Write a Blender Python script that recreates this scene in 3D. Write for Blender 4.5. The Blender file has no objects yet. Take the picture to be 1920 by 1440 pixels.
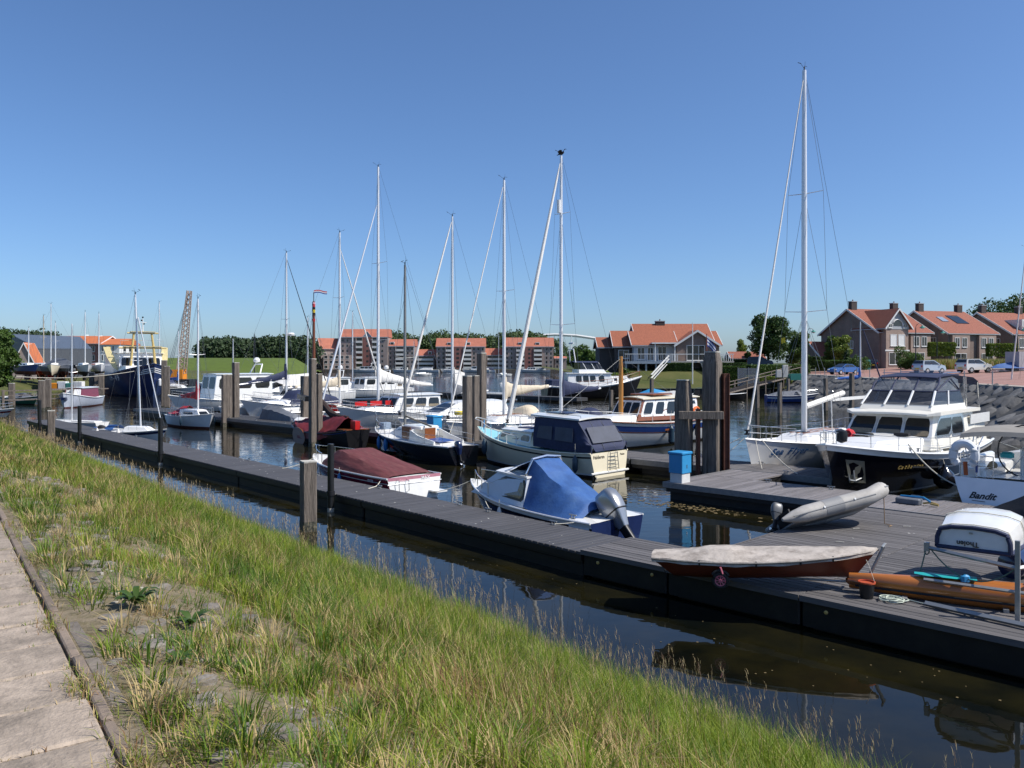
import bpy, math, random
import numpy as np
from mathutils import Vector, Matrix, noise
random.seed(7); rng = np.random.default_rng(11)
R = math.radians
scene = bpy.context.scene
COL = scene.collection
# ---------------------------------------------------------------- camera
F, H, HZ = 1530.0, 4.7, 681.0            # focal length in photo pixels, eye height over the water, horizon row
cd = bpy.data.cameras.new('camera'); cam = bpy.data.objects.new('camera', cd); COL.objects.link(cam)
cd.sensor_width = 36; cd.lens = 36*F/1920; cd.shift_y = -(720-HZ)/1920
cd.clip_start = 0.1; cd.clip_end = 9000
cam.location = (0, 0, H); cam.rotation_euler = (R(90), 0, 0)
scene.camera = cam
# ---------------------------------------------------------------- sky and sun
SUN_EL, SUN_AZ = 49, -14          # azimuth from +x, negative towards the camera
w = bpy.data.worlds.new('World'); scene.world = w; w.use_nodes = True
nt = w.node_tree; bg = nt.nodes['Background']
sky = nt.nodes.new('ShaderNodeTexSky'); sky.sky_type = 'NISHITA'; sky.sun_disc = False
sky.sun_elevation = R(SUN_EL); sky.sun_rotation = R(90-SUN_AZ); sky.altitude = 0
sky.air_density = 0.87; sky.dust_density = 0.9; sky.ozone_density = 9.5
nt.links.new(sky.outputs[0], bg.inputs[0]); bg.inputs[1].default_value = 0.131
sd = bpy.data.lights.new('sun', 'SUN'); sd.energy = 5.0; sd.angle = R(0.53); sd.color = (1.0, 0.95, 0.87)
so = bpy.data.objects.new('sun', sd); COL.objects.link(so)
so.rotation_euler = Vector((math.cos(R(SUN_EL))*math.cos(R(SUN_AZ)), math.cos(R(SUN_EL))*math.sin(R(SUN_AZ)), math.sin(R(SUN_EL)))).to_track_quat('Z', 'Y').to_euler()
scene.view_settings.view_transform = 'Standard'; scene.view_settings.look = 'None'
scene.view_settings.exposure = 0.18; scene.view_settings.gamma = 1.0
scene.cycles.max_bounces = 8; scene.cycles.transparent_max_bounces = 24
scene.cycles.caustics_reflective = False; scene.cycles.caustics_refractive = False
# ---------------------------------------------------------------- frames
TH = R(44.5)
AX = Vector((math.cos(TH), -math.sin(TH), 0)); BX = Vector((math.sin(TH), math.cos(TH), 0))
def ab(a, b, z=0): return AX*a + BX*b + Vector((0, 0, z))
def P(u, v, Y): return Vector(((u-960)/F*Y, Y, H+(HZ-v)/F*Y))     # far things: point seen at u, v standing Y metres away
def W(u, v, z):
    Y = F*(H-z)/(v-HZ); return Vector(((u-960)/F*Y, Y, z))
def ang(d): return math.atan2(d[1], d[0])
# ---------------------------------------------------------------- materials
MATS = {}
def mat(name, col, rough=.5, metal=0., var=.12, scale=3., bump=0., bscale=40., rnd=0., spec=.5, stretch=(1,1,1), dirt=None, dscale=2., damt=.5, coat=0., trans=0.):
    if name in MATS: return MATS[name]
    m = bpy.data.materials.new(name); m.use_nodes = True; MATS[name] = m
    n = m.node_tree.nodes; l = m.node_tree.links; p = n['Principled BSDF']
    p.inputs['Roughness'].default_value = rough; p.inputs['Metallic'].default_value = metal
    p.inputs['Specular IOR Level'].default_value = spec
    if coat: p.inputs['Coat Weight'].default_value = coat; p.inputs['Coat Roughness'].default_value = .05
    if trans: p.inputs['Subsurface Weight'].default_value = 0
    tc = n.new('ShaderNodeTexCoord'); mp = n.new('ShaderNodeMapping'); mp.inputs['Scale'].default_value = stretch
    l.new(tc.outputs['Object'], mp.inputs[0])
    oi = n.new('ShaderNodeObjectInfo')
    add = n.new('ShaderNodeVectorMath'); add.operation = 'ADD'
    sc = n.new('ShaderNodeVectorMath'); sc.operation = 'SCALE'; sc.inputs[3].default_value = 37.0
    cmb = n.new('ShaderNodeCombineXYZ')
    for i in range(3): l.new(oi.outputs['Random'], cmb.inputs[i])
    l.new(cmb.outputs[0], sc.inputs[0]); l.new(mp.outputs[0], add.inputs[0]); l.new(sc.outputs[0], add.inputs[1])
    nz = n.new('ShaderNodeTexNoise'); nz.inputs['Scale'].default_value = scale; nz.inputs['Detail'].default_value = 5; nz.inputs['Roughness'].default_value = .6
    l.new(add.outputs[0], nz.inputs['Vector'])
    mr = n.new('ShaderNodeMapRange'); mr.inputs[1].default_value = .25; mr.inputs[2].default_value = .75
    mr.inputs[3].default_value = 1-var; mr.inputs[4].default_value = 1+var
    l.new(nz.outputs['Fac'], mr.inputs[0]); val = mr.outputs[0]
    if rnd:
        m2 = n.new('ShaderNodeMapRange'); m2.inputs[3].default_value = 1-rnd; m2.inputs[4].default_value = 1+rnd
        l.new(oi.outputs['Random'], m2.inputs[0])
        mu = n.new('ShaderNodeMath'); mu.operation = 'MULTIPLY'; l.new(val, mu.inputs[0]); l.new(m2.outputs[0], mu.inputs[1]); val = mu.outputs[0]
    base = n.new('ShaderNodeRGB'); base.outputs[0].default_value = (*col, 1); cin = base.outputs[0]
    if dirt:
        nd = n.new('ShaderNodeTexNoise'); nd.inputs['Scale'].default_value = dscale; nd.inputs['Detail'].default_value = 6; nd.inputs['Roughness'].default_value = .7
        l.new(add.outputs[0], nd.inputs['Vector'])
        rr = n.new('ShaderNodeMapRange'); rr.inputs[1].default_value = .45; rr.inputs[2].default_value = .68; rr.inputs[4].default_value = damt
        l.new(nd.outputs['Fac'], rr.inputs[0])
        mx = n.new('ShaderNodeMix'); mx.data_type = 'RGBA'; l.new(rr.outputs[0], mx.inputs[0]); l.new(cin, mx.inputs[6]); mx.inputs[7].default_value = (*dirt, 1); cin = mx.outputs[2]
    vm = n.new('ShaderNodeVectorMath'); vm.operation = 'SCALE'; l.new(cin, vm.inputs[0]); l.new(val, vm.inputs[3])
    l.new(vm.outputs[0], p.inputs['Base Color'])
    if bump:
        nb = n.new('ShaderNodeTexNoise'); nb.inputs['Scale'].default_value = bscale; nb.inputs['Detail'].default_value = 4
        l.new(add.outputs[0], nb.inputs['Vector'])
        b = n.new('ShaderNodeBump'); b.inputs['Strength'].default_value = 1; b.inputs['Distance'].default_value = bump
        l.new(nb.outputs['Fac'], b.inputs['Height']); l.new(b.outputs[0], p.inputs['Normal'])
    return m
def wavemat(name, col, col2, rough, wscale, axis='Z', bumpd=.01, var=.15, thresh=.5, kind='BANDS', second=None):
    """ribbed surfaces: tiles, courses, seams"""
    m = mat(name, col, rough, var=var); n = m.node_tree.nodes; l = m.node_tree.links; p = n['Principled BSDF']
    tc = [x for x in n if x.type == 'TEX_COORD'][0]
    wv = n.new('ShaderNodeTexWave'); wv.wave_type = 'BANDS'; wv.bands_direction = axis; wv.inputs['Scale'].default_value = wscale
    l.new(tc.outputs['Object'], wv.inputs['Vector']); h = wv.outputs['Fac']
    if second:
        w2 = n.new('ShaderNodeTexWave'); w2.bands_direction = second[0]; w2.inputs['Scale'].default_value = second[1]
        l.new(tc.outputs['Object'], w2.inputs['Vector'])
        mn = n.new('ShaderNodeMath'); mn.operation = 'MINIMUM'; l.new(h, mn.inputs[0]); l.new(w2.outputs['Fac'], mn.inputs[1]); h = mn.outputs[0]
    mr = n.new('ShaderNodeMapRange'); mr.inputs[1].default_value = thresh-.2; mr.inputs[2].default_value = thresh; l.new(h, mr.inputs[0])
    old = p.inputs['Base Color'].links[0].from_socket
    mx = n.new('ShaderNodeMix'); mx.data_type = 'RGBA'; l.new(mr.outputs[0], mx.inputs[0]); mx.inputs[6].default_value = (*col2, 1); l.new(old, mx.inputs[7])
    l.new(mx.outputs[2], p.inputs['Base Color'])
    b = n.new('ShaderNodeBump'); b.inputs['Distance'].default_value = bumpd; l.new(h, b.inputs['Height']); l.new(b.outputs[0], p.inputs['Normal'])
    return m
def brickmat(name, c1, c2, mortar, scale=1., rough=.85):
    m = bpy.data.materials.new(name); m.use_nodes = True; MATS[name] = m
    n = m.node_tree.nodes; l = m.node_tree.links; p = n['Principled BSDF']; p.inputs['Roughness'].default_value = rough
    tc = n.new('ShaderNodeTexCoord'); sx = n.new('ShaderNodeSeparateXYZ'); l.new(tc.outputs['Object'], sx.inputs[0])
    ad = n.new('ShaderNodeMath'); l.new(sx.outputs[0], ad.inputs[0]); l.new(sx.outputs[1], ad.inputs[1])
    cb = n.new('ShaderNodeCombineXYZ'); l.new(ad.outputs[0], cb.inputs[0]); l.new(sx.outputs[2], cb.inputs[1])
    br = n.new('ShaderNodeTexBrick'); br.inputs['Color1'].default_value = (*c1, 1); br.inputs['Color2'].default_value = (*c2, 1); br.inputs['Mortar'].default_value = (*mortar, 1)
    br.inputs['Scale'].default_value = scale; br.inputs['Brick Width'].default_value = .22; br.inputs['Row Height'].default_value = .07; br.inputs['Mortar Size'].default_value = .008
    l.new(cb.outputs[0], br.inputs['Vector'])
    nz = n.new('ShaderNodeTexNoise'); nz.inputs['Scale'].default_value = .6; nz.inputs['Detail'].default_value = 6; l.new(tc.outputs['Object'], nz.inputs['Vector'])
    mr = n.new('ShaderNodeMapRange'); mr.inputs[1].default_value = .3; mr.inputs[2].default_value = .7; mr.inputs[3].default_value = .82; mr.inputs[4].default_value = 1.15; l.new(nz.outputs['Fac'], mr.inputs[0])
    vm = n.new('ShaderNodeVectorMath'); vm.operation = 'SCALE'; l.new(br.outputs['Color'], vm.inputs[0]); l.new(mr.outputs[0], vm.inputs[3]); l.new(vm.outputs[0], p.inputs['Base Color'])
    b = n.new('ShaderNodeBump'); b.inputs['Distance'].default_value = .005; l.new(br.outputs['Fac'], b.inputs['Height']); b.invert = True; l.new(b.outputs[0], p.inputs['Normal'])
    return m
def vinyl(name, col, clear):
    m = bpy.data.materials.new(name); m.use_nodes = True; MATS[name] = m
    n = m.node_tree.nodes; l = m.node_tree.links; p = n['Principled BSDF']; o = n['Material Output']
    p.inputs['Base Color'].default_value = (*col, 1); p.inputs['Roughness'].default_value = .12
    t = n.new('ShaderNodeBsdfTransparent'); t.inputs[0].default_value = (.86, .88, .92, 1); mx = n.new('ShaderNodeMixShader')
    fr = n.new('ShaderNodeTexNoise'); fr.inputs['Scale'].default_value = 3
    mr = n.new('ShaderNodeMapRange'); mr.inputs[3].default_value = clear-.12; mr.inputs[4].default_value = clear+.12; l.new(fr.outputs['Fac'], mr.inputs[0])
    l.new(mr.outputs[0], mx.inputs[0]); l.new(p.outputs[0], mx.inputs[1]); l.new(t.outputs[0], mx.inputs[2]); l.new(mx.outputs[0], o.inputs['Surface'])
    return m
M = dict(
 white=mat('gelcoat_white', (.78, .78, .76), .22, var=.05, scale=1.5, dirt=(.55, .53, .47), dscale=1.2, damt=.25, coat=.3),
 cream=mat('gelcoat_cream', (.80, .73, .55), .3, var=.06, scale=1.5, dirt=(.6, .52, .38), dscale=1.5, damt=.3),
 deckw=mat('deck_white', (.72, .71, .68), .55, var=.08, scale=4, dirt=(.45, .43, .38), dscale=3, damt=.35),
 greyhull=mat('hull_grey_white', (.76, .76, .75), .25, var=.05, coat=.3),
 navy=mat('hull_navy', (.012, .022, .075), .18, var=.15, coat=.5),
 trawl=mat('hull_trawler_blue', (.010, .022, .085), .32, var=.25, scale=1.2, dirt=(.03, .03, .04), dscale=.8, damt=.4),
 black=mat('hull_black', (.006, .006, .009), .12, var=.1, coat=.6),
 blackp=mat('black_plastic', (.010, .010, .012), .45, var=.2),
 tar=mat('hull_tarred_black', (.010, .010, .012), .35, var=.3),
 maroon=mat('hull_maroon', (.17, .012, .032), .25, var=.1, coat=.4),
 redbot=mat('antifoul_red', (.10, .022, .016), .7, var=.3, scale=4),
 dkbot=mat('antifoul_dark', (.015, .012, .014), .6, var=.3),
 blue=mat('paint_blue', (.02, .06, .24), .3, var=.1),
 lblue=mat('paint_light_blue', (.25, .55, .65), .5, var=.1),
 boxblue=mat('service_box_blue', (.035, .26, .52), .4, var=.08),
 fender=mat('fender_blue', (.015, .16, .42), .35, var=.1),
 fendn=mat('fender_dark', (.02, .045, .07), .35, var=.1),
 alu=mat('mast_aluminium', (.78, .78, .78), .38, metal=.35, var=.06, scale=2, stretch=(1,1,.2)),
 steel=mat('stainless', (.72, .73, .74), .2, metal=.9, var=.05),
 wire=mat('rigging_wire', (.16, .17, .18), .45, metal=.5),
 glass=mat('window_dark', (.010, .012, .014), .06, var=.2, spec=.6),
 curt=mat('window_curtain', (.24, .19, .12), .12, var=.45, scale=7, stretch=(4, 4, .3), spec=.6),
 wood=mat('varnished_wood', (.20, .062, .018), .28, var=.3, scale=4, stretch=(.3, 4, 4), coat=.4),
 ochre=mat('mast_varnish', (.42, .19, .045), .32, var=.2, scale=5, stretch=(4, 4, .3)),
 mastbr=mat('mast_dark_varnish', (.16, .05, .022), .35, var=.2, scale=5, stretch=(4, 4, .3)),
 navyc=mat('canvas_navy', (.020, .028, .072), .75, var=.25, scale=5, bump=.004, bscale=25),
 bluec=mat('canvas_blue', (.022, .085, .26), .7, var=.22, scale=3, bump=.006, bscale=14, dirt=(.06, .14, .30), dscale=2.5, damt=.5),
 bluer=mat('canvas_royal_blue', (.03, .13, .45), .7, var=.2, scale=3),
 maroonc=mat('canvas_maroon', (.115, .026, .028), .8, var=.35, scale=5, stretch=(.4, 2.5, 1), bump=.006, bscale=16, dirt=(.17, .07, .06), dscale=3, damt=.5),
 maroont=mat('tarp_maroon', (.15, .018, .024), .6, var=.3, scale=3, bump=.02, bscale=4),
 redc=mat('canvas_red', (.36, .02, .03), .7, var=.2),
 redp=mat('paint_red', (.48, .016, .016), .35, var=.1),
 beigec=mat('canvas_beige', (.58, .50, .38), .8, var=.15, scale=4, bump=.006, bscale=14),
 whitec=mat('canvas_white', (.72, .70, .66), .75, var=.1, scale=4, bump=.006, bscale=14),
 greyc=mat('canvas_grey', (.13, .14, .16), .7, var=.25, scale=3, bump=.01, bscale=8),
 blackc=mat('canvas_black', (.012, .012, .014), .7, var=.25, scale=3, bump=.01, bscale=8),
 taupec=mat('canvas_taupe', (.26, .24, .21), .8, var=.12),
 vinyl=vinyl('clear_vinyl', (.25, .27, .30), .62), vinyld=vinyl('smoked_vinyl', (.03, .032, .04), .35),
 rope=mat('rope_white', (.62, .58, .48), .9, var=.2, scale=30), ropeg=mat('rope_green', (.10, .16, .13), .9, var=.3, scale=30),
 cowl=mat('outboard_silver', (.36, .37, .38), .28, metal=.6, var=.06, coat=.4),
 rubber=mat('rubber', (.012, .012, .012), .75, var=.2),
 dinghy=mat('dinghy_fabric', (.40, .38, .35), .62, var=.14, scale=3, dirt=(.27, .25, .22), dscale=4, damt=.6),
 dinghyd=mat('dinghy_panel_dark', (.24, .24, .24), .62, var=.1),
 gold=mat('lettering_gold', (.55, .38, .12), .4), ink=mat('lettering_black', (.008, .008, .010), .5), inkb=mat('lettering_blue', (.012, .085, .24), .5), inkw=mat('lettering_white', (.72, .70, .70), .5), inkp=mat('lettering_pink', (.75, .42, .48), .5),
 pile=mat('weathered_timber', (.175, .145, .12), .9, var=.45, scale=5, stretch=(6, 6, .35), bump=.03, bscale=9, dirt=(.045, .038, .032), dscale=2.2, damt=.85),
 pilecap=mat('bleached_timber', (.45, .43, .38), .9, var=.25, scale=9, bump=.01, bscale=20),
 rust=mat('rusty_steel', (.10, .035, .02), .85, var=.5, scale=6, bump=.01, bscale=20),
 pstl=mat('black_coated_steel', (.012, .013, .014), .4, var=.3, scale=5),
 deckp=mat('decking_plank', (.105, .098, .098), .75, var=.22, scale=7, rnd=.22, bump=.004, bscale=30, stretch=(.25, 3, 3), dirt=(.10, .095, .09), dscale=1.6, damt=.35),
 deckn=mat('narrow_decking_plank', (.062, .061, .066), .7, var=.2, scale=7, rnd=.16, bump=.004, bscale=30, stretch=(3, .25, 3)),
 deckb=mat('pale_decking_plank', (.17, .157, .16), .75, var=.22, scale=7, rnd=.2, bump=.004, bscale=30, stretch=(3, .25, 3), dirt=(.09,.085,.085), dscale=2, damt=.4),
 trim=mat('pontoon_trim', (.22, .22, .22), .55, metal=.3, var=.2, scale=8),
 float=mat('pontoon_float', (.009, .009, .0095), .55, var=.35, scale=4, dirt=(.022, .020, .014), dscale=2, damt=.5),
 orange=mat('varnish_orange', (.40, .135, .03), .28, var=.22, scale=5, stretch=(.3, 3, 3), coat=.4),
 teal=mat('teal_plastic', (.02, .36, .36), .45, var=.1),
 reddk=mat('dinghy_hull_rust_red', (.16, .034, .015), .42, var=.25, scale=3, dirt=(.08, .02, .012), dscale=3, damt=.5),
 oldcov=mat('weathered_cover', (.44, .39, .34), .9, var=.2, scale=5, bump=.01, bscale=12, dirt=(.16, .13, .105), dscale=3.2, damt=.75),
 yellow=mat('rigging_yellow', (.55, .41, .15), .5, var=.12, scale=2), yellowl=mat('panel_yellow', (.78, .66, .34), .5, var=.08),
 orangep=mat('paint_orange', (.75, .25, .01), .5, var=.1), green=mat('paint_green', (.02, .12, .07), .5, var=.2), tealbox=mat('paint_sea_green', (.03, .20, .16), .6, var=.1),
 galv=mat('galvanised', (.34, .35, .35), .45, metal=.5, var=.15, scale=6),
 flagr=mat('flag_red', (.5, .02, .03), .8), flagw=mat('flag_white', (.7, .7, .7), .8), flagb=mat('flag_blue', (.02, .05, .25), .8), flagy=mat('flag_yellow', (.65, .5, .03), .8),
)
# ---------------------------------------------------------------- mesh builder
class G:
    def __init__(s): s.v = []; s.f = []
    def add(s, vs, fs):
        o = len(s.v); s.v += [tuple(p) for p in vs]; s.f += [tuple(i+o for i in q) for q in fs]; return s
    def box(s, x0, x1, y0, y1, z0, z1):
        return s.add([(x0,y0,z0),(x1,y0,z0),(x1,y1,z0),(x0,y1,z0),(x0,y0,z1),(x1,y0,z1),(x1,y1,z1),(x0,y1,z1)],
                     [(0,3,2,1),(4,5,6,7),(0,1,5,4),(1,2,6,5),(2,3,7,6),(3,0,4,7)])
    def bbox(s, x0, x1, y0, y1, z0, z1, c=.02):
        """box with chamfered vertical and top edges"""
        def ring(z, i): 
            a0, a1, b0, b1 = x0+i, x1-i, y0+i, y1-i
            return [(a0+c,b0,z),(a1-c,b0,z),(a1,b0+c,z),(a1,b1-c,z),(a1-c,b1,z),(a0+c,b1,z),(a0,b1-c,z),(a0,b0+c,z)]
        return s.loft([ring(z0, 0), ring(z1-c, 0), ring(z1, c)])
    def loft(s, rings, closed=True, cap=True):
        n = len(rings[0]); o = len(s.v)
        for r in rings: s.v += [tuple(p) for p in r]
        m = n if closed else n-1
        for i in range(len(rings)-1):
            for j in range(m):
                k = (j+1) % n
                s.f.append((o+i*n+j, o+i*n+k, o+(i+1)*n+k, o+(i+1)*n+j))
        if cap and closed:
            s.f.append(tuple(o+j for j in reversed(range(n)))); e = o+(len(rings)-1)*n; s.f.append(tuple(e+j for j in range(n)))
        return s
    def bar(s, p, q, r, n=6, r2=None):
        return s.tube([p, q], r, n, r2)
    def tube(s, pts, r, n=6, r2=None, rs=None):
        pts = [Vector(p) for p in pts]; k = len(pts); rings = []
        for i, p in enumerate(pts):
            d = (pts[min(i+1, k-1)]-pts[max(i-1, 0)])
            if d.length < 1e-6: d = Vector((0,0,1))
            d.normalize()
            u = d.cross(Vector((0,0,1)) if abs(d.z) < .9 else Vector((1,0,0))).normalized(); w_ = d.cross(u)
            rr = rs[i] if rs else (r if r2 is None else r+(r2-r)*i/(k-1))
            rings.append([p+u*(rr*math.cos(2*math.pi*j/n))+w_*(rr*math.sin(2*math.pi*j/n)) for j in range(n)])
        return s.loft(rings)
    def lathe(s, prof, n=16, c=(0,0,0)):
        return s.loft([[(c[0]+r*math.cos(2*math.pi*j/n), c[1]+r*math.sin(2*math.pi*j/n), c[2]+z) for j in range(n)] for r, z in prof])
    def poly(s, pts, th):
        """a polygon (3-D points) given thickness along its normal"""
        pts = [Vector(p) for p in pts]
        nrm = Vector((0,0,0))
        for i in range(len(pts)):
            a, b = pts[i]-pts[0], pts[(i+1) % len(pts)]-pts[0]; nrm += a.cross(b)
        nrm.normalize(); d = nrm*th
        return s.loft([[p for p in pts], [p+d for p in pts]])
    def grid(s, rows):
        n = len(rows[0]); o = len(s.v)
        for r in rows: s.v += [tuple(p) for p in r]
        for i in range(len(rows)-1):
            for j in range(n-1): s.f.append((o+i*n+j, o+i*n+j+1, o+(i+1)*n+j+1, o+(i+1)*n+j))
        return s
    def xf(s, mtx): s.v = [tuple(mtx @ Vector(p)) for p in s.v]; return s
    def wob(s, amt, sc=1.0, seed=0):
        s.v = [tuple(Vector(p)+noise.noise_vector(Vector(p)*sc+Vector((seed,)*3))*amt) for p in s.v]; return s
    def mesh(s, name, m, smooth=35):
        me = bpy.data.meshes.new(name); me.from_pydata(s.v, [], s.f); me.materials.append(m)
        if smooth:
            me.polygons.foreach_set('use_smooth', [True]*len(me.polygons)); me.set_sharp_from_angle(angle=R(smooth))
        me.update(); return me
    def build(s, name, m, parent=None, smooth=35, label=None):
        if isinstance(m, str): m = M[m]
        o = bpy.data.objects.new(name, s.mesh(name, m, smooth)); COL.objects.link(o)
        if parent is not None: o.parent = parent
        if label: o['label'] = label
        return o
def obj(name, me, parent=None, loc=None, rz=0):
    o = bpy.data.objects.new(name, me); COL.objects.link(o); o.parent = parent
    if loc is not None: o.location = loc
    o.rotation_euler[2] = rz; return o
def thing(name, label, cat, loc=(0,0,0), rz=0, group=None):
    o = bpy.data.objects.new(name, None); COL.objects.link(o); o.location = loc; o.rotation_euler = (0,0,rz); o.empty_display_size = .2
    o['label'] = label; o['category'] = cat
    if group: o['group'] = group
    return o
def tag(o, label, cat, group=None, kind=None):
    if label: o['label'] = label
    if cat: o['category'] = cat
    if group: o['group'] = group
    if kind: o['kind'] = kind
    return o
def struct(o): o['kind'] = 'structure'; return o
def text(s, size, m, parent, mtx, name='lettering', shear=0., ext=.003):
    c = bpy.data.curves.new(name, 'FONT'); c.body = s; c.size = size; c.extrude = ext; c.shear = shear; c.offset = size*.022; c.align_x = 'CENTER'; c.align_y = 'CENTER'; c.resolution_u = 3
    tmp = bpy.data.objects.new('tmp', c); COL.objects.link(tmp); me = bpy.data.meshes.new_from_object(tmp.evaluated_get(bpy.context.evaluated_depsgraph_get()))
    bpy.data.objects.remove(tmp); me.materials.clear(); me.materials.append(M[m]); o = bpy.data.objects.new(name, me); COL.objects.link(o); o.parent = parent; o.matrix_local = mtx; return o
def frame(o, x, y):
    """matrix with origin o, text direction x and up direction y"""
    x = Vector(x).normalized(); y = Vector(y); y = (y-x*y.dot(x)).normalized(); z = x.cross(y)
    m = Matrix((x, y, z)).transposed().to_4x4(); m.translation = Vector(o); return m
def lerp(a, b, t): return a+(b-a)*t
def cat(p, q, sag, n=10):
    p, q = Vector(p), Vector(q); return [p.lerp(q, i/n)-Vector((0,0,sag*4*(i/n)*(1-i/n))) for i in range(n+1)]
# ================================================================ SETTING
def watermat():
    m = bpy.data.materials.new('harbour_water'); m.use_nodes = True
    n = m.node_tree.nodes; l = m.node_tree.links; p = n['Principled BSDF']
    p.inputs['IOR'].default_value = 1.33; p.inputs['Roughness'].default_value = .02
    geo = n.new('ShaderNodeNewGeometry'); sep = n.new('ShaderNodeSeparateXYZ'); l.new(geo.outputs['Position'], sep.inputs[0])
    nz = n.new('ShaderNodeTexNoise'); nz.inputs['Scale'].default_value = .5; nz.inputs['Detail'].default_value = 7; nz.inputs['Roughness'].default_value = .65
    l.new(geo.outputs['Position'], nz.inputs['Vector'])
    cr = n.new('ShaderNodeValToRGB'); cr.color_ramp.elements[0].position = .35; cr.color_ramp.elements[0].color = (.003, .004, .003, 1)
    cr.color_ramp.elements[1].position = .75; cr.color_ramp.elements[1].color = (.019, .016, .005, 1)
    l.new(nz.outputs['Fac'], cr.inputs[0]); l.new(cr.outputs[0], p.inputs['Base Color'])
    mp = n.new('ShaderNodeMapping'); mp.inputs['Rotation'].default_value = (0, 0, R(12)); mp.inputs['Scale'].default_value = (.55, 1.0, 1); l.new(geo.outputs['Position'], mp.inputs[0])
    n1 = n.new('ShaderNodeTexNoise'); n1.inputs['Scale'].default_value = 2.6; n1.inputs['Detail'].default_value = 2.5; l.new(mp.outputs[0], n1.inputs['Vector'])
    n2 = n.new('ShaderNodeTexNoise'); n2.inputs['Scale'].default_value = .45; n2.inputs['Detail'].default_value = 2; l.new(mp.outputs[0], n2.inputs['Vector'])
    # the water between bank and pontoon lies sheltered and still; wind ripples grow towards the open harbour
    mr = n.new('ShaderNodeMapRange'); mr.inputs[1].default_value = 15; mr.inputs[2].default_value = 150; mr.inputs[3].default_value = .0035; mr.inputs[4].default_value = .055; l.new(sep.outputs[1], mr.inputs[0])
    patch = n.new('ShaderNodeMapRange'); patch.inputs[1].default_value = .4; patch.inputs[2].default_value = .65; patch.inputs[3].default_value = .35; patch.inputs[4].default_value = 1.3; l.new(n2.outputs['Fac'], patch.inputs[0])
    mu = n.new('ShaderNodeMath'); mu.operation = 'MULTIPLY'; l.new(mr.outputs[0], mu.inputs[0]); l.new(patch.outputs[0], mu.inputs[1])
    b = n.new('ShaderNodeBump'); b.inputs['Strength'].default_value = 1.0; l.new(mu.outputs[0], b.inputs['Distance']); l.new(n1.outputs['Fac'], b.inputs['Height']); l.new(b.outputs[0], p.inputs['Normal'])
    return m
WATER = watermat()
struct(G().add([(-2500,-60,0),(2500,-60,0),(2500,4000,0),(-2500,4000,0)], [(0,1,2,3)]).build('water', WATER, smooth=0))
def groundmat(name, c1, c2, c3, s1=.6, s2=6, bump=.03):
    m = bpy.data.materials.new(name); m.use_nodes = True; MATS[name] = m
    n = m.node_tree.nodes; l = m.node_tree.links; p = n['Principled BSDF']; p.inputs['Roughness'].default_value = .95; p.inputs['Specular IOR Level'].default_value = .2
    geo = n.new('ShaderNodeNewGeometry')
    a = n.new('ShaderNodeTexNoise'); a.inputs['Scale'].default_value = s1; a.inputs['Detail'].default_value = 6; l.new(geo.outputs['Position'], a.inputs['Vector'])
    b = n.new('ShaderNodeTexNoise'); b.inputs['Scale'].default_value = s2; b.inputs['Detail'].default_value = 8; b.inputs['Roughness'].default_value = .7; l.new(geo.outputs['Position'], b.inputs['Vector'])
    cr = n.new('ShaderNodeValToRGB'); e = cr.color_ramp.elements; e[0].position = .38; e[0].color = (*c1, 1); e[1].position = .62; e[1].color = (*c2, 1); l.new(a.outputs['Fac'], cr.inputs[0])
    mr = n.new('ShaderNodeMapRange'); mr.inputs[1].default_value = .42; mr.inputs[2].default_value = .66; l.new(b.outputs['Fac'], mr.inputs[0])
    mx = n.new('ShaderNodeMix'); mx.data_type = 'RGBA'; l.new(mr.outputs[0], mx.inputs[0]); l.new(cr.outputs[0], mx.inputs[6]); mx.inputs[7].default_value = (*c3, 1); l.new(mx.outputs[2], p.inputs['Base Color'])
    bp = n.new('ShaderNodeBump'); bp.inputs['Distance'].default_value = bump; l.new(b.outputs['Fac'], bp.inputs['Height']); l.new(bp.outputs[0], p.inputs['Normal'])
    return m
M['soil'] = groundmat('bank_soil', (.20, .16, .105), (.27, .22, .16), (.12, .105, .05), .7, 7)
M['lawn'] = groundmat('lawn', (.060, .072, .020), (.105, .100, .035), (.070, .085, .024), .25, 3, .05)
M['dikegrass'] = groundmat('dike_grass', (.085, .125, .025), (.10, .14, .032), (.075, .105, .025), .04, .5, .1)
M['land'] = groundmat('far_land', (.06, .085, .03), (.09, .09, .04), (.05, .07, .025), .02, .3, .1)
M['paving'] = brickmat('red_clinker_road', (.36, .19, .15), (.30, .15, .12), (.26, .17, .14), 1.)
M['basalt'] = mat('basalt_stone', (.115, .112, .108), .85, var=.4, scale=2, rnd=.3, bump=.03, bscale=6, dirt=(.10, .10, .10), dscale=2, damt=.5)
M['slab'] = mat('paving_slab', (.335, .272, .213), .9, var=.30, scale=9, rnd=.10, bump=.010, bscale=45, dirt=(.165, .135, .105), dscale=2.6, damt=.8)
M['kerb'] = mat('kerb_concrete', (.215, .165, .125), .9, var=.2, scale=7, rnd=.12, bump=.006, bscale=50, dirt=(.11, .09, .07), dscale=4, damt=.6)
M['kerbg'] = mat('kerb_grey', (.185, .158, .130), .9, var=.3, scale=9, rnd=.22, bump=.008, bscale=40, dirt=(.10, .085, .07), dscale=4, damt=.6)
M['stone'] = mat('revetment_stone', (.165, .145, .122), .9, var=.35, scale=7, rnd=.2, bump=.015, bscale=25, dirt=(.30, .27, .22), dscale=9, damt=.5)
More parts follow.
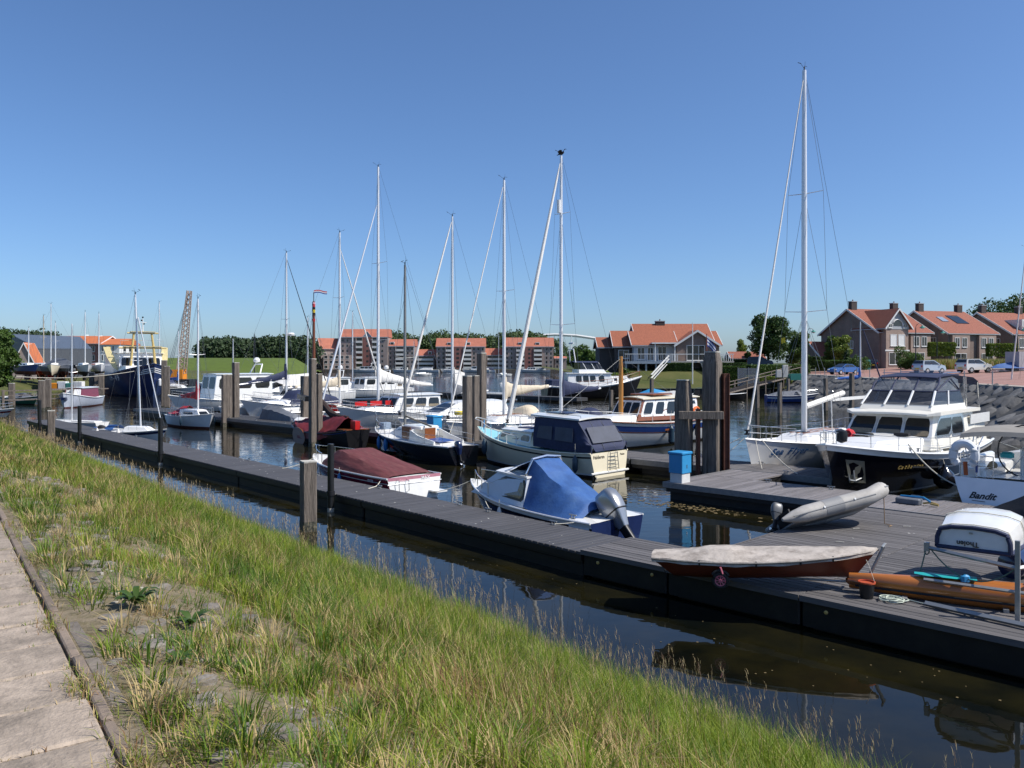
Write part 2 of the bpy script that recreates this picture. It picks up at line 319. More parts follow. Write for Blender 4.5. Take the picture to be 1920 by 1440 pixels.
# ---- the near bank: from the path kerb down to the water
KERB = [Vector(p) for p in ((1.9,-1.4),(-1.56,3.37),(-5.68,9.05),(-13.5,19.9),(-27,37.5),(-42,55.5),(-62,76),(-90,90))]
EDGE = [Vector(p) for p in ((12.4,-1.2),(3.75,8.8),(-.95,14.8),(-11.5,27.5),(-23,41.2),(-36.2,57.5),(-52,76),(-66,96))]
KP = [0, .1, .2, .36, .56, .74, .88, 1.]
def poly_at(pl, t):
    for i in range(len(KP)-1):
        if t <= KP[i+1]: return pl[i].lerp(pl[i+1], (t-KP[i])/(KP[i+1]-KP[i]))
    return pl[-1]
def bank_pt(t, s):
    k, e = poly_at(KERB, t), poly_at(EDGE, t); q = k.lerp(e, s)
    z = 3.0-3.0*max(0, s-.06)**1.08/.94**1.08
    z += .07*noise.noise(Vector((q.x*.5, q.y*.5, 0)))+.03*noise.noise(Vector((q.x*2, q.y*2, 3)))
    return Vector((q.x, q.y, z if s < .98 else z-.25))
rows = []
for i in range(240):
    t = (i/239)**1.7
    rows.append([bank_pt(t, -.02+1.1*j/44) for j in range(45)])
bank = struct(G().grid(rows).build('grass_bank', M['soil'], smooth=80))
# ---- footpath: slabs, kerb strip and edging stones
DK = Vector((-.585, .811, 0)); NK = Vector((.811, .585, 0)); K0 = Vector((-1.56, 3.37, 3.05))
path = struct(G().add([tuple(K0+DK*a_+NK*b_+Vector((0,0,-.022))) for a_, b_ in ((-8,-3.2),(-8,.12),(30,.12),(30,-3.2))], [(0,1,2,3)]).build('footpath', M['soil'], smooth=0))
slabm = G().bbox(-.243, .243, -.62, .62, -.05, 0, .012).mesh('paving_slab', M['slab'])
for i in range(-3, 26):
    for c in range(2):
        c0 = K0+DK*(i*.5+.1)+NK*(-.672-c*1.255)
        o = obj('paving_slab', slabm, path, c0+Vector((0,0,random.uniform(-.006,.006))), ang(DK)+random.uniform(-.006,.006))
        o.rotation_euler[0] = random.uniform(-.006,.006); o.rotation_euler[1] = random.uniform(-.006,.006)
kerbm = G().bbox(-.495, .495, -.026, .026, -.1, .008, .008).mesh('kerb_stone', M['kerb'])
edgem = G().bbox(-.395, .395, -.045, .045, -.1, .0, .012).mesh('edging_stone', M['kerbg'])
for i in range(-2, 14):
    o = obj('kerb_stone', kerbm, path, K0+DK*(i*1.0)+NK*(-.01+random.uniform(-.008,.008)), ang(DK)+random.uniform(-.012,.012)); o.location.z += random.uniform(-.012,.008)
for i in range(-3, 17):
    o = obj('edging_stone', edgem, path, K0+DK*(i*.8+.3)+NK*(.078+random.uniform(-.012,.012))+Vector((0,0,-.02)), ang(DK)+random.uniform(-.03,.03)); o.location.z += random.uniform(-.02,.012); o.rotation_euler[0] = random.uniform(-.05,.05)
def flatstone(r, h, n=8, seed=0):
    q = random.Random(seed); rr = [r*q.uniform(.7, 1.2) for _ in range(n)]
    ring = lambda k, z: [(rr[j]*k*math.cos(2*math.pi*j/n), rr[j]*k*.75*math.sin(2*math.pi*j/n), z) for j in range(n)]
    return G().loft([ring(1, -.06), ring(1, h*.5), ring(.82, h)])
stm = [flatstone(.085, .012, 7, k).mesh('stone', M['stone']) for k in range(8)]
pebm = [flatstone(.020, .006, 7, k+20).mesh('pebble', mat('pebble_pale', (.34, .31, .26), .85, rnd=.3, bump=.004)) for k in range(4)]
sr = random.Random(5)
def on_bank(d_along, d_in):
    """point on the bank d_along metres down the kerb and d_in metres in from it"""
    q = K0+DK*d_along+NK*d_in; best = None
    t = .1+.1*d_along/7.02 if d_along < 7.02 else .2+.16*(d_along-7.02)/13.38
    k, e = poly_at(KERB, t), poly_at(EDGE, t)
    return bank_pt(t, d_in/((e-k).length))
for i in range(150):
    da = sr.uniform(-1.6, 11); di = .18+abs(sr.gauss(0, .55)); p_ = on_bank(da, di)
    o = obj('stone', sr.choice(stm), bank, p_+Vector((0,0,sr.uniform(-.004,.010))), sr.uniform(0, 6.3)); o.rotation_euler[0] = sr.uniform(-.06,.06); k = sr.uniform(.5, 1.5); o.scale = (k, k, 1)
for i in range(110):
    cx = sr.choice([(.55,.32),(1.5,.42),(2.7,.55),(.2,1.0),(-.3,1.7),(1.6,1.3),(-.6,.6),(3.6,.4),(.3,2.2)])
    p_ = on_bank(cx[0]+sr.gauss(0,.16), max(.16, cx[1]+sr.gauss(0,.13)))
    o = obj('pebble', sr.choice(pebm), bank, p_+Vector((0,0,.002)), sr.uniform(0, 6.3)); k = sr.uniform(.4, 1.2); o.scale = (k, k, k)
# ---- grass: several hundred thousand blades, one object
def vnoise(x, y, seed=0):
    xi = np.floor(x).astype(int); yi = np.floor(y).astype(int); fx = x-xi; fy = y-yi
    fx = fx*fx*(3-2*fx); fy = fy*fy*(3-2*fy)
    def h(i, j):
        k = (i*374761393+j*668265263+seed*1442695041) & 0xffffffff
        k = ((k ^ (k >> 13))*1274126177) & 0xffffffff
        return ((k ^ (k >> 16)) & 0xffff)/65535.
    return (h(xi,yi)*(1-fx)+h(xi+1,yi)*fx)*(1-fy)+(h(xi,yi+1)*(1-fx)+h(xi+1,yi+1)*fx)*fy
kp = np.array(KP); kx = np.array([p.x for p in KERB]); ky = np.array([p.y for p in KERB]); ex = np.array([p.x for p in EDGE]); ey = np.array([p.y for p in EDGE])
def bank_np(t, s):
    x = np.interp(t, kp, kx)*(1-s)+np.interp(t, kp, ex)*s; y = np.interp(t, kp, ky)*(1-s)+np.interp(t, kp, ey)*s
    z = 3.0-3.0*np.maximum(0, s-.06)**1.08/.94**1.08
    return x, y, z-.03
def blades(root, L, lean, az, wd, mi):
    """5-vertex blades (quad + tip) as arrays"""
    n = len(L); dx, dy = np.cos(az), np.sin(az); px, py = -dy, dx
    v = np.zeros((n, 5, 3), np.float32)
    for k, (f, off) in enumerate(((0, 0), (0, 0), (.55, .3), (.55, .3), (1, 1))):
        sgn = (-1, 1, -1, 1, 0)[k]; ww = wd*(1 if k < 2 else .8)*.5
        v[:, k, 0] = root[:, 0]+dx*lean*L*off+px*ww*sgn; v[:, k, 1] = root[:, 1]+dy*lean*L*off+py*ww*sgn
        v[:, k, 2] = root[:, 2]+L*f*(1-.35*lean*lean*off)
    base = (np.arange(n)*5)[:, None]
    return v.reshape(-1, 3), (base+np.array([0,1,3,2])), (base+np.array([2,3,4])), mi
def blade_mesh(name, parts, mats):
    V = np.concatenate([p[0] for p in parts]); off = np.cumsum([0]+[len(p[0]) for p in parts[:-1]])
    Q = np.concatenate([p[1]+o for p, o in zip(parts, off)]); T = np.concatenate([p[2]+o for p, o in zip(parts, off)])
    mq = np.concatenate([p[3] for p in parts]); me = bpy.data.meshes.new(name)
    me.vertices.add(len(V)); me.vertices.foreach_set('co', V.ravel())
    loops = np.concatenate([Q.ravel(), T.ravel()]).astype(np.int32)
    starts = np.concatenate([np.arange(len(Q))*4, len(Q)*4+np.arange(len(T))*3]).astype(np.int32)
    me.loops.add(len(loops)); me.loops.foreach_set('vertex_index', loops)
    me.polygons.add(len(starts)); me.polygons.foreach_set('loop_start', starts)
    me.polygons.foreach_set('material_index', np.concatenate([mq, mq]).astype(np.int32))
    for m in mats: me.materials.append(m)
    me.update(calc_edges=True); return me
def leafmat(name, col, rough=.55, trl=.35, rnd=0., var=.25):
    m = bpy.data.materials.new(name); m.use_nodes = True; MATS[name] = m
    n = m.node_tree.nodes; l = m.node_tree.links; p = n['Principled BSDF']; o = n['Material Output']; p.inputs['Roughness'].default_value = rough; p.inputs['Specular IOR Level'].default_value = .3
    geo = n.new('ShaderNodeNewGeometry'); nz = n.new('ShaderNodeTexNoise'); nz.inputs['Scale'].default_value = .9; nz.inputs['Detail'].default_value = 5; l.new(geo.outputs['Position'], nz.inputs['Vector'])
    rp = n.new('ShaderNodeMath'); l.new(nz.outputs['Fac'], rp.inputs[0]); sc = n.new('ShaderNodeMath'); sc.operation = 'MULTIPLY'; sc.inputs[1].default_value = .35; l.new(geo.outputs['Random Per Island'], sc.inputs[0]); l.new(sc.outputs[0], rp.inputs[1])
    mr = n.new('ShaderNodeMapRange'); mr.inputs[1].default_value = .3; mr.inputs[2].default_value = 1.0; mr.inputs[3].default_value = 1-var; mr.inputs[4].default_value = 1+var; l.new(rp.outputs[0], mr.inputs[0])
    vm = n.new('ShaderNodeVectorMath'); vm.operation = 'SCALE'; vm.inputs[0].default_value = col; l.new(mr.outputs[0], vm.inputs[3]); l.new(vm.outputs[0], p.inputs['Base Color'])
    t = n.new('ShaderNodeBsdfTranslucent'); l.new(vm.outputs[0], t.inputs[0]); mx = n.new('ShaderNodeMixShader'); mx.inputs[0].default_value = trl
    l.new(p.outputs[0], mx.inputs[1]); l.new(t.outputs[0], mx.inputs[2]); l.new(mx.outputs[0], o.inputs['Surface']); return m
GM = [leafmat('grass_green', (.140, .215, .014)), leafmat('grass_yellow_green', (.245, .285, .030)), leafmat('grass_dark', (.075, .145, .014)), leafmat('grass_straw', (.50, .38, .18), .7), leafmat('grass_brown', (.26, .15, .070), .8)]
NB = 260000
parts = []
u_ = rng.random(NB*3); t_all = .04+.80*u_**1.75
s_all = .012+rng.random(NB*3)*1.0
x, y, z = bank_np(t_all, s_all)
wid = np.hypot(np.interp(t_all, kp, ex)-np.interp(t_all, kp, kx), np.interp(t_all, kp, ey)-np.interp(t_all, kp, ky))
din = s_all*wid                                                            # metres in from the kerb
n1 = vnoise(x*.8+50, y*.8+50, 1); n2 = vnoise(x*2.6, y*2.6, 2); n3 = vnoise(x*.33+9, y*.33+3, 4)
dens = np.clip((din-.12)/2.2, 0, 1)*.8+.10
dens = np.where(din < 3.2, np.clip(dens+(n1*.5+n2*.5-.47)*1.9, .03, 1.15), np.clip(.75+(n1-.35), .45, 1))
dens = np.where((din < .8) & (y < 5.5), dens*.7, dens)
dens = np.where(y > 9, np.maximum(dens, .55), dens)
vis = (y > 1.6) & (np.abs(x/np.maximum(y, .1)) < .75)
keep = (rng.random(len(x)) < dens) & vis
x, y, z, din, n1, n2, n3, s_all = [q[keep][:NB] for q in (x, y, z, din, n1, n2, n3, s_all)]
n = len(x); dist = np.hypot(x, y)
n4 = vnoise(x*1.7+5, y*1.7+8, 7); n5 = vnoise(x*5+5, y*5+8, 8)
hgt = np.clip(.14+.036*din, .12, .38)*(.30+.75*n4+.55*n5)*rng.uniform(.5, 1.5, n); hgt = np.where(din < 1.6, hgt*.72, hgt)
lean = rng.uniform(.10, .95, n); az = 2.2+5*(n4-.5)+rng.normal(0, 1.2, n)
wd = np.maximum(.0068, dist*.00060)*rng.uniform(.6, 1.5, n)
r_ = rng.random(n); dry = np.clip(.15+.60*(n3-.48)+.40*(din < 3.4)*(n2-.32), .04, .7); dry = np.where(din > 4.5, dry*.55, dry)
mi = np.where(r_ < dry, np.where(rng.random(n) < .52, 3, 4), np.where(.5*n1+.5*n4+.35*rng.random(n) < .60, 2, np.where(rng.random(n) < .38+.3*(n2-.5), 1, 0)))
mi = np.where((din > 5) & (mi == 4), 1, mi)
parts.append(blades(np.stack([x, y, z], 1), hgt, lean, az, wd, mi))
# arching tussocks
nc = 2600; tc_ = .04+.7*rng.random(nc)**1.75; sc_ = .022+rng.random(nc)**1.5*.93; cx_, cy_, cz_ = bank_np(tc_, sc_); nb_ = 42; rt = np.clip(.05+.006*np.hypot(cx_,cy_), .05, .2)
ca = rng.uniform(0,6.28,(nc,nb_)); cr_ = rng.random((nc,nb_))**.5*rt[:,None]; hx_ = rng.uniform(.12,.42,nc)[:,None]*np.where(sc_ < .2, .6, 1)[:,None]*rng.uniform(.6,1.2,(nc,nb_)); cm_ = rng.choice([0,0,1,2,2,2,3],nc)[:,None]*np.ones((1,nb_),int); cm_ = np.where(rng.random((nc,nb_)) < .18, 3, cm_); kd = np.hypot(cx_,cy_)[:,None]*np.ones((1,nb_))
ok = ((cy_ > 1.6)&(np.abs(cx_/np.maximum(cy_,.1)) < .75))[:,None]&np.ones((1,nb_),bool)
rx_ = (cx_[:,None]+cr_*np.cos(ca))[ok]; ry_ = (cy_[:,None]+cr_*np.sin(ca))[ok]; rz_ = (cz_[:,None]+0*ca)[ok]
parts.append(blades(np.stack([rx_,ry_,rz_],1), hx_[ok], rng.uniform(.3,1.05,ok.sum()), ca[ok]+rng.normal(0,.4,ok.sum()), np.maximum(.0075,kd[ok]*.00062)*rng.uniform(.7,1.3,ok.sum()), cm_[ok]))
# dead thatch lying flat between the tussocks
q_ = rng.random(70000); tq = .04+.55*q_**1.75; sq = .012+rng.random(70000)*.62; xq, yq, zq = bank_np(tq, sq); ok = (yq > 1.6)&(np.abs(xq/np.maximum(yq,.1)) < .75); xq, yq, zq = xq[ok], yq[ok], zq[ok]; k = len(xq); dq = np.hypot(xq, yq)
vt, qt, tt_, mt = blades(np.stack([xq,yq,zq+.03],1), rng.uniform(.04,.13,k), np.full(k,1.25), rng.uniform(0,6.28,k), np.maximum(.005,dq*.0005)*rng.uniform(.6,1.4,k), rng.choice([3,3,4,4,0],k))
vt = vt.reshape(-1,5,3); vt[:,2:,2] = vt[:,:1,2]+(vt[:,2:,2]-vt[:,:1,2])*.3; parts.append((vt.reshape(-1,3), qt, tt_, mt))
# tufts in the slab joints and along the kerb
tx = []
for i in range(-2, 22):
    for k in range(110):
        c = K0+DK*(i*.5+.35+random.gauss(0,.012))+NK*(-random.uniform(.03,1.3)); 
        if noise.noise(c*1.7) > -.2: tx.append((c.x, c.y, 3.03, random.uniform(.015,.05)))
for i in range(2200):
    c = K0+DK*random.uniform(-1.5,12)+NK*random.choice((-.055,.03,.17))+NK*random.gauss(0,.02)
    if noise.noise(c*1.3+Vector((7,0,0))) > .02: tx.append((c.x, c.y, 3.03, random.uniform(.02,.10)))
for (da, di, rr, hh, kk) in ((-.35,-.12,.12,.12,260),(-.05,.0,.10,.10,200),(1.0,-.04,.12,.09,220),(2.2,-.05,.10,.08,160),(-.45,-.45,.10,.07,120)):
    for k in range(kk):
        c = K0+DK*(da+random.gauss(0,rr))+NK*(di+random.gauss(0,rr*.45)); tx.append((c.x, c.y, 3.03, hh*random.uniform(.4,1.2)))
tx = np.array(tx); k = len(tx)
parts.append(blades(tx[:, :3], tx[:, 3], rng.uniform(.3,1.2,k), rng.uniform(0,6.28,k), rng.uniform(.003,.006,k), rng.choice([0,1,3,3,4], k)))
tag(obj('grass', blade_mesh('grass', parts, GM)), 'long green and straw coloured grass covering the sloping bank', 'grass', kind='stuff')
# seed stalks standing over the water edge
parts = []; ns = 2600
tt = .04+.75*rng.random(ns)**1.6; ss = np.clip(.93-np.abs(rng.normal(0, .16, ns)), .35, .99); x, y, z = bank_np(tt, ss)
L = rng.uniform(.45, .95, ns); az = rng.normal(2.7, .9, ns); ln = rng.uniform(.08, .38, ns); di = np.hypot(x, y)
parts.append(blades(np.stack([x,y,z],1), L, ln, az, np.maximum(.0028, di*.00022), rng.choice([0,1,1], ns)))
hx = x+np.cos(az)*ln*L; hy = y+np.sin(az)*ln*L; hz_ = z+L*(1-.35*ln*ln)
for k in range(7):
    parts.append(blades(np.stack([hx+rng.normal(0,.006,ns), hy+rng.normal(0,.006,ns), hz_-.17+k*.024],1), rng.uniform(.04,.075,ns), rng.uniform(.2,.7,ns), rng.normal(2.7,1.6,ns), np.maximum(.0045, di*.00032), rng.choice([0,0,1],ns)))
SM = [leafmat('seed_straw', (.46,.36,.20), .8), leafmat('seed_brown', (.20,.13,.085), .8)]
tag(obj('seed_stalks', blade_mesh('seed_stalks', parts, SM)), 'tall pale grass seed stalks standing along the water edge', 'grass', kind='stuff')
# broad-leaved weeds
WM = leafmat('weed_leaf', (.060,.11,.022), .45)
def weed(loc, r, n, up, label, sd):
    q = random.Random(sd); t = thing('weed_plant', label, 'plant', loc, q.uniform(0,6), 'broad leaved weeds beside the path')
    for i in range(n):
        a = i*2.4+q.uniform(-.3,.3); L_ = r*q.uniform(.6,1.15); u0 = up*q.uniform(.5,1.2); g = G(); rows = []
        for k in range(6):
            f = k/5; wd_ = .13*L_*math.sin(math.pi*min(1, f*.92+.06))**.8; c = Vector((math.cos(a), math.sin(a), 0))*(L_*f)+Vector((0,0,.02+u0*L_*math.sin(f*2.2)))
            s_ = Vector((-math.sin(a), math.cos(a), 0)); rows.append([c-s_*wd_, c-Vector((0,0,.12*wd_)), c+s_*wd_])
        g.grid(rows).build('leaf', WM, t, smooth=60)
weed(on_bank(2.35,.5)+Vector((0,0,.02)), .15, 34, .6, 'broad leaved dark green weed hanging over the kerb', 1)
weed(on_bank(1.15,.5)+Vector((0,0,.01)), .085, 22, .25, 'flat rosette weed on the stones near the path', 2)
weed(on_bank(2.0,.8)+Vector((0,0,.02)), .13, 28, .5, 'leafy green weed just behind the kerb weed', 3)
weed(on_bank(.2,2.4)+Vector((0,0,.02)), .10, 20, .4, 'small leafy weed low on the bank at the bottom edge', 4)
weed(on_bank(1.0,.85)+Vector((0,0,.02)), .08, 18, .3, 'small weed beside the rosette on the stones', 5)
# ---- left, far and right shores
SL = [(-66,96),(-72,118),(-78,150),(-84,210),(-100,300),(-62,330),(-60,424)]
def shore(name, pts, dirs, prof, m, zs=None):
    return struct(G().grid([[(p[0]+d[0]*o, p[1]+d[1]*o, z*(zs[i] if zs else 1)) for o, z in prof] for i, (p, d) in enumerate(zip(pts, dirs))]).build(name, m, smooth=60))
shore('left_shore', [(-52,76)]+SL[:5], [(-1,.25)]*6, [(-1,-.4),(1.5,.9),(6,1.7),(30,2.3),(900,2.5)], M['lawn'])
shore('dike', [(-900,300),(-240,300),(-128,305),(-100,312),(-87,318),(-78,322)], [(0,1)]*3+[(-.2,1)]*3, [(0,-.3),(3,1.5),(28,6.6),(34,6.9),(60,3),(900,2)], M['dikegrass'], [1,1,1,1,1,.2])
shore('far_shore', [(-240,424),(-60,424),(26,424),(40,400),(48,330),(60,250)], [(0,1)]*3+[(.2,1),(.5,.8),(1,.5)], [(0,-.3),(.4,1.5),(6,1.6),(400,3),(3500,5)], M['land'])
def Q(y): return 28.3+.128*y
ZR = [(0,3.0),(8,3.3),(17,3.8),(40,3.95),(200,4.2),(2500,6)]
QD = Vector((.992,-.127))
ys = [12,40,60,80,100,120,150,230,420]
land = shore('right_land', [(Q(y_), y_) for y_ in ys], [QD]*len(ys), [(-.2,2.5)]+ZR, M['land'])
def zr(d):
    for (a_, b_), (c_, d_) in zip(ZR, ZR[1:]):
        if d <= c_: return lerp(b_, d_, (d-a_)/(c_-a_))
    return 4.2
def onroad(y, d, dz=0): return Vector((Q(y)+.992*d, y-.127*d, zr(d)+dz))
road = struct(G().grid([[onroad(y_, d_, .02) for d_ in (.6,8,13,17,20)] for y_ in (12,40,60,80,100,119,132,143)]).build('brick_road', M['paving'], smooth=0))
struct(G().grid([[onroad(y_, d_, dz) for d_, dz in ((20,.02),(20.01,.14),(22.5,.16))] for y_ in (12,60,100,128,143)]).build('pavement', mat('pavement_slabs', (.40,.33,.28), .9, var=.12), smooth=0))
coping = struct(G().grid([[onroad(y_, d_, dz) for d_, dz in ((-.15,-.15),(-.15,.07),(.6,.07),(.6,.0))] for y_ in (12,60,100,140)]).build('quay_coping', mat('coping_stone', (.36,.32,.27), .9, var=.15), smooth=0))
# stone revetment below the road
rev = struct(G().grid([[(Q(y_)-6+6*k/10, y_, -.4+3.38*k/10) for k in range(11)] for y_ in np.linspace(12,140,40)]).build('stone_revetment', mat('revetment_joint', (.06,.06,.058), .9, var=.4, scale=1.5), smooth=0))
bm_ = [flatstone(.62, .05, 6, 60+k).mesh('block', M['basalt']) for k in range(7)]
sr = random.Random(9); cnt = 0
for y_ in np.arange(44, 128, 1.4):
    for k in range(5):
        if cnt >= 300: break
        f = (k+.5+sr.uniform(-.2,.2))/5
        o = obj('block', sr.choice(bm_), rev, (Q(y_)-6+6*f, y_+sr.uniform(-.3,.3), -.38+3.38*f+.02), sr.uniform(-.5,.5)+.6); o.rotation_euler[1] = -.5+sr.uniform(-.15,.15); o.scale = (sr.uniform(1.0,1.5), 1.0, 1.0); cnt += 1
# villa garden with its sheet-pile wall
struct(G().grid([[(x_, 118+dy+(.25*noise.noise(Vector((x_*.4, dy*.5, 0)))), z_+.12*noise.noise(Vector((x_*.5, dy, 5)))) for x_ in np.linspace(17, 46, 24)] for dy, z_ in ((0,1.1),(1.5,1.2),(5,2.2),(9,3.3),(12,3.85),(16,3.9),(30,3.9),(60,3.7))]).build('garden_lawn', M['lawn'], smooth=60))
struct(G().grid([[(x_, y_, z_) for y_, z_ in ((118,1.1),(130,1.6),(160,2.5),(420,3))] for x_ in (17,13.5)]).build('garden_shore', M['lawn'], smooth=60))
wl = thing('retaining_wall', 'dark sheet pile retaining wall below the villa lawn', 'wall', (17,117.9,0))
for i in range(24): G().box(i*.85, i*.85+.8, -.12 if i % 2 else .0, .12, -.4, 1.02).build('pile_sheet', mat('sheet_pile', (.018,.018,.018), .7, var=.4), wl, 0)
G().box(-.05, 20.5, -.16, .2, 1.025, 1.12).build('capping', mat('wall_cap', (.20,.22,.12), .8), wl, 0)
# ================================================================ PONTOONS
RZA = ang(AX)
O1 = Vector((1.53, 17.92, 0)); E1 = Vector((-35.2, 59.18, 0)); U1 = (E1-O1).normalized(); N1 = Vector((-U1.y, U1.x, 0)); L1 = (E1-O1).length   # N1 points to the bank
pn = thing('narrow_pontoon', 'long narrow dark pontoon running beside the grass bank', 'pontoon', O1, ang(U1))
pm = G().bbox(-.089, .089, -1.8, 0, .49, .55, .008).mesh('plank', M['deckn'])
for i in range(int(L1/.2)):
    o = obj('plank', pm, pn, (.1+i*.2, 0, random.uniform(-.003,.003)))
for k in range(6):
    x0, x1 = k*L1/6+.03, (k+1)*L1/6-.03
    G().box(x0, x1, -1.76, -.04, .30, .485).build('side_beam', 'float', pn, 0)
    G().bbox(x0+.02, x1-.02, -1.70, -.10, -.25, .297, .03).build('float', 'float', pn, 0)
    G().box(x0, x1, -1.795, -1.765, .36, .488).build('edge_rail', 'blackp', pn, 0); G().box(x0, x1, -.035, -.005, .36, .488).build('edge_rail', 'blackp', pn, 0)
def cleat(par, x, y, z, rz=0, m='galv'):
    g = G(); g.bar((-.13,0,.09), (.13,0,.09), .018); g.bar((-.05,0,0), (-.05,0,.09), .016); g.bar((.05,0,0), (.05,0,.09), .016); g.box(-.09,.09,-.03,.03,0,.012)
    g.xf(Matrix.Translation((x,y,z)) @ Matrix.Rotation(rz,4,'Z')).build('cleat', m, par)
for x in (2.6, 6.5, 10.8, 15, 21, 28, 36, 44): cleat(pn, x, -1.68, .55)
cleat(pn, 5.1, -1.6, .55)
# wide platform
pf = thing('wide_platform', 'broad dark planked pontoon platform carrying the small boats', 'pontoon', (0,0,0), RZA)
def boards_along(par, a0, a1, b0, b1, pitch, z=.6, m='deckp'):
    nb = round((b1-b0)/pitch); pw = (b1-b0)/nb
    me = G().bbox(a0+.008, a1-.008, -pw/2+.011, pw/2-.011, z-.05, z, .006).mesh('plank', M[m])
    for i in range(nb): obj('plank', me, par, (0, b0+(i+.5)*pw, random.uniform(-.003,.003)))
boards_along(pf, -11.5, -9.3, 13.88, 15.7, .165)
for a0, a1 in ((-9.3,-6.5),(-6.5,-2.9),(-2.9,4.0)): boards_along(pf, a0, a1, 13.88, 23.62, .17)
for a0, a1, b0, b1 in ((-11.48,-9.32,13.92,15.66),(-9.28,-6.52,13.92,23.58),(-6.48,-2.92,13.92,23.58),(-2.88,3.98,13.92,23.58)):
    G().bbox(a0, a1, b0, b1, .05, .545, .03).build('float', 'float', pf, 0)
    G().bbox(a0+.15, a1-.15, b0+.1, b1-.1, -.3, .045, .03).build('float', 'float', pf, 0)
for a0, a1 in ((-11.5,-9.31),(-9.29,-6.51),(-6.49,-2.91),(-2.89,4)): G().box(a0, a1, 13.845, 13.875, .50, .604).build('edge_board', 'deckp', pf, 0)
G().box(-9.36, -9.315, 15.75, 23.6, .5, .605).build('edge_board', 'deckp', pf, 0)
for a in (-11.0,-9.6,-6.0,-1.8): G().lathe([(.035,0),(.035,.02),(.02,.03)], 10).xf(Matrix.Translation((a,13.84,.40)) @ Matrix.Rotation(R(90),4,'X')).build('bolt', 'gold', pf)
# cross pontoon behind the platform
pb = thing('cross_pontoon', 'grey planked cross pontoon in front of the black yacht', 'pontoon', (0,0,0), RZA)
bmB = G().bbox(-.088, .088, 23.8, 26.38, .54, .6, .005).mesh('plank', M['deckb'])
for i in range(int(22/.2)): obj('plank', bmB, pb, (-16.0+.1+i*.2, 0, random.uniform(-.003,.003)))
bmC = G().bbox(-.088, .088, 26.42, 28.5, .54, .6, .005).mesh('plank', M['deckb'])
for i in range(10): obj('plank', bmC, pb, (-16.0+.1+i*.2, 0, random.uniform(-.003,.003)))
G().box(-16, 6, 23.74, 23.79, .42, .606).build('edge_rail', 'trim', pb, 0); G().box(-14, 6, 26.39, 26.43, .42, .603).build('edge_rail', 'trim', pb, 0); G().box(-16.05, -16.005, 23.75, 28.5, .42, .606).build('edge_rail', 'trim', pb, 0)
G().box(-15.95, 6, 23.82, 26.36, .28, .535).build('side_beam', 'float', pb, 0); G().box(-15.9, 5.9, 24.0, 26.2, -.2, .275).build('float', 'float', pb, 0); G().box(-15.95, -14.05, 26.45, 28.45, -.1, .53).build('float', 'float', pb, 0)
for a in (-13.4, -11.2, -8.6, -5.4): cleat(pb, a, 26.2, .6)
# main pontoon of the marina
pa = thing('main_pontoon', 'long main pontoon with boats berthed along both sides', 'pontoon', (0,0,0), RZA)
mA = G().bbox(-.088, .088, 28.6, 31.0, .54, .6, .005).mesh('plank', MATS['decking_plank'])
for i in range(70): obj('plank', mA, pa, (-26.0+.1+i*.2, 0, random.uniform(-.003,.003)))
G().box(-76, -26.02, 28.6, 31.0, .54, .6).build('far_deck', wavemat('far_decking', (.055,.055,.058), (.012,.012,.013), .75, 1.57, 'X', .004, thresh=.3), pa, 0)
for a0, a1 in ((-76,-60),(-59.9,-46),(-45.9,-32),(-31.9,-21),(-20.9,-12)):
    G().box(a0, a1, 28.55, 28.59, .38, .606).build('edge_rail', 'trim', pa, 0); G().box(a0, a1, 31.01, 31.05, .38, .604).build('edge_rail', 'trim', pa, 0)
    G().box(a0, a1, 28.62, 30.98, .22, .53).build('side_beam', 'float', pa, 0); G().box(a0+.4, a1-.4, 28.8, 30.8, -.2, .215).build('float', 'float', pa, 0)
for a in range(-72, -12, 4): cleat(pa, a, 30.7, .6); cleat(pa, a+2, 28.8, .6)
fg = thing('timber_boom', 'floating timber boom with tyres beside the white sloop bow', 'boom', (0,0,0), RZA)
G().box(-17.6,-12.5,31.5,31.9,.1,.5).build('timber', 'pile', fg, 0)
for a in (-16.9,-16.1,-15.3,-14.6): G().tube([(a+.02*math.cos(q), 31.3+.02*math.sin(q)+0, .28+.3*math.sin(q)) if 0 else (a+.3*math.cos(q), 31.38, .2+.3*math.sin(q)) for q in np.linspace(0,6.28,15)], .09, 7).build('tyre', 'rubber', fg)
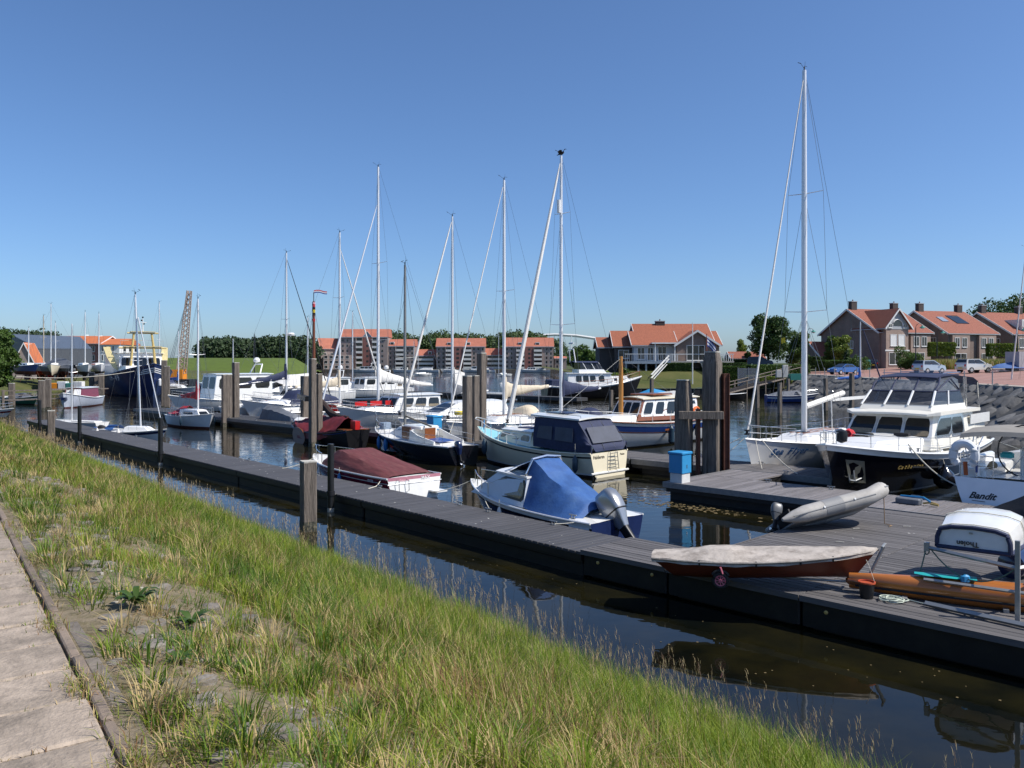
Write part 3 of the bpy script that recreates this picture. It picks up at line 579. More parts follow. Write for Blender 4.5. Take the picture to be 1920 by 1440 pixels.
# ---------------------------------------------------------------- piles and posts
def pile(loc, wd, top, label, head=0, rz=0., lean=(0,0), m='pile', cap=True, group='timber mooring piles', par=None):
    t = par or thing('mooring_pile', label, 'pile', (loc[0],loc[1],0), rz, group); h = wd/2; c = h*.17
    def ring(z, k, n=None):
        q, e = h*k, c*k; pts = [(-q+e,-q),(q-e,-q),(q,-q+e),(q,q-e),(q-e,q),(-q+e,q),(-q,q-e),(-q,-q+e)]
        return [(x_+lean[0]*z, y_+lean[1]*z, z) for x_, y_ in pts]
    zs = [-1.]+[i*top/10 for i in range(10)]+[top-.02]; rings = []
    for z in zs:
        k = 1-.03*z/top
        if head and z > top-head: k *= lerp(1, .72, (z-(top-head))/head)
        rings.append(ring(z, k*(1+.03*noise.noise(Vector((z*1.3,loc[0],0))))))
    if head: rings = [r for r in rings if r[0][2] < top-head-.05]+[ring(top-head, .96), ring(top-.04, .72)]
    G().loft(rings).wob(.012, 3, loc[0]).build('shaft', m, t, 40)
    if cap:
        e = [(x_, y_, top-.035) for x_, y_, _ in ring(top, .78 if head else .98)]; G().loft([e, [(p_[0],p_[1],top+.012) for p_ in e]]).wob(.008,4).build('head', 'pilecap', t, 40)
    G().loft([ring(-.5, 1.03), ring(.28, 1.03)], cap=False).build('tide_mark', mat('tide_mark', (.02,.022,.014), .6, var=.5, scale=4, dirt=(.3,.27,.2), dscale=6, damt=.6), t, 40)
    return t
p1 = pile(ab(-17.6,27.5), .58, 4.05, 'bleached square headed pile above the blue service box', .75, RZA+.15)
p2 = pile(ab(-16.75,28.2), .64, 5.15, 'tallest bleached pile, right of the service box with rusty beam', .45, RZA+.2)
dg = thing('pile_brace', 'dark timber brace linking the two bleached piles', 'brace', ab(-17.6,27.5), ang(ab(-16.75,28.2)-ab(-17.6,27.5)))
G().bbox(-.25, 1.45, -.56, -.38, 2.55, 2.85, .02).build('beam', 'pile', dg, 0); G().box(.5,.62,-.2,.3,-.4,2.9).build('steel_bar', 'rust', dg, 0)
rb = thing('guide_beam', 'rusty steel guide beam on the tallest pile', 'beam', ab(-16.75,28.2)+Vector((.42,-.1,0)), .1)
G().box(-.02,.14,-.13,.13,-.5,4.3).build('web', 'rust', rb, 0); G().box(.145,.18,-.18,.18,-.5,4.3).build('flange', 'rust', rb, 0); G().box(-.06,-.025,-.18,.18,-.5,4.3).build('flange', 'rust', rb, 0)
for i, (u, v, z, wd, lb) in enumerate(((876,852,4.05,.40,'left short pile of the cluster beside the cream cruiser bow'), (890,848,4.05,.40,'right short pile of the cluster beside the cream cruiser bow'), (903,845,5.25,.42,'tall dark pile of the cluster beside the cream cruiser bow'))):
    pile(W(u,v,0), wd, z, lb, 0, RZA)
for u, v, z, wd, lb in ((428,798,3.85,.46,'short thick pile left of the white cruiser with navy hood'), (442,797,4.75,.44,'tall pile left of the white cruiser with navy hood'), (420,800,3.85,.30,'dark slim pile at the left of the pile pair'),
    (586,838,4.95,.34,'tall pile beside the maroon covered sailing barge'), (598,836,4.1,.32,'reddish pile right of the tall barge pile'), (571,822,3.9,.40,'pale topped pile left of the barge pile')):
    pile(W(u,v,0), wd, z, lb, 0, RZA, m='pile')
br = thing('pile_brace', 'dark beam bridging the piles near the maroon barge', 'brace', W(570,822,0), ang(W(588,836,0)-W(570,822,0)))
G().box(-.2,4.2,-.4,-.15,2.5,2.8).build('beam', 'tar', br, 0)
pile(W(578,995,0), .40, 1.95, 'weathered grey wooden post standing in the near water', 0, .5)
pile(W(96,830,0), .40, 1.9, 'distant weathered wooden post by the near pontoon', 0, .5)
for u, v, top, lb in ((653,955,2.15,'nearest black steel post beside the narrow pontoon'), (319,871,2.2,'second black steel post along the narrow pontoon'), (152,831,2.2,'third black steel post along the narrow pontoon'), (50,812,2.2,'black steel post at the far end of the narrow pontoon')):
    c = W(u,v,0); c = O1+U1*((c-O1).dot(U1))+N1*.17; t = thing('steel_post', lb, 'post', c, 0, 'black steel pontoon posts'); r = .105
    G().lathe([(r,-.8),(r,top-.02),(r-.02,top)], 14).build('pipe', 'pstl', t); G().lathe([(r+.03,.52),(r+.03,.66)], 14).build('collar', 'blackp', t); G().bar((0,0,.53),tuple(-N1*.2+Vector((0,0,.53))),.04,4).build('bracket', 'blackp', t, 0)
    G().lathe([(r+.006,-.3),(r+.006,.12)], 14).build('growth', mat('barnacle_growth', (.45,.42,.36), .9, var=.5, scale=15), t)
# blue service boxes
def sbox(loc, rz, label, k=1.):
    t = thing('service_box', label, 'box', loc, rz, 'blue dockside service boxes')
    G().bbox(-.24*k,.24*k,-.26*k,.26*k,0,.33*k,.015).build('plinth', mat('plinth_white', (.62,.62,.60), .6), t); G().bbox(-.27*k,.27*k,-.29*k,.29*k,.335*k,.98*k,.015).build('cabinet', 'boxblue', t); G().bbox(-.30*k,.30*k,-.33*k,.33*k,.985*k,1.06*k,.02).build('lid', 'boxblue', t)
    G().box(.272*k,.278*k,-.02,.02,.5*k,.62*k).build('lock', 'steel', t, 0)
sbox(ab(-15.6,24.15,.6), RZA, 'blue service box on a white plinth at the pontoon corner')
sbox(ab(-35.2,29.6,.6), RZA, 'blue service box behind the black sloop mast', 1.1)

# bird droppings on the decking
g = G(); dr = random.Random(3)
for i in range(150):
    if i < 90: c = O1+U1*dr.uniform(0,40)-N1*dr.uniform(.05,1.75); z_ = .556
    else: c = ab(dr.uniform(-9,1), dr.uniform(14,23.4)); z_ = .606
    r_ = dr.uniform(.008,.028); a_ = dr.uniform(0,6.28); g.poly([Vector((c.x+r_*math.cos(a_+q)*dr.uniform(.6,1.5), c.y+r_*math.sin(a_+q)*dr.uniform(.6,1.5), z_)) for q in np.linspace(0,6.28,7)[:-1]], .002)
tag(g.build('bird_droppings', mat('droppings', (.62,.61,.57), .9), None, 0), 'white bird droppings spotted over the decking', 'droppings', kind='stuff')
# ================================================================ BOAT KIT (local frame: +x bow, +y port, z up from the waterline)
class Hull:
    def __init__(s, L, B, g, draft=.35, sw=.85, rake=.6, trake=0., p=(.30,.75), fine=2.0, smax=.42):
        s.L, s.B, s.gg, s.d, s.sw, s.rake, s.tr, s.p, s.fine, s.sm = L, B, g, draft, sw, rake, trake, p, fine, smax
    def b(s, q): return s.B/2*(s.sw+(1-s.sw)*math.sin(math.pi/2*q/s.sm) if q < s.sm else 1-((q-s.sm)/(1-s.sm))**s.fine)
    def g(s, q):
        a, m, c = s.gg; return a+(-3*a+4*m-c)*q+(2*a-4*m+2*c)*q*q
    def t(s, q, z): return (z+s.d)/(s.g(q)+s.d)
    def pt(s, q, t, sd, off=0.):
        t = max(t, 0); p = lerp(s.p[0], s.p[1], q*q); y = s.b(q)*t**p
        k = max(0, (q-.55)/.45); x = -s.L/2+s.L*q-s.rake*(1-t)*k*k+s.tr*(1-t)*(1-q)**5
        return Vector((x+off*k*k*.6, sd*(y+off), -s.d+(s.g(q)+s.d)*t))
    def shell(s, lo, hi, off=0., nt=8, ns=26, q0=0., q1=1.):
        g = G()
        for sd in (1, -1):
            rows = []
            for i in range(ns+1):
                q = lerp(q0, q1, 1-(1-i/ns)**1.25); a, c = s.t(q, lo(q)) if lo else 0, (s.t(q, hi(q)) if hi else 1)
                rows.append([s.pt(q, lerp(a, c, j/nt), sd, off) for j in range(nt+1)][::sd])
            g.grid(rows)
        return g
    def ring(s, q, off=0., n=9, t0=0.):
        return [s.pt(q, lerp(1, t0, j/n), 1, off) for j in range(n+1)]+[s.pt(q, lerp(t0, 1, j/n), -1, off) for j in range(1, n+1)]
    def make(s, par, m, bot=None, boot=.06, deck='deckw', stripes=(), transom=None, rub=None, deckdrop=.03, rubr=.025):
        h = s.shell(None, None).build('hull', m, par, 50)
        G().add(s.ring(0), [tuple(range(19))]).build('transom', transom or m, par, 0)
        if bot:
            b_ = s.shell(None, lambda q: boot, .004, 4); tt = s.t(0, boot); r_ = [p_+Vector((-.004,0,0)) for p_ in s.ring(0, .004, 4, 0.)]
            b_.build('antifouling', bot, par, 50)
        for lo, hi, mm in stripes: s.shell(lo, hi, .006, 2).build('stripe', mm, par, 50)
        rows = []
        for i in range(25):
            q = i/24; e = s.pt(q, 1, 1); z = s.g(q)-deckdrop
            rows.append([(e.x, e.y*.985*k, z+.05*s.B/2*(1-k*k)) for k in (-1,-.6,-.2,.2,.6,1)])
        G().grid(rows).build('deck', deck, par, 60)
        if rub:
            g = G()
            pts = [s.pt(i/30, 1, 1, .008) for i in range(31)]+[s.pt(i/30, 1, -1, .008) for i in range(29,-1,-1)]
            g.tube(pts, rubr, 6).build('rub_rail', rub, par)
        return h
    def rail(s, par, q0, q1, h, n, m='steel', mid=True, inset=.06, bow=False, r=.013, name='guard_rail'):
        for sd in ((1, -1)):
            g = G(); top = []; md = []
            for i in range(n+1):
                q = lerp(q0, q1, i/n); p_ = s.pt(q, 1, sd, -inset); 
                if abs(p_.y) < inset*.2: p_.y = 0
                top.append(p_+Vector((0,0,h))); md.append(p_+Vector((0,0,h*.5)))
                g.bar(p_-Vector((0,0,.05)), top[-1], r*.9, 5)
            g.tube(top, r, 5)
            if mid: g.tube(md, r*.55, 4)
            g.build(name, m, par)
def house(par, name, m, x0, x1, w0, w1, z0, h, rf=.3, ra=.1, tum=.08, camber=.06, wins=(), roof=None, over=.06, z1=None):
    """cabin: aft x0, forward x1, half widths w0 (aft) w1 (fwd); wins = (face, u0, u1, v0, v1, glass, frame)"""
    zb = lambda u: lerp(z0, z1 if z1 is not None else z0, u)
    def ring(u):
        xx, ww = (x0, w0) if u == 0 else (x1, w1); rk = ra if u == 0 else -rf; zz = zb(u); out = []
        for y, v in ((-1,0),(-1,1),(-.5,1+camber/h),(0,1+1.25*camber/h),(.5,1+camber/h),(1,1),(1,0)):
            out.append((xx+rk*v, y*(ww-tum*min(v,1) if abs(y) == 1 else ww-tum), lerp(zz, z0+h, v) if v <= 1 else z0+h*v))
        return out
    c = G().loft([ring(0), ring(1)]).build(name, m, par, 30)
    def side(u, v, sd, o): return Vector((lerp(x0+ra*v, x1-rf*v, u), sd*(lerp(w0, w1, u)-tum*v+o), lerp(zb(u), z0+h, v)))
    def front(u, v, o): return Vector((x1-rf*v+o, lerp(-1, 1, u)*(w1-tum*v), lerp(zb(1), z0+h, v)))
    def back(u, v, o): return Vector((x0+ra*v-o, lerp(1, -1, u)*(w0-tum*v), lerp(z0, z0+h, v)))
    for wn in wins:
        fc, u0, u1, v0, v1 = wn[:5]; gl = wn[5] if len(wn) > 5 else 'glass'; fr = wn[6] if len(wn) > 6 else None; sk = wn[7] if len(wn) > 7 else 0
        du, dv = (u1-u0), (v1-v0); cu = .10*du if fc in 'LR' else .06*du; cv = .22*dv
        def outline(e, o):
            a0, a1, b0, b1 = u0-e*.35, u1+e*.35, v0-e, v1+e
            pts = [(a0+cu,b0),(a1-cu,b0),(a1,b0+cv),(a1,b1-cv),(a1-cu,b1),(a0+cu,b1),(a0,b1-cv),(a0,b0+cv)]
            pts = [(a+sk*(v_-b0), v_) for a, v_ in pts]
            f = (lambda a, v_: side(a, v_, 1, o)) if fc == 'L' else (lambda a, v_: side(a, v_, -1, o)) if fc == 'R' else (lambda a, v_: front(a, v_, o)) if fc == 'F' else (lambda a, v_: back(a, v_, o))
            return [f(a, v_) for a, v_ in pts]
        half = gl == 'half'; gl = 'glass' if half else gl
        if fr: G().loft([outline(.09,-.02), outline(.09,.012)]).build('window_frame', fr, c, 0)
        G().loft([outline(0,-.02), outline(0,.017 if fr else .008)]).build('window', gl, c, 0)
        if half:
            v1 = v0+dv*.36; cv = .05*dv; v0 += .02*dv; G().loft([outline(-.015,.0), outline(-.015,.022 if fr else .013)]).build('curtain', 'curt', c, 0)
    if roof:
        o = over
        def rr(xx, ww, dz): return [(xx, y*ww, z0+h+dz+camber*1.1*(1-y*y)+.012) for y in (-1,-.6,-.2,.2,.6,1)]+[(xx, y*ww, z0+h+dz+camber*1.1*(1-y*y)+.06) for y in (1,.6,.2,-.2,-.6,-1)]
        G().loft([rr(x0+ra-o, w0-tum+o, 0), rr(x1-rf+o, w1-tum+o, 0)]).build('cabin_roof', roof, c, 30)
    return c
def fender(par, p, m='fender', h=.55, r=.11, line=.5):
    x, y, z = p
    f = G().lathe([(.02,-h/2-.06),(.05,-h/2-.02),(r,-h/2+.1),(r,h/2-.1),(.05,h/2+.02),(.03,h/2+.08)], 12, p).build('fender', m, par)
    G().bar((x,y,z+h/2+.05), (x,y,z+h/2+line), .009, 5).build('fender_line', 'rope', f)
def skin(par, name, m, rings, wob=0., sc=2., closed=True, seed=0, sub=3, cap=True):
    """loft with extra cross rings so cloth can crease"""
    out = []
    for a, c in zip(rings, rings[1:]):
        for k in range(sub): out.append([Vector(p).lerp(Vector(q), k/sub) for p, q in zip(a, c)])
    out.append([Vector(p) for p in rings[-1]])
    g = G().loft(out, closed, cap)
    if wob: g.wob(wob, sc, seed); g.wob(wob*.45, sc*3.3, seed+9)
    return g.build(name, m, par, 45)
def densify(r, k=3):
    out = []
    for a, c in zip(r, r[1:]): out += [Vector(a).lerp(Vector(c), i/k) for i in range(k)]
    return out+[Vector(r[-1])]
def mast(par, x, z0, top, r=.085, m='alu', spread=(), stays=True, bow=None, stern=None, beam=1.5, zdeck=1., furl=None, frac=.97, gear=True, aft_sw=-.12, wr=.008, y0=0.):
    g = G(); g.tube([(x,y0,z0),(x,y0,lerp(z0,top,.6)),(x,y0,top)], r, 10, rs=[r, r, r*.72]); ms = g.build('mast', m, par)
    ends = []
    for f, w_ in spread:
        zz = lerp(z0, top, f); g = G(); g.bar((x,y0,zz), (x+aft_sw,y0+w_,zz+.06), .022, 6, .015); g.bar((x,y0,zz), (x+aft_sw,y0-w_,zz+.06), .022, 6, .015); g.build('spreader', m, ms); ends.append((zz+.06, w_))
    if stays:
        for sd in (1, -1):
            g = G(); pts = [(x,y0,top-.05)]+[(x+aft_sw, y0+sd*w_, zz) for zz, w_ in sorted(ends, reverse=True)]+[(x-.1, y0+sd*(beam/2-.08), zdeck)]
            for p_, q_ in zip(pts, pts[1:]): g.bar(p_, q_, wr, 4)
            for zz, w_ in ends[:1]: g.bar((x,y0,zz-.1), (x-.55, y0+sd*(beam/2-.1), zdeck), wr, 4); g.bar((x,y0,zz-.1), (x+.5, y0+sd*(beam/2-.14), zdeck), wr, 4)
            if len(ends) > 1: g.bar((x,y0,ends[1][0]-.1), (x+aft_sw, y0+sd*ends[0][1], ends[0][0]), wr, 4)
            g.build('shroud', 'wire', ms)
        if stern: G().bar((x-.05,y0,top), stern, wr, 4).build('backstay', 'wire', ms)
        G().bar((x-.12,y0,top-.1), (x-.16,y0,z0+.4), wr*.9, 4).build('halyard', 'wire', ms)
    if bow:
        tp = Vector((x+r,y0,lerp(z0,top,frac))); bw = Vector(bow)
        if furl: 
            g = G(); g.tube([bw+Vector((0,0,.25)), bw.lerp(tp,.04), bw.lerp(tp,.5), bw.lerp(tp,.93), tp], .05, 8, rs=[.04,furl[1],furl[1]*.85,furl[1]*.5,.02]); g.build('furled_genoa', furl[0], ms)
            G().lathe([(.11,0),(.11,.05),(.05,.06),(.05,.14),(.11,.15),(.11,.2)], 10, (bw.x,bw.y,bw.z+.12)).build('furler_drum', 'blackp', ms)
        else: G().bar(bw, tp, wr, 4).build('forestay', 'wire', ms)
    if gear:
        g = G(); g.bar((x,y0,top), (x,y0,top+.16), .03, 6); g.bar((x,y0,top+.08), (x+.38,y0,top+.22), .008, 4); g.bar((x+.38,y0+.03,top+.2), (x+.38,y0-.12,top+.28), .014, 4); g.bar((x-.05,y0,top), (x-.09,y0,top+.42), .006, 4); g.bar((x,y0,top+.2),(x-.28,y0,top+.24),.01,4)
        g.build('masthead_gear', 'blackp', ms)
    return ms
def boom(par, x, z, L, cover, m='alu', r=.06, rise=.0, fat=.2, stack=.75, seed=0, wrap=True):
    bo = G().bar((x,0,z), (x-L,0,z+rise), r, 8).build('boom', m, par)
    if cover:
        rings = []
        for i in range(9):
            f = i/8; c = Vector((x+.06-f*(L-.15), 0, z+rise*f)); hh = lerp(stack, .16, min(1, f*1.15)**.6); ww = lerp(fat, fat*.45, f)*(.5 if i == 0 else 1); sg = -.12*math.sin(f*9+seed)*.4
            rings.append([(c.x, ww*.55*math.sin(t_), c.z-.10+sg*.3+(hh+.1)*(.5-.5*math.cos(t_))) for t_ in np.linspace(0, 2*math.pi, 11)[:-1]])
        skin(bo, 'sail_cover', cover, rings, .035, 2.2, seed=seed)
        if wrap: G().tube([(x+.0,0,z-.15),(x+.02,0,z+.6),(x,0,z+1.25)], .13, 9, rs=[.15,.15,.10]).build('cover_collar', cover, bo)
    return bo
def outboard(par, loc, k=1., m='blackp', tilt=0., rz=0., lm='blackp'):
    t = bpy.data.objects.new('outboard_motor', None); COL.objects.link(t); t.parent = par; t.location = loc; t.rotation_euler = (0, tilt, rz); t.scale = (k,k,k)
    def el(z, a, b_, x=0, n=20): return [(x+a*math.copysign(abs(math.cos(q))**.5, math.cos(q)), b_*math.copysign(abs(math.sin(q))**.5, math.sin(q)), z) for q in np.linspace(0,2*math.pi,n+1)[:-1]]
    G().loft([el(-.20,.12,.09,-.02), el(-.05,.17,.12,-.02), el(.10,.23,.16,-.02), el(.20,.27,.19,-.02), el(.42,.29,.20,-.02), el(.62,.27,.185,-.01), el(.72,.21,.145,0), el(.75,.10,.07,0)]).build('cowling', m, t, 60)
    G().loft([el(-.15,.13,.10,-.02), el(-.25,.11,.07,-.02), el(-.62,.11,.05,-.04), el(-.66,.22,.10,-.06), el(-.69,.22,.10,-.06), el(-.70,.10,.035,-.04), el(-1.0,.09,.03,-.04)]).build('leg', lm, t, 50)
    G().tube([(.18,0,-.86),(.05,0,-.86),(-.22,0,-.86)], .06, 10, rs=[.01,.065,.05]).build('gearcase', lm, t)
    G().loft([el(.16,.262,.182,-.02), el(.175,.272,.190,-.02), el(.19,.274,.192,-.02)], cap=False).build('cowl_seam', 'blackp', t, 30)
    g = G()
    for i in range(3):
        a = i*2.094; c, s_ = math.cos(a), math.sin(a); g.poly([(-.27,.03*c,-.86+.03*s_),(-.22,.17*c-.08*s_,-.86+.17*s_+.08*c),(-.27,.2*c,-.86+.2*s_),(-.31,.15*c+.08*s_,-.86+.15*s_-.08*c)], .012)
    g.build('propeller', 'steel', t)
    G().box(.1,.32,-.09,.09,-.15,.08).build('bracket', 'blackp', t, 0)
    return t
def boat(name, label, cat, bow, d, L, group=None, z=0.):
    d = Vector(d).normalized(); c = Vector(bow)-d*(L/2); return thing(name, label, cat, (c.x,c.y,z), ang(d), group)
def a_for(u, b):
    r = (u-960)/F; return b*(r*BX.y-BX.x)/(AX.x-r*AX.y)
def z_at(v, p): return H+(HZ-v)*p.y/F
def flag(par, p, d, w_, h, cols, name='flag', sag=.3, vertical=False):
    """striped flag hanging from p"""
    for k, cm in enumerate(cols):
        rows = []
        for i in range(7):
            f = i/6; rows.append([(p[0]+d[0]*w_*f*.8, p[1]+d[1]*w_*f*.8+.06*math.sin(f*7+j), p[2]-h*(k+j)/len(cols)-sag*w_*f*f) for j in (0,.5,1)])
        G().grid(rows).build(name+'_stripe', cm, par, 60)
NB_ = -BX
def sloop(label, u_mast, v_top, xm, L, B_, hullm='greyhull', g=(1.0,.98,1.25), cover='whitec', furl=('whitec',.085), spread=((.36,.85),(.66,.75)), head=NB_, bowb=31.55, stripe=None, boomL=3.4, boomz=2.5, bot='dkbot', name='sailing_yacht', hood=None, wins=3, mr=.085, frac=.97, mb=None, group=None, cabm='white', rise=.0, fat=.2, stack=.75, a=None, seed=0, mm='alu'):
    sgn = 1 if head.dot(NB_) > 0 else -1
    bb = bowb+xm if mb is None else mb
    a_ = a_for(u_mast, bb) if a is None else a; mp = ab(a_, bb); top = z_at(v_top, mp)
    bow = mp+head*xm; t = boat(name, label, 'sailboat', bow, head, L, group)
    hl = Hull(L, B_, g, .4, .72, .9, .25, (.32,.8), 2.0, .45)
    hl.make(t, hullm, bot, .07, stripes=[(lambda q: hl.g(q)-.22, lambda q: hl.g(q)-.14, stripe)] if stripe else (), rub='alu', rubr=.02)
    zd = g[1]; x1 = L/2-.30*L; x0 = -L*.16
    ww = tuple(('L','R')[i % 2:i % 2+1][0] for i in range(2))
    wl_ = [(s_, .12+.8*i/wins, .12+.8*(i+.72)/wins, .38, .78) for s_ in 'LR' for i in range(wins)]
    house(t, 'coachroof', cabm, x0, x1, B_*.33, B_*.20, zd-.02, .42, .7, .05, .1, .05, wl_, z1=hl.g(.72)-.02)
    for sd in (1,-1): G().bbox(-L*.43, x0-.02, sd*B_*.30-.09, sd*B_*.30+.09, zd-.04, zd+.22, .04).build('cockpit_coaming', 'white', t)
    G().box(-L*.42, x0-.03, -B_*.2, B_*.2, zd-.03, zd+.035).build('cockpit_sole', mat('teak_deck', (.30,.20,.11), .8, var=.3, scale=6, stretch=(.3,8,1)), t, 0)
    hl.rail(t, .05, .80, .55, 6, 'steel', r=.011); hl.rail(t, .82, .985, .58, 3, 'steel', r=.014, name='pulpit')
    g_ = G(); 
    p1_, p2_ = hl.pt(.985,1,1,-.06), hl.pt(.985,1,-1,-.06); g_.bar(p1_+Vector((0,0,.58)), p2_+Vector((0,0,.58)), .014, 5); g_.build('pulpit', 'steel', t)
    g_ = G(); pts = [hl.pt(.05,1,1,-.06)+Vector((0,0,.55)), hl.pt(.0,1,1,-.08)+Vector((0,0,.58)), hl.pt(.0,1,-1,-.08)+Vector((0,0,.58)), hl.pt(.05,1,-1,-.06)+Vector((0,0,.55))]; g_.tube(pts, .014, 5); g_.bar(pts[1]-Vector((0,0,.6)), pts[1], .014, 5); g_.bar(pts[2]-Vector((0,0,.6)), pts[2], .014, 5); g_.build('pushpit', 'steel', t)
    xmm = L/2-xm; ms = mast(t, xmm, zd+.38, top, mr, mm, spread, True, (L/2-.12,0,g[2]+.05), (-L/2+.1,0,g[0]+.2), B_, zd, furl, frac)
    if boomL: boom(t, xmm-.1, boomz, boomL, cover, seed=seed, rise=rise, fat=fat, stack=stack)
    for sd in (1,-1):
        for q_ in (.34,.56): pf_ = hl.pt(q_,.78,sd,.13); fender(t, tuple(pf_), ('fendn','whitec','fender')[seed % 3], .55, .11, .35)
        G().lathe([(.07,0),(.05,.06),(.065,.12),(.05,.14)], 10, (-L*.30,sd*B_*.30,zd+.22)).build('winch', 'steel', t)
    G().bbox(x1-1.5,x1-1.0,-.25,.25,zd+.44,zd+.50,.02).build('deck_hatch', 'glass', t)
    for k_ in range(3): G().box(x0+.15,x1-.6,-.30+.3*k_-.012,-.30+.3*k_+.012,zd+.46,zd+.49).build('grab_rail', 'wood', t, 0)
    for sd in (1,-1): G().tube(cat((L/2-.35,sd*.25,g[2]),(L/2+.75,sd*1.1,.62),.08), .014, 5).build('mooring_line', 'rope', t)
    if hood: 
        skin(t, 'spray_hood', hood, [[(x_, y_*B_*.34, zd+.4+hh*(1-abs(y_)**2.5)) for y_ in np.linspace(-1,1,9)] for x_, hh in ((x0+.9,.05),(x0+.55,.5),(x0-.1,.62))], .0, closed=False)
    return t, hl, ms, mp, top
# ================================================================ BOATS
def dirL1(): return U1
# ---- blue cabin boat with blue cover, alongside the narrow pontoon
def blue_boat():
    L, B_ = 6.1, 2.25; n_off = -N1*(1.8+.28+B_/2)
    st = O1+U1*1.75+n_off; t = boat('cabin_boat', 'small white and navy cabin boat under a blue cover with silver outboard', 'motorboat', st+U1*L, U1, L)
    h = Hull(L, B_, (.62,.70,1.02), .3, .92, 1.0, -.05, (.22,.62), 2.3, .45)
    h.make(t, 'navy', None, stripes=[(lambda q: h.g(q)-.13, lambda q: h.g(q)+.0, 'white'), (lambda q: h.g(q)-.20, lambda q: h.g(q)-.15, 'blackp')], rub='greyhull', rubr=.028)
    cm = mat('cabin_pale_grey', (.56,.60,.66), .35, var=.06)
    house(t, 'cabin', cm, -.45, 2.25, .98, .66, .68, .78, 1.05, .0, .16, .05, [('L',.04,.44,.28,.86,'curt','blackp'),('L',.50,.93,.28,.86,'curt','blackp',-.35),('R',.04,.44,.28,.86,'curt','blackp'),('R',.50,.93,.28,.86,'curt','blackp',-.35),('F',.1,.9,.25,.8,'glass','blackp')], 'white', .03, z1=.78)
    G().bbox(.2,.85,-.42,.42,1.54,1.60,.03).build('roof_hatch', 'white', t)
    # targa bow and cover
    arch = [(-.32,-.86,.9),(-.36,-.76,1.6),(-.38,-.55,2.0),(-.38,0,2.06),(-.38,.55,2.0),(-.36,.76,1.6),(-.32,.86,.9)]
    G().tube(arch, .035, 8).build('targa_bow', 'steel', t)
    def cr(x, w_, top, tw, zb): return densify([(x,-w_,zb),(x,-lerp(w_,tw,.5),lerp(zb,top,.5)),(x,-tw,top),(x,0,top+.03),(x,tw,top),(x,lerp(w_,tw,.5),lerp(zb,top,.5)),(x,w_,zb)], 3)
    skin(t, 'cover', 'bluec', [cr(-.34,.90,1.97,.52,.86), cr(-.46,1.0,1.95,.50,.70), cr(-1.0,1.05,1.55,.50,.62), cr(-1.9,1.04,1.16,.46,.60), cr(-2.35,.98,.93,.42,.58), cr(-2.45,.85,.78,.4,.56)], .035, 1.6, False, 3, 5, cap=False)
    g = G()
    for sd in (1,-1): g.bar((.95,sd*.5,1.5), (-.38,sd*.60,1.95), .014, 5)
    g.build('roof_strut', 'steel', t)
    skin(t, 'windscreen_cover', 'navyc', [densify([(.75,-.5,1.5),(.75,0,1.54),(.75,.5,1.5)],3), densify([(-.38,-.55,2.0),(-.38,0,2.05),(-.38,.55,2.0)],3)], 0, closed=False)
    for sd in (1,-1): G().loft([[(-3.05,sd*.32,.60),(-3.05,sd*1.0,.62),(-2.95,sd*1.02,.42),(-2.95,sd*.32,.40)],[(-2.3,sd*.32,.64),(-2.3,sd*1.05,.66),(-2.3,sd*1.05,.45),(-2.3,sd*.32,.45)]]).build('stern_platform', 'white', t, 20)
    h.rail(t, .70, .95, .38, 3, 'steel', mid=False, inset=.1, r=.016, name='bow_rail')
    ob = outboard(t, (-3.10,0,.60), 1.18, 'cowl', R(40)); text('90', .13, 'ink', ob, frame((-.06,0,.752),(0,-1,0),(1,0,0)), ext=.004)
    for x in (-2.0, 1.2): pass
    G().tube(cat((1.2,.98,.72),(.3,1.55,.62),.03)+[], .012, 5).build('mooring_line', 'rope', t)
    G().tube(cat((-2.6,1.02,.62),(-2.2,1.5,.57),.02), .012, 5).build('mooring_line', 'rope', t)
    G().tube(cat((3.0,.0,1.0),(3.9,.9,.6),.06), .012, 5).build('mooring_line', 'rope', t)
    cleat(t, -2.35, .95, .66); fender(t, (.3,1.2,.35), 'whitec', .4, .08, .3)
blue_boat()
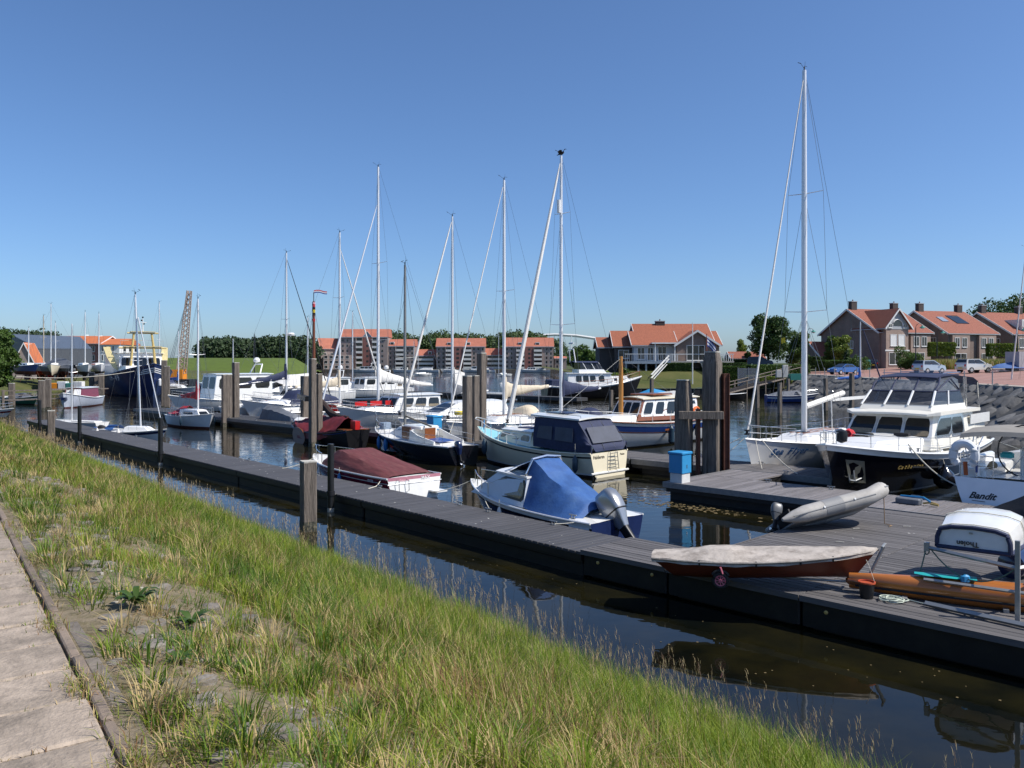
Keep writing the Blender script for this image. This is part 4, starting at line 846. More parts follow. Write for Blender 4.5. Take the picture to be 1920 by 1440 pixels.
# ---- maroon speedboat
def maroon_boat():
    L, B_ = 7.2, 2.35; st = O1+U1*11.0-N1*(1.8+.25+B_/2); t = boat('speedboat', 'maroon and white speedboat under a faded maroon cover', 'motorboat', st+U1*L, U1, L)
    h = Hull(L, B_, (.78,.80,.95), .3, .95, 1.3, -.15, (.18,.7), 2.2, .45)
    h.make(t, 'white', None, stripes=[(lambda q: h.g(q)-.42+.05*q, lambda q: h.g(q)-.20, 'maroon'), (lambda q: h.g(q)-.17, lambda q: h.g(q)-.045, 'maroon')], rub='white', rubr=.03)
    z0 = -.3
    tm = mat('transom_pink', (.46,.20,.25), .35, var=.12)
    G().loft([[(-L/2-.012+.0,y,z) for y,z in ((-1.10,.80),(1.10,.80),(1.08,.60),(-1.08,.60))],[(-L/2+.05,y,z) for y,z in ((-1.10,.80),(1.10,.80),(1.08,.60),(-1.08,.60))]]).build('transom_band', tm, t, 0)
    G().box(-L/2-.03,-L/2+.05,-1.08,1.08,.42,.55).build('transom_band', 'maroon', t, 0)
    G().tube([(-L/2-.03,y,.575) for y in (-1.12,1.12)], .02, 6).build('transom_rail', 'steel', t)
    text('MAX', .17, 'inkw', t, frame((-L/2-.02,-.45,.70),(0,-1,0),(0,0,1)), ext=.004); text('Enterprise', .10, 'inkp', t, frame((-L/2-.02,.45,.69),(0,-1,0),(0,0,1)), shear=.3, ext=.004); text('EXCEL', .13, 'inkw', t, frame((-2.6,1.16,.62),(-1,0,0),(0,.2,1)), shear=.3)
    # foredeck ridge + windscreen hump under the cover
    def cr(x, w_, top, k=.45): return densify([(x,-w_,h.g((x+L/2)/L)-.02),(x,-w_*.93,lerp(h.g((x+L/2)/L),top,.35)),(x,-w_*k,top),(x,w_*k,top),(x,w_*.93,lerp(h.g((x+L/2)/L),top,.35)),(x,w_,h.g((x+L/2)/L)-.02)], 4)
    skin(t, 'cover', 'maroonc', [cr(1.75,.62,.98,.3), cr(1.45,.82,1.15,.5), cr(.55,1.02,1.40,.62), cr(.15,1.05,1.42,.64), cr(-1.5,1.08,1.15,.66), cr(-3.0,1.05,.93,.72), cr(-3.42,1.02,.84,.8)], .028, 1.8, False, 8, 5, cap=False)
    h.rail(t, .68, .965, .40, 3, 'steel', mid=False, inset=.1, r=.016, name='bow_rail')
    p_ = h.pt(.965,1,1,-.1); G().tube([p_+Vector((0,0,.4)), Vector((L/2-.1,0,h.g(1)+.42)), Vector((p_.x,-p_.y,p_.z+.4))], .016, 6).build('bow_rail', 'steel', t)
    G().box(-L/2-.55,-L/2-.01,-1.0,-.55,.22,.27).build('swim_step', 'white', t, 0)
    for y in (.35,.75): G().tube([(-L/2-.02,y,.72),(-L/2-.16,y,.70),(-L/2-.18,y,.35),(-L/2-.05,y,.30)], .014, 5).build('boarding_handle', 'steel', t)
    fender(t, (-.6,1.23,.42), 'fender', .38, .08, .3); fender(t, (1.3,1.02,.45), 'whitec', .38, .08, .3)
    G().tube(cat((-3.2,1.1,.75),(-3.6,1.6,.58),.05)+[Vector((-3.75,1.95,.57))], .013, 5).build('mooring_line', 'rope', t); G().tube(cat((2.6,.5,.95),(3.0,1.7,.57),.08), .012, 5).build('mooring_line', 'rope', t)
maroon_boat()
# ---- cream cruiser with navy canopy
def cream_cruiser():
    L, B_ = 8.0, 2.75; d = -AX; st = ab(-20.9, 27.05); t = boat('cabin_cruiser', 'cream motor cruiser with navy canopy and boarding ladder on its transom', 'motorboat', st+d*L, d, L)
    h = Hull(L, B_, (1.02,1.05,1.62), .4, .90, .9, -.08, (.20,.75), 2.4, .45)
    h.make(t, 'cream', 'dkbot', .10, deck='lblue', stripes=[(lambda q: h.g(q)-.20, lambda q: h.g(q)-.13, 'blackp'), (lambda q: .10, lambda q: .17, 'white')], rub='cream', rubr=.035)
    G().box(-L/2-.012,-L/2+.05,-1.1,1.1,-.3,.16).build('transom_boot', 'blackp', t, 0); G().bbox(-L/2-.09,-L/2-.014,-1.25,1.25,.17,.24,.02).build('swim_ledge', 'white', t)
    W_ = [(s_,a_,a_+.25,.34,.80,'curt','white') for s_ in 'LR' for a_ in (.05,.365,.68)]
    house(t, 'cabin', 'cream', -.5, 2.1, 1.08, .70, 1.04, .60, .45, .0, .10, .06, W_, 'white', .06, z1=1.2)
    G().bbox(.1,1.0,-.35,.35,1.74,1.80,.03).build('roof_cushion', 'navyc', t)
    house(t, 'wheelhouse', 'cream', -1.1, -.45, 1.12, 1.08, 1.05, 1.25, .45, .0, .10, .05, [('F',.05,.34,.52,.92,'glass','steel'),('F',.37,.63,.52,.92,'glass','steel'),('F',.66,.95,.52,.92,'glass','steel'),('L',.1,.85,.5,.9,'curt'),('R',.1,.85,.5,.9,'curt')])
    # hard top
    def tp(x, w_, z): return [(x, y*w_, z+.06*(1-y*y)) for y in (-1,-.5,0,.5,1)]+[(x, y*w_, z+.07+.06*(1-y*y)) for y in (1,.5,0,-.5,-1)]
    ht = G().loft([tp(-3.3,1.12,2.32), tp(-3.1,1.16,2.33), tp(-.9,1.14,2.40), tp(-.4,.95,2.40)]).build('hard_top', 'white', t, 30)
    G().bbox(-2.0,-.9,-.45,.5,2.535,2.57,.01).build('solar_panel', mat('solar_cells', (.02,.035,.09), .12, var=.15), ht); G().tube([(-3.2,.9,2.42),(-3.2,.9,2.50),(-.7,.85,2.58),(-.7,.85,2.46)], .014, 5).build('roof_rail', 'steel', ht)
    # canopy
    def cr(x, w0, w1, z0, z1): return densify([(x,-w0,z0),(x,-w0*1.02,z0+.35),(x,-w1,z1),(x,w1,z1),(x,w0*1.02,z0+.35),(x,w0,z0)], 3)
    skin(t, 'canopy', 'navyc', [cr(-.75,1.16,1.05,1.12,2.36), cr(-2.2,1.24,1.10,1.06,2.34), cr(-3.2,1.24,1.08,1.04,2.30), cr(-3.75,1.24,1.08,1.03,1.60), cr(-4.0,1.2,1.0,1.02,1.22), cr(-4.02,1.15,.9,1.0,1.08)], .02, 1.8, False, 2, 4, cap=False)
    gp = mat('canopy_panel_grey_blue', (.050,.058,.085), .55, var=.3, scale=2)
    for s_ in (1,-1):
        G().poly([(-1.0,s_*1.205,1.5),(-1.9,s_*1.245,1.46),(-1.9,s_*1.19,2.02),(-1.1,s_*1.16,2.02)], .02*s_).build('canopy_window', gp, t, 0); G().poly([(-2.1,s_*1.285,1.46),(-3.1,s_*1.285,1.42),(-3.05,s_*1.21,2.0),(-2.1,s_*1.22,2.02)], .02*s_).build('canopy_window', gp, t, 0)
    G().poly([(-3.50,-.95,2.02),(-3.50,.95,2.02),(-3.90,1.0,1.40),(-3.90,-1.0,1.40)], .05).build('canopy_window', gp, t, 0)
    for y in (-1.1,-.36,.36,1.1): G().tube([(-3.22,y,2.28),(-3.8,y*1.03,1.60),(-4.03,y*1.03,1.16)], .012, 5).build('canopy_seam', 'greyc', t)
    # transom fittings
    g = G()
    for y in (-.42,.05): g.tube([(-L/2-.02,y,1.05),(-L/2-.10,y+.02,1.0),(-L/2-.14,y-.05 if y<0 else y+.1,.28)], .016, 5)
    for k in range(5): g.bar((-L/2-.12,-.45+.01*k,.32+k*.16), (-L/2-.12,.12-.02*k,.32+k*.16), .014, 5)
    g.build('boarding_ladder', 'wire', t)
    text('Halderen', .20, 'ink', t, frame((-L/2-.012,.72,.84),(0,-1,0),(0,0,1))); text('Tholen', .11, 'ink', t, frame((-L/2-.012,-.85,.86),(0,-1,0),(0,0,1)), shear=.3)
    h.rail(t, .52, .93, .42, 5, 'white', mid=False, inset=.08, r=.02, name='bow_rail'); p_ = h.pt(.93,1,1,-.08); G().tube([p_+Vector((0,0,.42)), Vector((p_.x+.55,p_.y*.7,p_.z+.52)), Vector((L/2+.1,0,h.g(1)+.46)), Vector((p_.x+.55,-p_.y*.7,p_.z+.52)), Vector((p_.x,-p_.y,p_.z+.42))], .02, 6).build('bow_rail', 'white', t)
    fender(t, (2.35,1.13,.85), 'fendn', .6, .13, .6); fender(t, (-3.3,1.38,.55), 'fendn', .6, .12, .55); G().bar((3.2,.35,1.55),(3.2,.35,2.0),.03,6).build('deck_post', 'boxblue', t)
    G().bar((-.75,.8,2.4),(-.75,.8,3.6),.01,4).build('aerial', 'white', t)
    G().tube(cat((3.4,-.5,1.55),(2.0,-1.7,.62),.15), .014, 5).build('mooring_line', 'rope', t)
cream_cruiser()
# ---- black sloop alongside the main pontoon
def black_sloop():
    L, B_ = 9.0, 2.7; d = (ab(-37.2,26.9)-ab(-28.2,25.4)).normalized(); t = boat('sailing_yacht', 'black hulled sloop with white deck, brown washboard and two blue fenders', 'sailboat', ab(-37.0,26.9), d, L)
    h = Hull(L, B_, (.85,.92,1.22), .4, .62, .9, -.3, (.35,.8), 2.0, .48)
    h.make(t, 'black', None, deck='deckw', stripes=[(lambda q: h.g(q)-.05, lambda q: h.g(q)+.015, 'white')], rub='white', rubr=.022)
    house(t, 'coachroof', 'white', -.9, 2.0, .82, .5, .90, .52, .9, .0, .12, .06, [('L',.58,.84,.3,.78,'glass','greyhull'),('R',.58,.84,.3,.78,'glass','greyhull'),('F',.2,.8,.3,.8,'glass')], z1=1.0)
    G().bbox(-1.4,.3,-.55,.55,1.44,1.60,.05).build('doghouse', 'white', t); G().box(-1.0,-.1,.835,.86,.95,1.55).build('washboard', 'wood', t, 0); G().box(-1.45,-1.42,-.3,.3,.95,1.5).build('washboard', 'wood', t, 0)
    for sd in (1,-1): skin(t, 'cockpit_coaming', 'white', [[(-.92,sd*.80,.9),(-.92,sd*.9,.9),(-.92,sd*.86,1.42),(-.92,sd*.80,1.42)],[(-1.8,sd*.85,.88),(-1.8,sd*.95,.88),(-1.8,sd*.92,1.2),(-1.8,sd*.86,1.2)],[(-3.2,sd*.75,.86),(-3.2,sd*.85,.86),(-3.2,sd*.83,1.0),(-3.2,sd*.77,1.0)]])
    G().box(-3.4,-.95,-.6,.6,.86,.91).build('cockpit_sole', 'deckw', t, 0)
    G().poly([(-2.2,.7,.98),(-3.3,.6,.95),(-3.3,-.2,1.0),(-2.2,-.1,1.05)], .04).build('folded_cover', 'blue', t, 20)
    mx = 1.15; mp = t.matrix_basis @ Vector((mx,0,0)); top = z_at(497, mp); ms = mast(t, mx, 1.0, top, .075, mat('mast_grey_alloy', (.26,.26,.25), .4, metal=.4), ((.45,.6),), True, (L/2-.1,0,1.25), (-L/2+.1,0,1.0), B_, .95, None, .8)
    G().bar((mx-.1,0,1.95),(mx-3.2,.3,1.62),.045,6).build('boom', mat('boom_bronze', (.22,.17,.10), .5), t)
    h.rail(t, .05, .78, .48, 5, 'steel', r=.011); h.rail(t, .8, .98, .52, 3, 'steel', r=.016, name='pulpit')
    p_ = h.pt(.98,1,1,-.06); G().tube([p_+Vector((0,0,.52)), Vector((L/2+.12,0,h.g(1)+.62)), Vector((p_.x,-p_.y,p_.z+.52))], .016, 6).build('pulpit', 'steel', t); G().tube([(L/2-.05,0,1.2),(L/2-.2,.05,1.7),(L/2-.05,.1,2.3)], .035, 6).build('bow_fender_pole', 'steel', t)
    for x in (2.2, .95): fender(t, (x,h.pt((x+L/2)/L,.75,1)[1]+.12,.55), 'fender', .55, .11, .4)
    G().bbox(3.1,3.6,-.25,.25,1.14,1.5,.04).build('bow_locker', mat('locker_blue_grey', (.22,.28,.36), .5), t)
    outboard(t, (-L/2-.15,.35,.62), .68, 'navy', R(15))
black_sloop()
# ---- flat bottomed sailing barge under a maroon tarpaulin
def barge():
    L, B_ = 7.6, 2.7; d = (ab(-44.4,26.9)-ab(-37.9,26.2)).normalized(); t = boat('sailing_barge', 'wooden flat bottomed sailing barge under a maroon tarpaulin', 'sailboat', ab(-45.2,27.0), d, L)
    h = Hull(L, B_, (1.0,.72,1.25), .35, .55, .35, .1, (.28,.45), 3.6, .5)
    h.make(t, 'tar', None, deck='wood', stripes=[(lambda q: h.g(q)-.10, lambda q: h.g(q)+.02, 'blue')], rub='tar', rubr=.05)
    G().loft([[(x_, y_, z_) for x_, y_, z_ in ((2.7,.9,1.12),(3.6,.25,1.27),(3.6,-.25,1.27),(2.7,-.9,1.12))],[(x_, y_, z_+.08) for x_, y_, z_ in ((2.7,.88,1.12),(3.55,.22,1.27),(3.55,-.22,1.27),(2.7,-.88,1.12))]]).build('bow_deck', 'white', t, 0)
    for sd in (1,-1): G().poly([(.9+.95*math.cos(q)*(1 if math.cos(q) < 0 else .75), sd*(1.40+.06*math.sin(q)), .42+.55*math.sin(q)) for q in np.linspace(0,2*math.pi,15)[:-1]], .05*sd).build('leeboard', 'wood', t)
    mx = 1.7; mp = t.matrix_basis @ Vector((mx,0,0)); top = z_at(565, mp); ms = G().tube([(mx,0,.6),(mx,0,top*.6),(mx,0,top)], .1, 10, rs=[.11,.10,.07]).build('mast', 'mastbr', t); G().bar((mx,0,top),(mx,0,top+.55),.025,6).build('mast_pole', 'blackp', ms)
    for k, (cm, z_) in enumerate((('flagr',.0),('flagy',.35),('ink',.55),('flagr',.9),('ink',.2),('inkp',-.1))): G().loft([[(mx+.085*math.cos(q),.085*math.sin(q),top-z_-.34) for q in np.linspace(0,6.28,7)[:-1]],[(mx+.10*math.cos(q+.3),.10*math.sin(q+.3),top-z_-.16) for q in np.linspace(0,6.28,7)[:-1]]]).build('furled_pennant', cm, ms, 0)
    fl = ms
    for k, cm in enumerate(('flagr','flagw','flagb')):
        G().grid([[(mx-.35*f,-.7*f,top+.66-.06*k-.03*j+.05*math.sin(f*5)) for j in (0,2)] for f in np.linspace(0,1,6)]).build('wimple', cm, ms, 0)
    for sd in (1,-1): G().bar((mx,0,top-.2),(mx-.4,sd*1.25,.9),.01,4).build('shroud', 'wire', ms)
    G().bar((mx,0,top-.2),(L/2,0,1.3),.012,4).build('forestay', 'wire', ms)
    # lowered gaff wrapped in brown sail, then the tarp
    G().tube([(1.65,.05,1.0),(1.55,.05,2.1),(1.2,.05,2.55),(.6,.0,2.35),(-.6,0,1.75),(-1.6,0,1.62),(-2.6,0,1.65)], .2, 9, rs=[.14,.22,.2,.2,.2,.14,.08]).build('bundled_sail', mat('sail_brown', (.035,.020,.016), .8, var=.4), t)
    def cr(x, w_, rz_, lo): return densify([(x,-w_,lo-.1),(x,-w_*.96,lo+.15),(x,-w_*.5,lerp(lo,rz_,.62)),(x,0,rz_),(x,w_*.5,lerp(lo,rz_,.62)),(x,w_*.96,lo+.15),(x,w_*1.02,lo-.3)], 3)
    skin(t, 'tarpaulin', 'maroont', [cr(2.5,.95,1.32,1.05), cr(1.5,1.28,1.52,.78), cr(.3,1.38,1.55,.62), cr(-1.0,1.36,1.68,.62), cr(-2.2,1.15,1.75,.78), cr(-2.7,.8,1.7,1.0)], .13, 1.3, False, 4, 5, cap=False)
    G().box(-3.6,-2.9,-.8,.8,1.0,1.05).build('stern_bench', 'wood', t, 0); G().box(-3.75,-3.2,-.15,.15,.4,1.5).build('rudder', 'redp', t, 0)
barge()
# ---- motor sailer with varnished wheelhouse
def motor_sailer():
    L, B_ = 13.5, 3.6; a_ = -27.7; t = boat('motor_sailer', 'white motor sailer with blue band and varnished wheelhouse', 'boat', ab(a_,31.5), -BX, L)
    h = Hull(L, B_, (1.45,1.35,1.95), .5, .70, 1.3, .35, (.36,.85), 2.1, .46)
    h.make(t, 'white', 'dkbot', .1, deck='deckw', stripes=[(lambda q: h.g(q)-.50, lambda q: h.g(q)-.20, 'blue'), (lambda q: h.g(q)-.56, lambda q: h.g(q)-.51, 'wood')], rub='wood', rubr=.04)
    W_ = [(s_,a0,a0+.135,.28,.86,'glass','white') for s_ in 'LR' for a0 in (.04,.23,.42,.61,.80)]
    house(t, 'wheelhouse', 'wood', -4.6, 1.2, 1.30, 1.0, 1.40, 1.25, .75, -.1, .16, .10, W_+[('F',.05,.34,.3,.86,'glass','white'),('F',.38,.62,.3,.86,'glass','white'),('F',.66,.95,.3,.86,'glass','white')], 'cream', .12, z1=1.5)
    G().bbox(-2.6,-.6,-.8,.8,2.86,2.94,.03).build('sliding_roof', 'wood', t); house(t, 'trunk_cabin', 'white', 1.1, 4.0, .95, .55, 1.45, .35, .5, 0, .1, .05, [], z1=1.6)
    mx = 1.35; mp = t.matrix_basis @ Vector((mx,0,0)); ms = mast(t, mx, 1.6, z_at(668,mp), .13, 'ochre', (), True, (L/2+.4,0,2.0), (-L/2+.2,0,1.6), B_, 1.4, None, .95, gear=False)
    G().bar((L/2-.9,0,1.98),(L/2+.9,0,2.15),.09,8,.06).build('bowsprit', 'blackp', t)
    h.rail(t, .06, .80, .5, 6, 'white', r=.014, mid=False); fender(t, (-.9,1.83,.65), 'fendn', .95, .17, .9); fender(t, (-4.0,1.6,.75), 'fendn', .8, .15, .9)
    for sd in (1,-1): G().box(-1.05,-.35,sd*1.795,sd*1.81,.92,1.02).build('name_board', 'wood', t, 0); G().box(3.3,3.7,sd*1.0,sd*1.06,1.0,1.10).build('hawse', 'ink', t, 0)
    G().tube([(-3.9+.34*math.cos(q),1.6,1.75+.34*math.sin(q)) for q in np.linspace(0,2*math.pi,17)], .075, 8).build('lifebuoy', mat('lifebuoy_orange', (.75,.16,.03), .6), t)
    G().box(-3.9,-3.6,1.35,1.55,1.45,2.3).build('locker', 'white', t, 0)
motor_sailer()
# ---- sloops berthed bow-in beyond the main pontoon
s1 = sloop('white sloop with navy sail cover and a black bird on its masthead', 1052, 292, 4.6, 11.0, 3.4, cover='navyc', furl=('whitec',.13), spread=((.36,.95),(.78,.6)), boomL=3.6, boomz=2.9, hood='navyc', rise=.25, stack=1.0, fat=.3, mr=.10, seed=1)
G().tube([(0,0,0),(0,0,.75)], .12, 10).xf(Matrix.Translation((s1[0].location.x*0+11/2-4.6+.2,.0,s1[4]*.80))).build('radar_reflector', 'white', s1[2])
s2 = sloop('white sloop with baggy beige sail cover beside the tall dark pile', 945, 338, 4.8, 10.6, 3.3, cover='beigec', furl=('whitec',.045), spread=((.53,.8),), boomL=4.3, boomz=2.6, rise=.55, stack=1.0, fat=.36, mr=.105, seed=5, hood='beigec')
s3 = sloop('white sloop with dark headsail wrap and white and navy mainsail bundle', 848, 406, 4.5, 9.8, 3.1, hullm='greyhull', cover='greyc', furl=('whitec',.09), spread=((.20,.7),), boomL=3.2, boomz=2.7, rise=.1, seed=3, hood='navyc', mr=.085)
G().poly([(0,0,0),(-.9,.02,-.25),(-.9,.02,-1.0),(-.1,.02,-1.5)], .03).xf(Matrix.Translation((9.8/2-4.5-.2,0,4.3))).build('folded_sail', 'whitec', s3[2], 0)
s4 = sloop('tall masted white sloop with long white sail cover', 709, 313, 5.2, 12.5, 3.7, cover='whitec', furl=('alu',.08), spread=((.28,1.1),(.60,.95)), boomL=5.2, boomz=3.4, rise=-.45, stack=1.0, fat=.34, mr=.11, seed=2, frac=.84)
s5 = sloop('white sloop with beige sail cover berthed stern first', 637, 436, 4.8, 10.5, 3.3, cover='beigec', furl=('whitec',.07), spread=((.62,.8),), head=BX.copy(), mb=37.4, boomL=4.6, boomz=2.9, rise=-.1, seed=4, frac=.9)
s6 = sloop('white sloop with navy sail cover and black headsail berthed stern first', 537, 474, 4.8, 10.5, 3.3, cover='navyc', furl=('blackc',.05), spread=((.55,.7),), head=BX.copy(), mb=37.6, boomL=4.6, boomz=3.4, rise=-.55, seed=6, frac=.95)
G().lathe([(.05,-.1),(.3,-.08),(.34,.05),(.25,.16),(.05,.2)], 14).xf(Matrix.Translation((10.5/2-4.8+.45,0,s6[4]*.50))).build('radar_dome', 'white', s6[2])
# ---- the white sloop at the right
sf = sloop('tall white sloop lettered on its bow, between pontoon and black yacht', 1508, 132, 5.3, 13.0, 3.9, hullm='greyhull', g=(1.25,1.15,1.65), cover=None, furl=('whitec',.045), spread=((.335,.98),(.66,.82)), bowb=30.0, boomL=0, mr=.125, stripe=None, bot='dkbot', name='sailing_yacht')
t, h = sf[0], sf[1]
def curvetext(s, x0, pitch, size, z, m, par, hull, sd=1, shear=.35):
    """lettering that follows the hull side, one letter at a time"""
    for i, ch in enumerate(s):
        if ch == ' ': continue
        x = x0-sd*i*pitch; q = (x+hull.L/2)/hull.L; t_ = hull.t(q, z); p_ = hull.pt(q, t_, sd, .012); p2 = hull.pt(q-.01, t_, sd, .012); up = hull.pt(q, t_+.08, sd, .012)-p_
        text(ch, size, m, par, frame(p_, p2-p_ if sd > 0 else p_-p2, up), shear=shear)
curvetext('Sea Flyer', 5.30, .215, .42, 1.05, 'inkb', t, h, 1)
G().box(-6.1,-1.7,-.06,.06,2.9,3.05).xf(Matrix.Rotation(0,4,'Z')).build('boom', 'white', t, 20)
G().bar((1.1,0,2.75),(-3.0,-.0,3.25),.13,8).build('mainsail_roll', 'whitec', t)
flag(sf[2], (13/2-5.3-.12,-1.0,sf[4]*.33), (-.2,-1,0), .22, .25, ('flagy',))
for dx in (1.2,.3): G().bar((dx,.9,1.3),(dx+.25,.95,3.0),.03,6).build('whip_pole', 'white', t)
for i, p_ in enumerate(((6.3,.5),(6.2,-.5))): G().tube(cat((p_[0]-.2,p_[1],1.62),(p_[0]+1.4,p_[1]*5.5,.62),.12), .018, 5).build('mooring_line', 'rope', t)
# cormorant on the masthead
def cormorant(loc, rz):
    t = thing('cormorant', 'black bird with spread wings perched on a masthead', 'bird', loc, rz); g = G(); t.scale = (.62,.62,.62)
    def el(c, a, b_, n=10): return [(c[0], c[1]+a*math.cos(q), c[2]+b_*math.sin(q)) for q in np.linspace(0,2*math.pi,n+1)[:-1]]
    g.loft([el((-.42,0,.02),.06,.015), el((-.25,0,.08),.09,.05), el((-.02,0,.16),.12,.11), el((.16,0,.24),.10,.10), el((.26,0,.36),.05,.06), el((.30,0,.48),.035,.04), el((.38,0,.53),.04,.045), el((.45,0,.53),.03,.03), el((.50,0,.525),.012,.012), el((.58,0,.51),.006,.006)])
    g.build('body', 'ink', t, 60)
    for sd in (1,-1): G().poly([(.12,sd*.08,.25),(.16,sd*.30,.40),(.10,sd*.62,.36),(-.12,sd*.66,.20),(-.16,sd*.34,.10),(-.12,sd*.08,.14)], .02).build('wing', 'ink', t, 30)
    for sd in (1,-1): G().bar((0,sd*.04,.1),(.02,sd*.05,-.03),.015,5).build('foot', 'ink', t)
cormorant(s1[3]+Vector((0,0,s1[4]+.03)), -.4)
# ---- motor boats in the same row
def cruiser(label, a, bowb, L, B_, kind, d=NB_, name='motor_cruiser', hullm='white', g=(1.2,1.1,1.7), strp=None, group=None, loc=None, cat_='motorboat'):
    t = boat(name, label, cat_, loc if loc is not None else ab(a,bowb), d, L, group); h = Hull(L, B_, g, .4, .88, 1.3, -.1, (.22,.75), 2.3, .45)
    h.make(t, hullm, 'dkbot', .08, stripes=[(lambda q: h.g(q)-.35, lambda q: h.g(q)-.2, strp)] if strp else (), rub='greyhull'); zd = g[1]
    if kind == 'wheel':
        W_ = [(s_,a0,a0+.24,.3,.85,'half','white') for s_ in 'LR' for a0 in (.04,.34,.64)]
        house(t, 'wheelhouse', 'white', -L*.28, L*.14, B_*.42, B_*.36, zd, 1.25, .85, .0, .12, .08, W_+[('F',.05,.47,.25,.85),('F',.53,.95,.25,.85)], 'white', .12, z1=zd+.1)
        house(t, 'trunk_cabin', 'white', L*.12, L*.33, B_*.34, B_*.2, zd+.05, .38, .5, 0, .1, .04, [('L',.2,.7,.3,.75),('R',.2,.7,.3,.75)], z1=zd+.3)
    elif kind == 'sport':
        house(t, 'cabin', 'white', -L*.25, L*.30, B_*.43, B_*.26, zd, .98, 2.3, .3, .22, .10, [('F',.06,.94,.25,.92),('L',.05,.35,.35,.8),('L',.42,.72,.35,.8,'glass',None,-.2),('R',.05,.35,.35,.8),('R',.42,.72,.35,.8,'glass',None,-.2)], z1=zd+.2)
        G().tube([(-L*.2,-B_*.4,zd+.5),(-L*.25,-B_*.36,zd+1.5),(-L*.25,B_*.36,zd+1.5),(-L*.2,B_*.4,zd+.5)], .06, 8).build('radar_arch', 'white', t)
    elif kind == 'hood':
        house(t, 'cabin', 'white', -.2, L*.36, B_*.38, B_*.18, zd, .42, 1.3, 0, .12, .06, [('L',.15,.4,.3,.75),('R',.15,.4,.3,.75)], z1=zd+.3)
        def cr(x, w_, zt): return densify([(x,-w_,zd),(x,-w_*.92,lerp(zd,zt,.7)),(x,-w_*.6,zt),(x,w_*.6,zt),(x,w_*.92,lerp(zd,zt,.7)),(x,w_,zd)], 2)
        skin(t, 'canvas_hood', 'navyc', [cr(.75,B_*.36,zd+.35), cr(-.1,B_*.43,zd+1.2), cr(-1.6,B_*.44,zd+1.3), cr(-L*.42,B_*.42,zd+.6)], .02, closed=False, cap=False)
        for sd in (1,-1): G().poly([(-.2,sd*B_*.435,zd+.25),(-1.5,sd*B_*.445,zd+.25),(-1.4,sd*B_*.41,zd+.95),(-.2,sd*B_*.40,zd+.9)], .025*sd).build('hood_window', 'greyhull', t, 0)
    elif kind in ('box','tallbox'):
        hb = 2.5 if kind == 'tallbox' else 1.7
        W_ = [(s_,a0,a0+.26,.45,.88,'glass') for s_ in 'LR' for a0 in (.05,.37,.68)]
        house(t, 'saloon', 'white', -L*.40, L*.16, B_*.44, B_*.42, zd, hb, .35, .0, .06, .05, W_+[('F',.06,.46,.45,.9),('F',.54,.94,.45,.9),('B',.1,.45,.3,.9),('B',.55,.9,.3,.9)], 'white', .12)
        for k in range(3): G().box(-L*.40-.25,-L*.40-.03,-B_*.4,B_*.4,zd+.1+k*.28,zd+.2+k*.28).build('stern_step', 'white', t, 0)
        G().tube([(-L*.3,-B_*.3,zd+hb),(-L*.34,-B_*.2,zd+hb+1),(-L*.34,B_*.2,zd+hb+1),(-L*.3,B_*.3,zd+hb)], .07, 8).build('radar_arch', 'white', t); G().lathe([(.05,0),(.32,.08),(.34,.3),(.2,.5),(.02,.55)], 14, (-L*.32,0,zd+hb+1.15)).build('satellite_dome', 'white', t)
    elif kind == 'open':
        G().poly([(L*.12,-B_*.36,zd),(L*.12,B_*.36,zd),(L*.05,B_*.33,zd+.5),(L*.05,-B_*.33,zd+.5)], .03).build('windscreen', 'vinyld', t, 0); skin(t, 'boat_cover', 'greyc', [densify([(x_,-w_,zd-.02),(x_,0,zt),(x_,w_,zd-.02)],3) for x_, w_, zt in ((L*.3,.4,zd+.2),(L*.05,B_*.4,zd+.6),(-L*.3,B_*.42,zd+.45),(-L*.46,B_*.38,zd+.1))], .03, closed=False, cap=False)
    h.rail(t, .45, .97, .5, 4, 'steel', r=.014, name='bow_rail')
    return t, h
cruiser('white cruiser with curtained side windows and red rail panels', a_for(668,33.2), 31.6, 10.5, 3.4, 'wheel')
rt = thing('rail_banner', 'red fabric strips laced to the curtained cruiser rail', 'banner', ab(a_for(640,32.6)+.3,32.3,1.7), ang(-BX))
for k in range(3): G().box(-1.5-k*1.3,-.5-k*1.3,1.05,1.09,.0,.32).build('panel', 'redp', rt, 0)
cruiser('sleek white sports cruiser with raked dark windscreen', a_for(800,34.0), 31.6, 11.5, 3.6, 'sport')
cruiser('white cabin boat with navy hood left of the red bowed barge', a_for(498,34.5), 32.2, 9.5, 3.1, 'hood', strp=None)
cruiser('white boxy motor yacht with domed radar arch behind the pile pair', a_for(392,36.0), 32.0, 11, 3.6, 'tallbox')
# red bowed dark barge end and grey tarpaulin
t = boat('steel_barge', 'dark barge bow with red bulwark behind the tall piles', 'boat', ab(a_for(566,31.9),31.9), -BX, 11); h = Hull(11, 3.3, (1.1,1.0,2.2), .4, .8, .6, 0, (.3,.5), 3.2, .5)
h.make(t, 'tar', None, deck='greyc', stripes=[(lambda q: h.g(q)-.45, lambda q: h.g(q)-.05, 'redp')], rub='tar', rubr=.06); house(t, 'cabin', 'tar', -3.5, 1.5, 1.2, 1.1, 1.0, .9, .2, .1, .05, .05, [])
for x in (4.6,): G().bar((x,0,2.1),(x+1.1,.2,.8),.08,8).build('spar', 'ochre', t)
G().bar((3.8,0,1.6),(3.8,0,3.0),.06,8).build('bollard_post', 'tar', t)
t = thing('tarpaulin_heap', 'grey tarpaulin draped over gear on the main pontoon', 'tarpaulin', ab(a_for(525,30.3),30.4,.6), RZA)
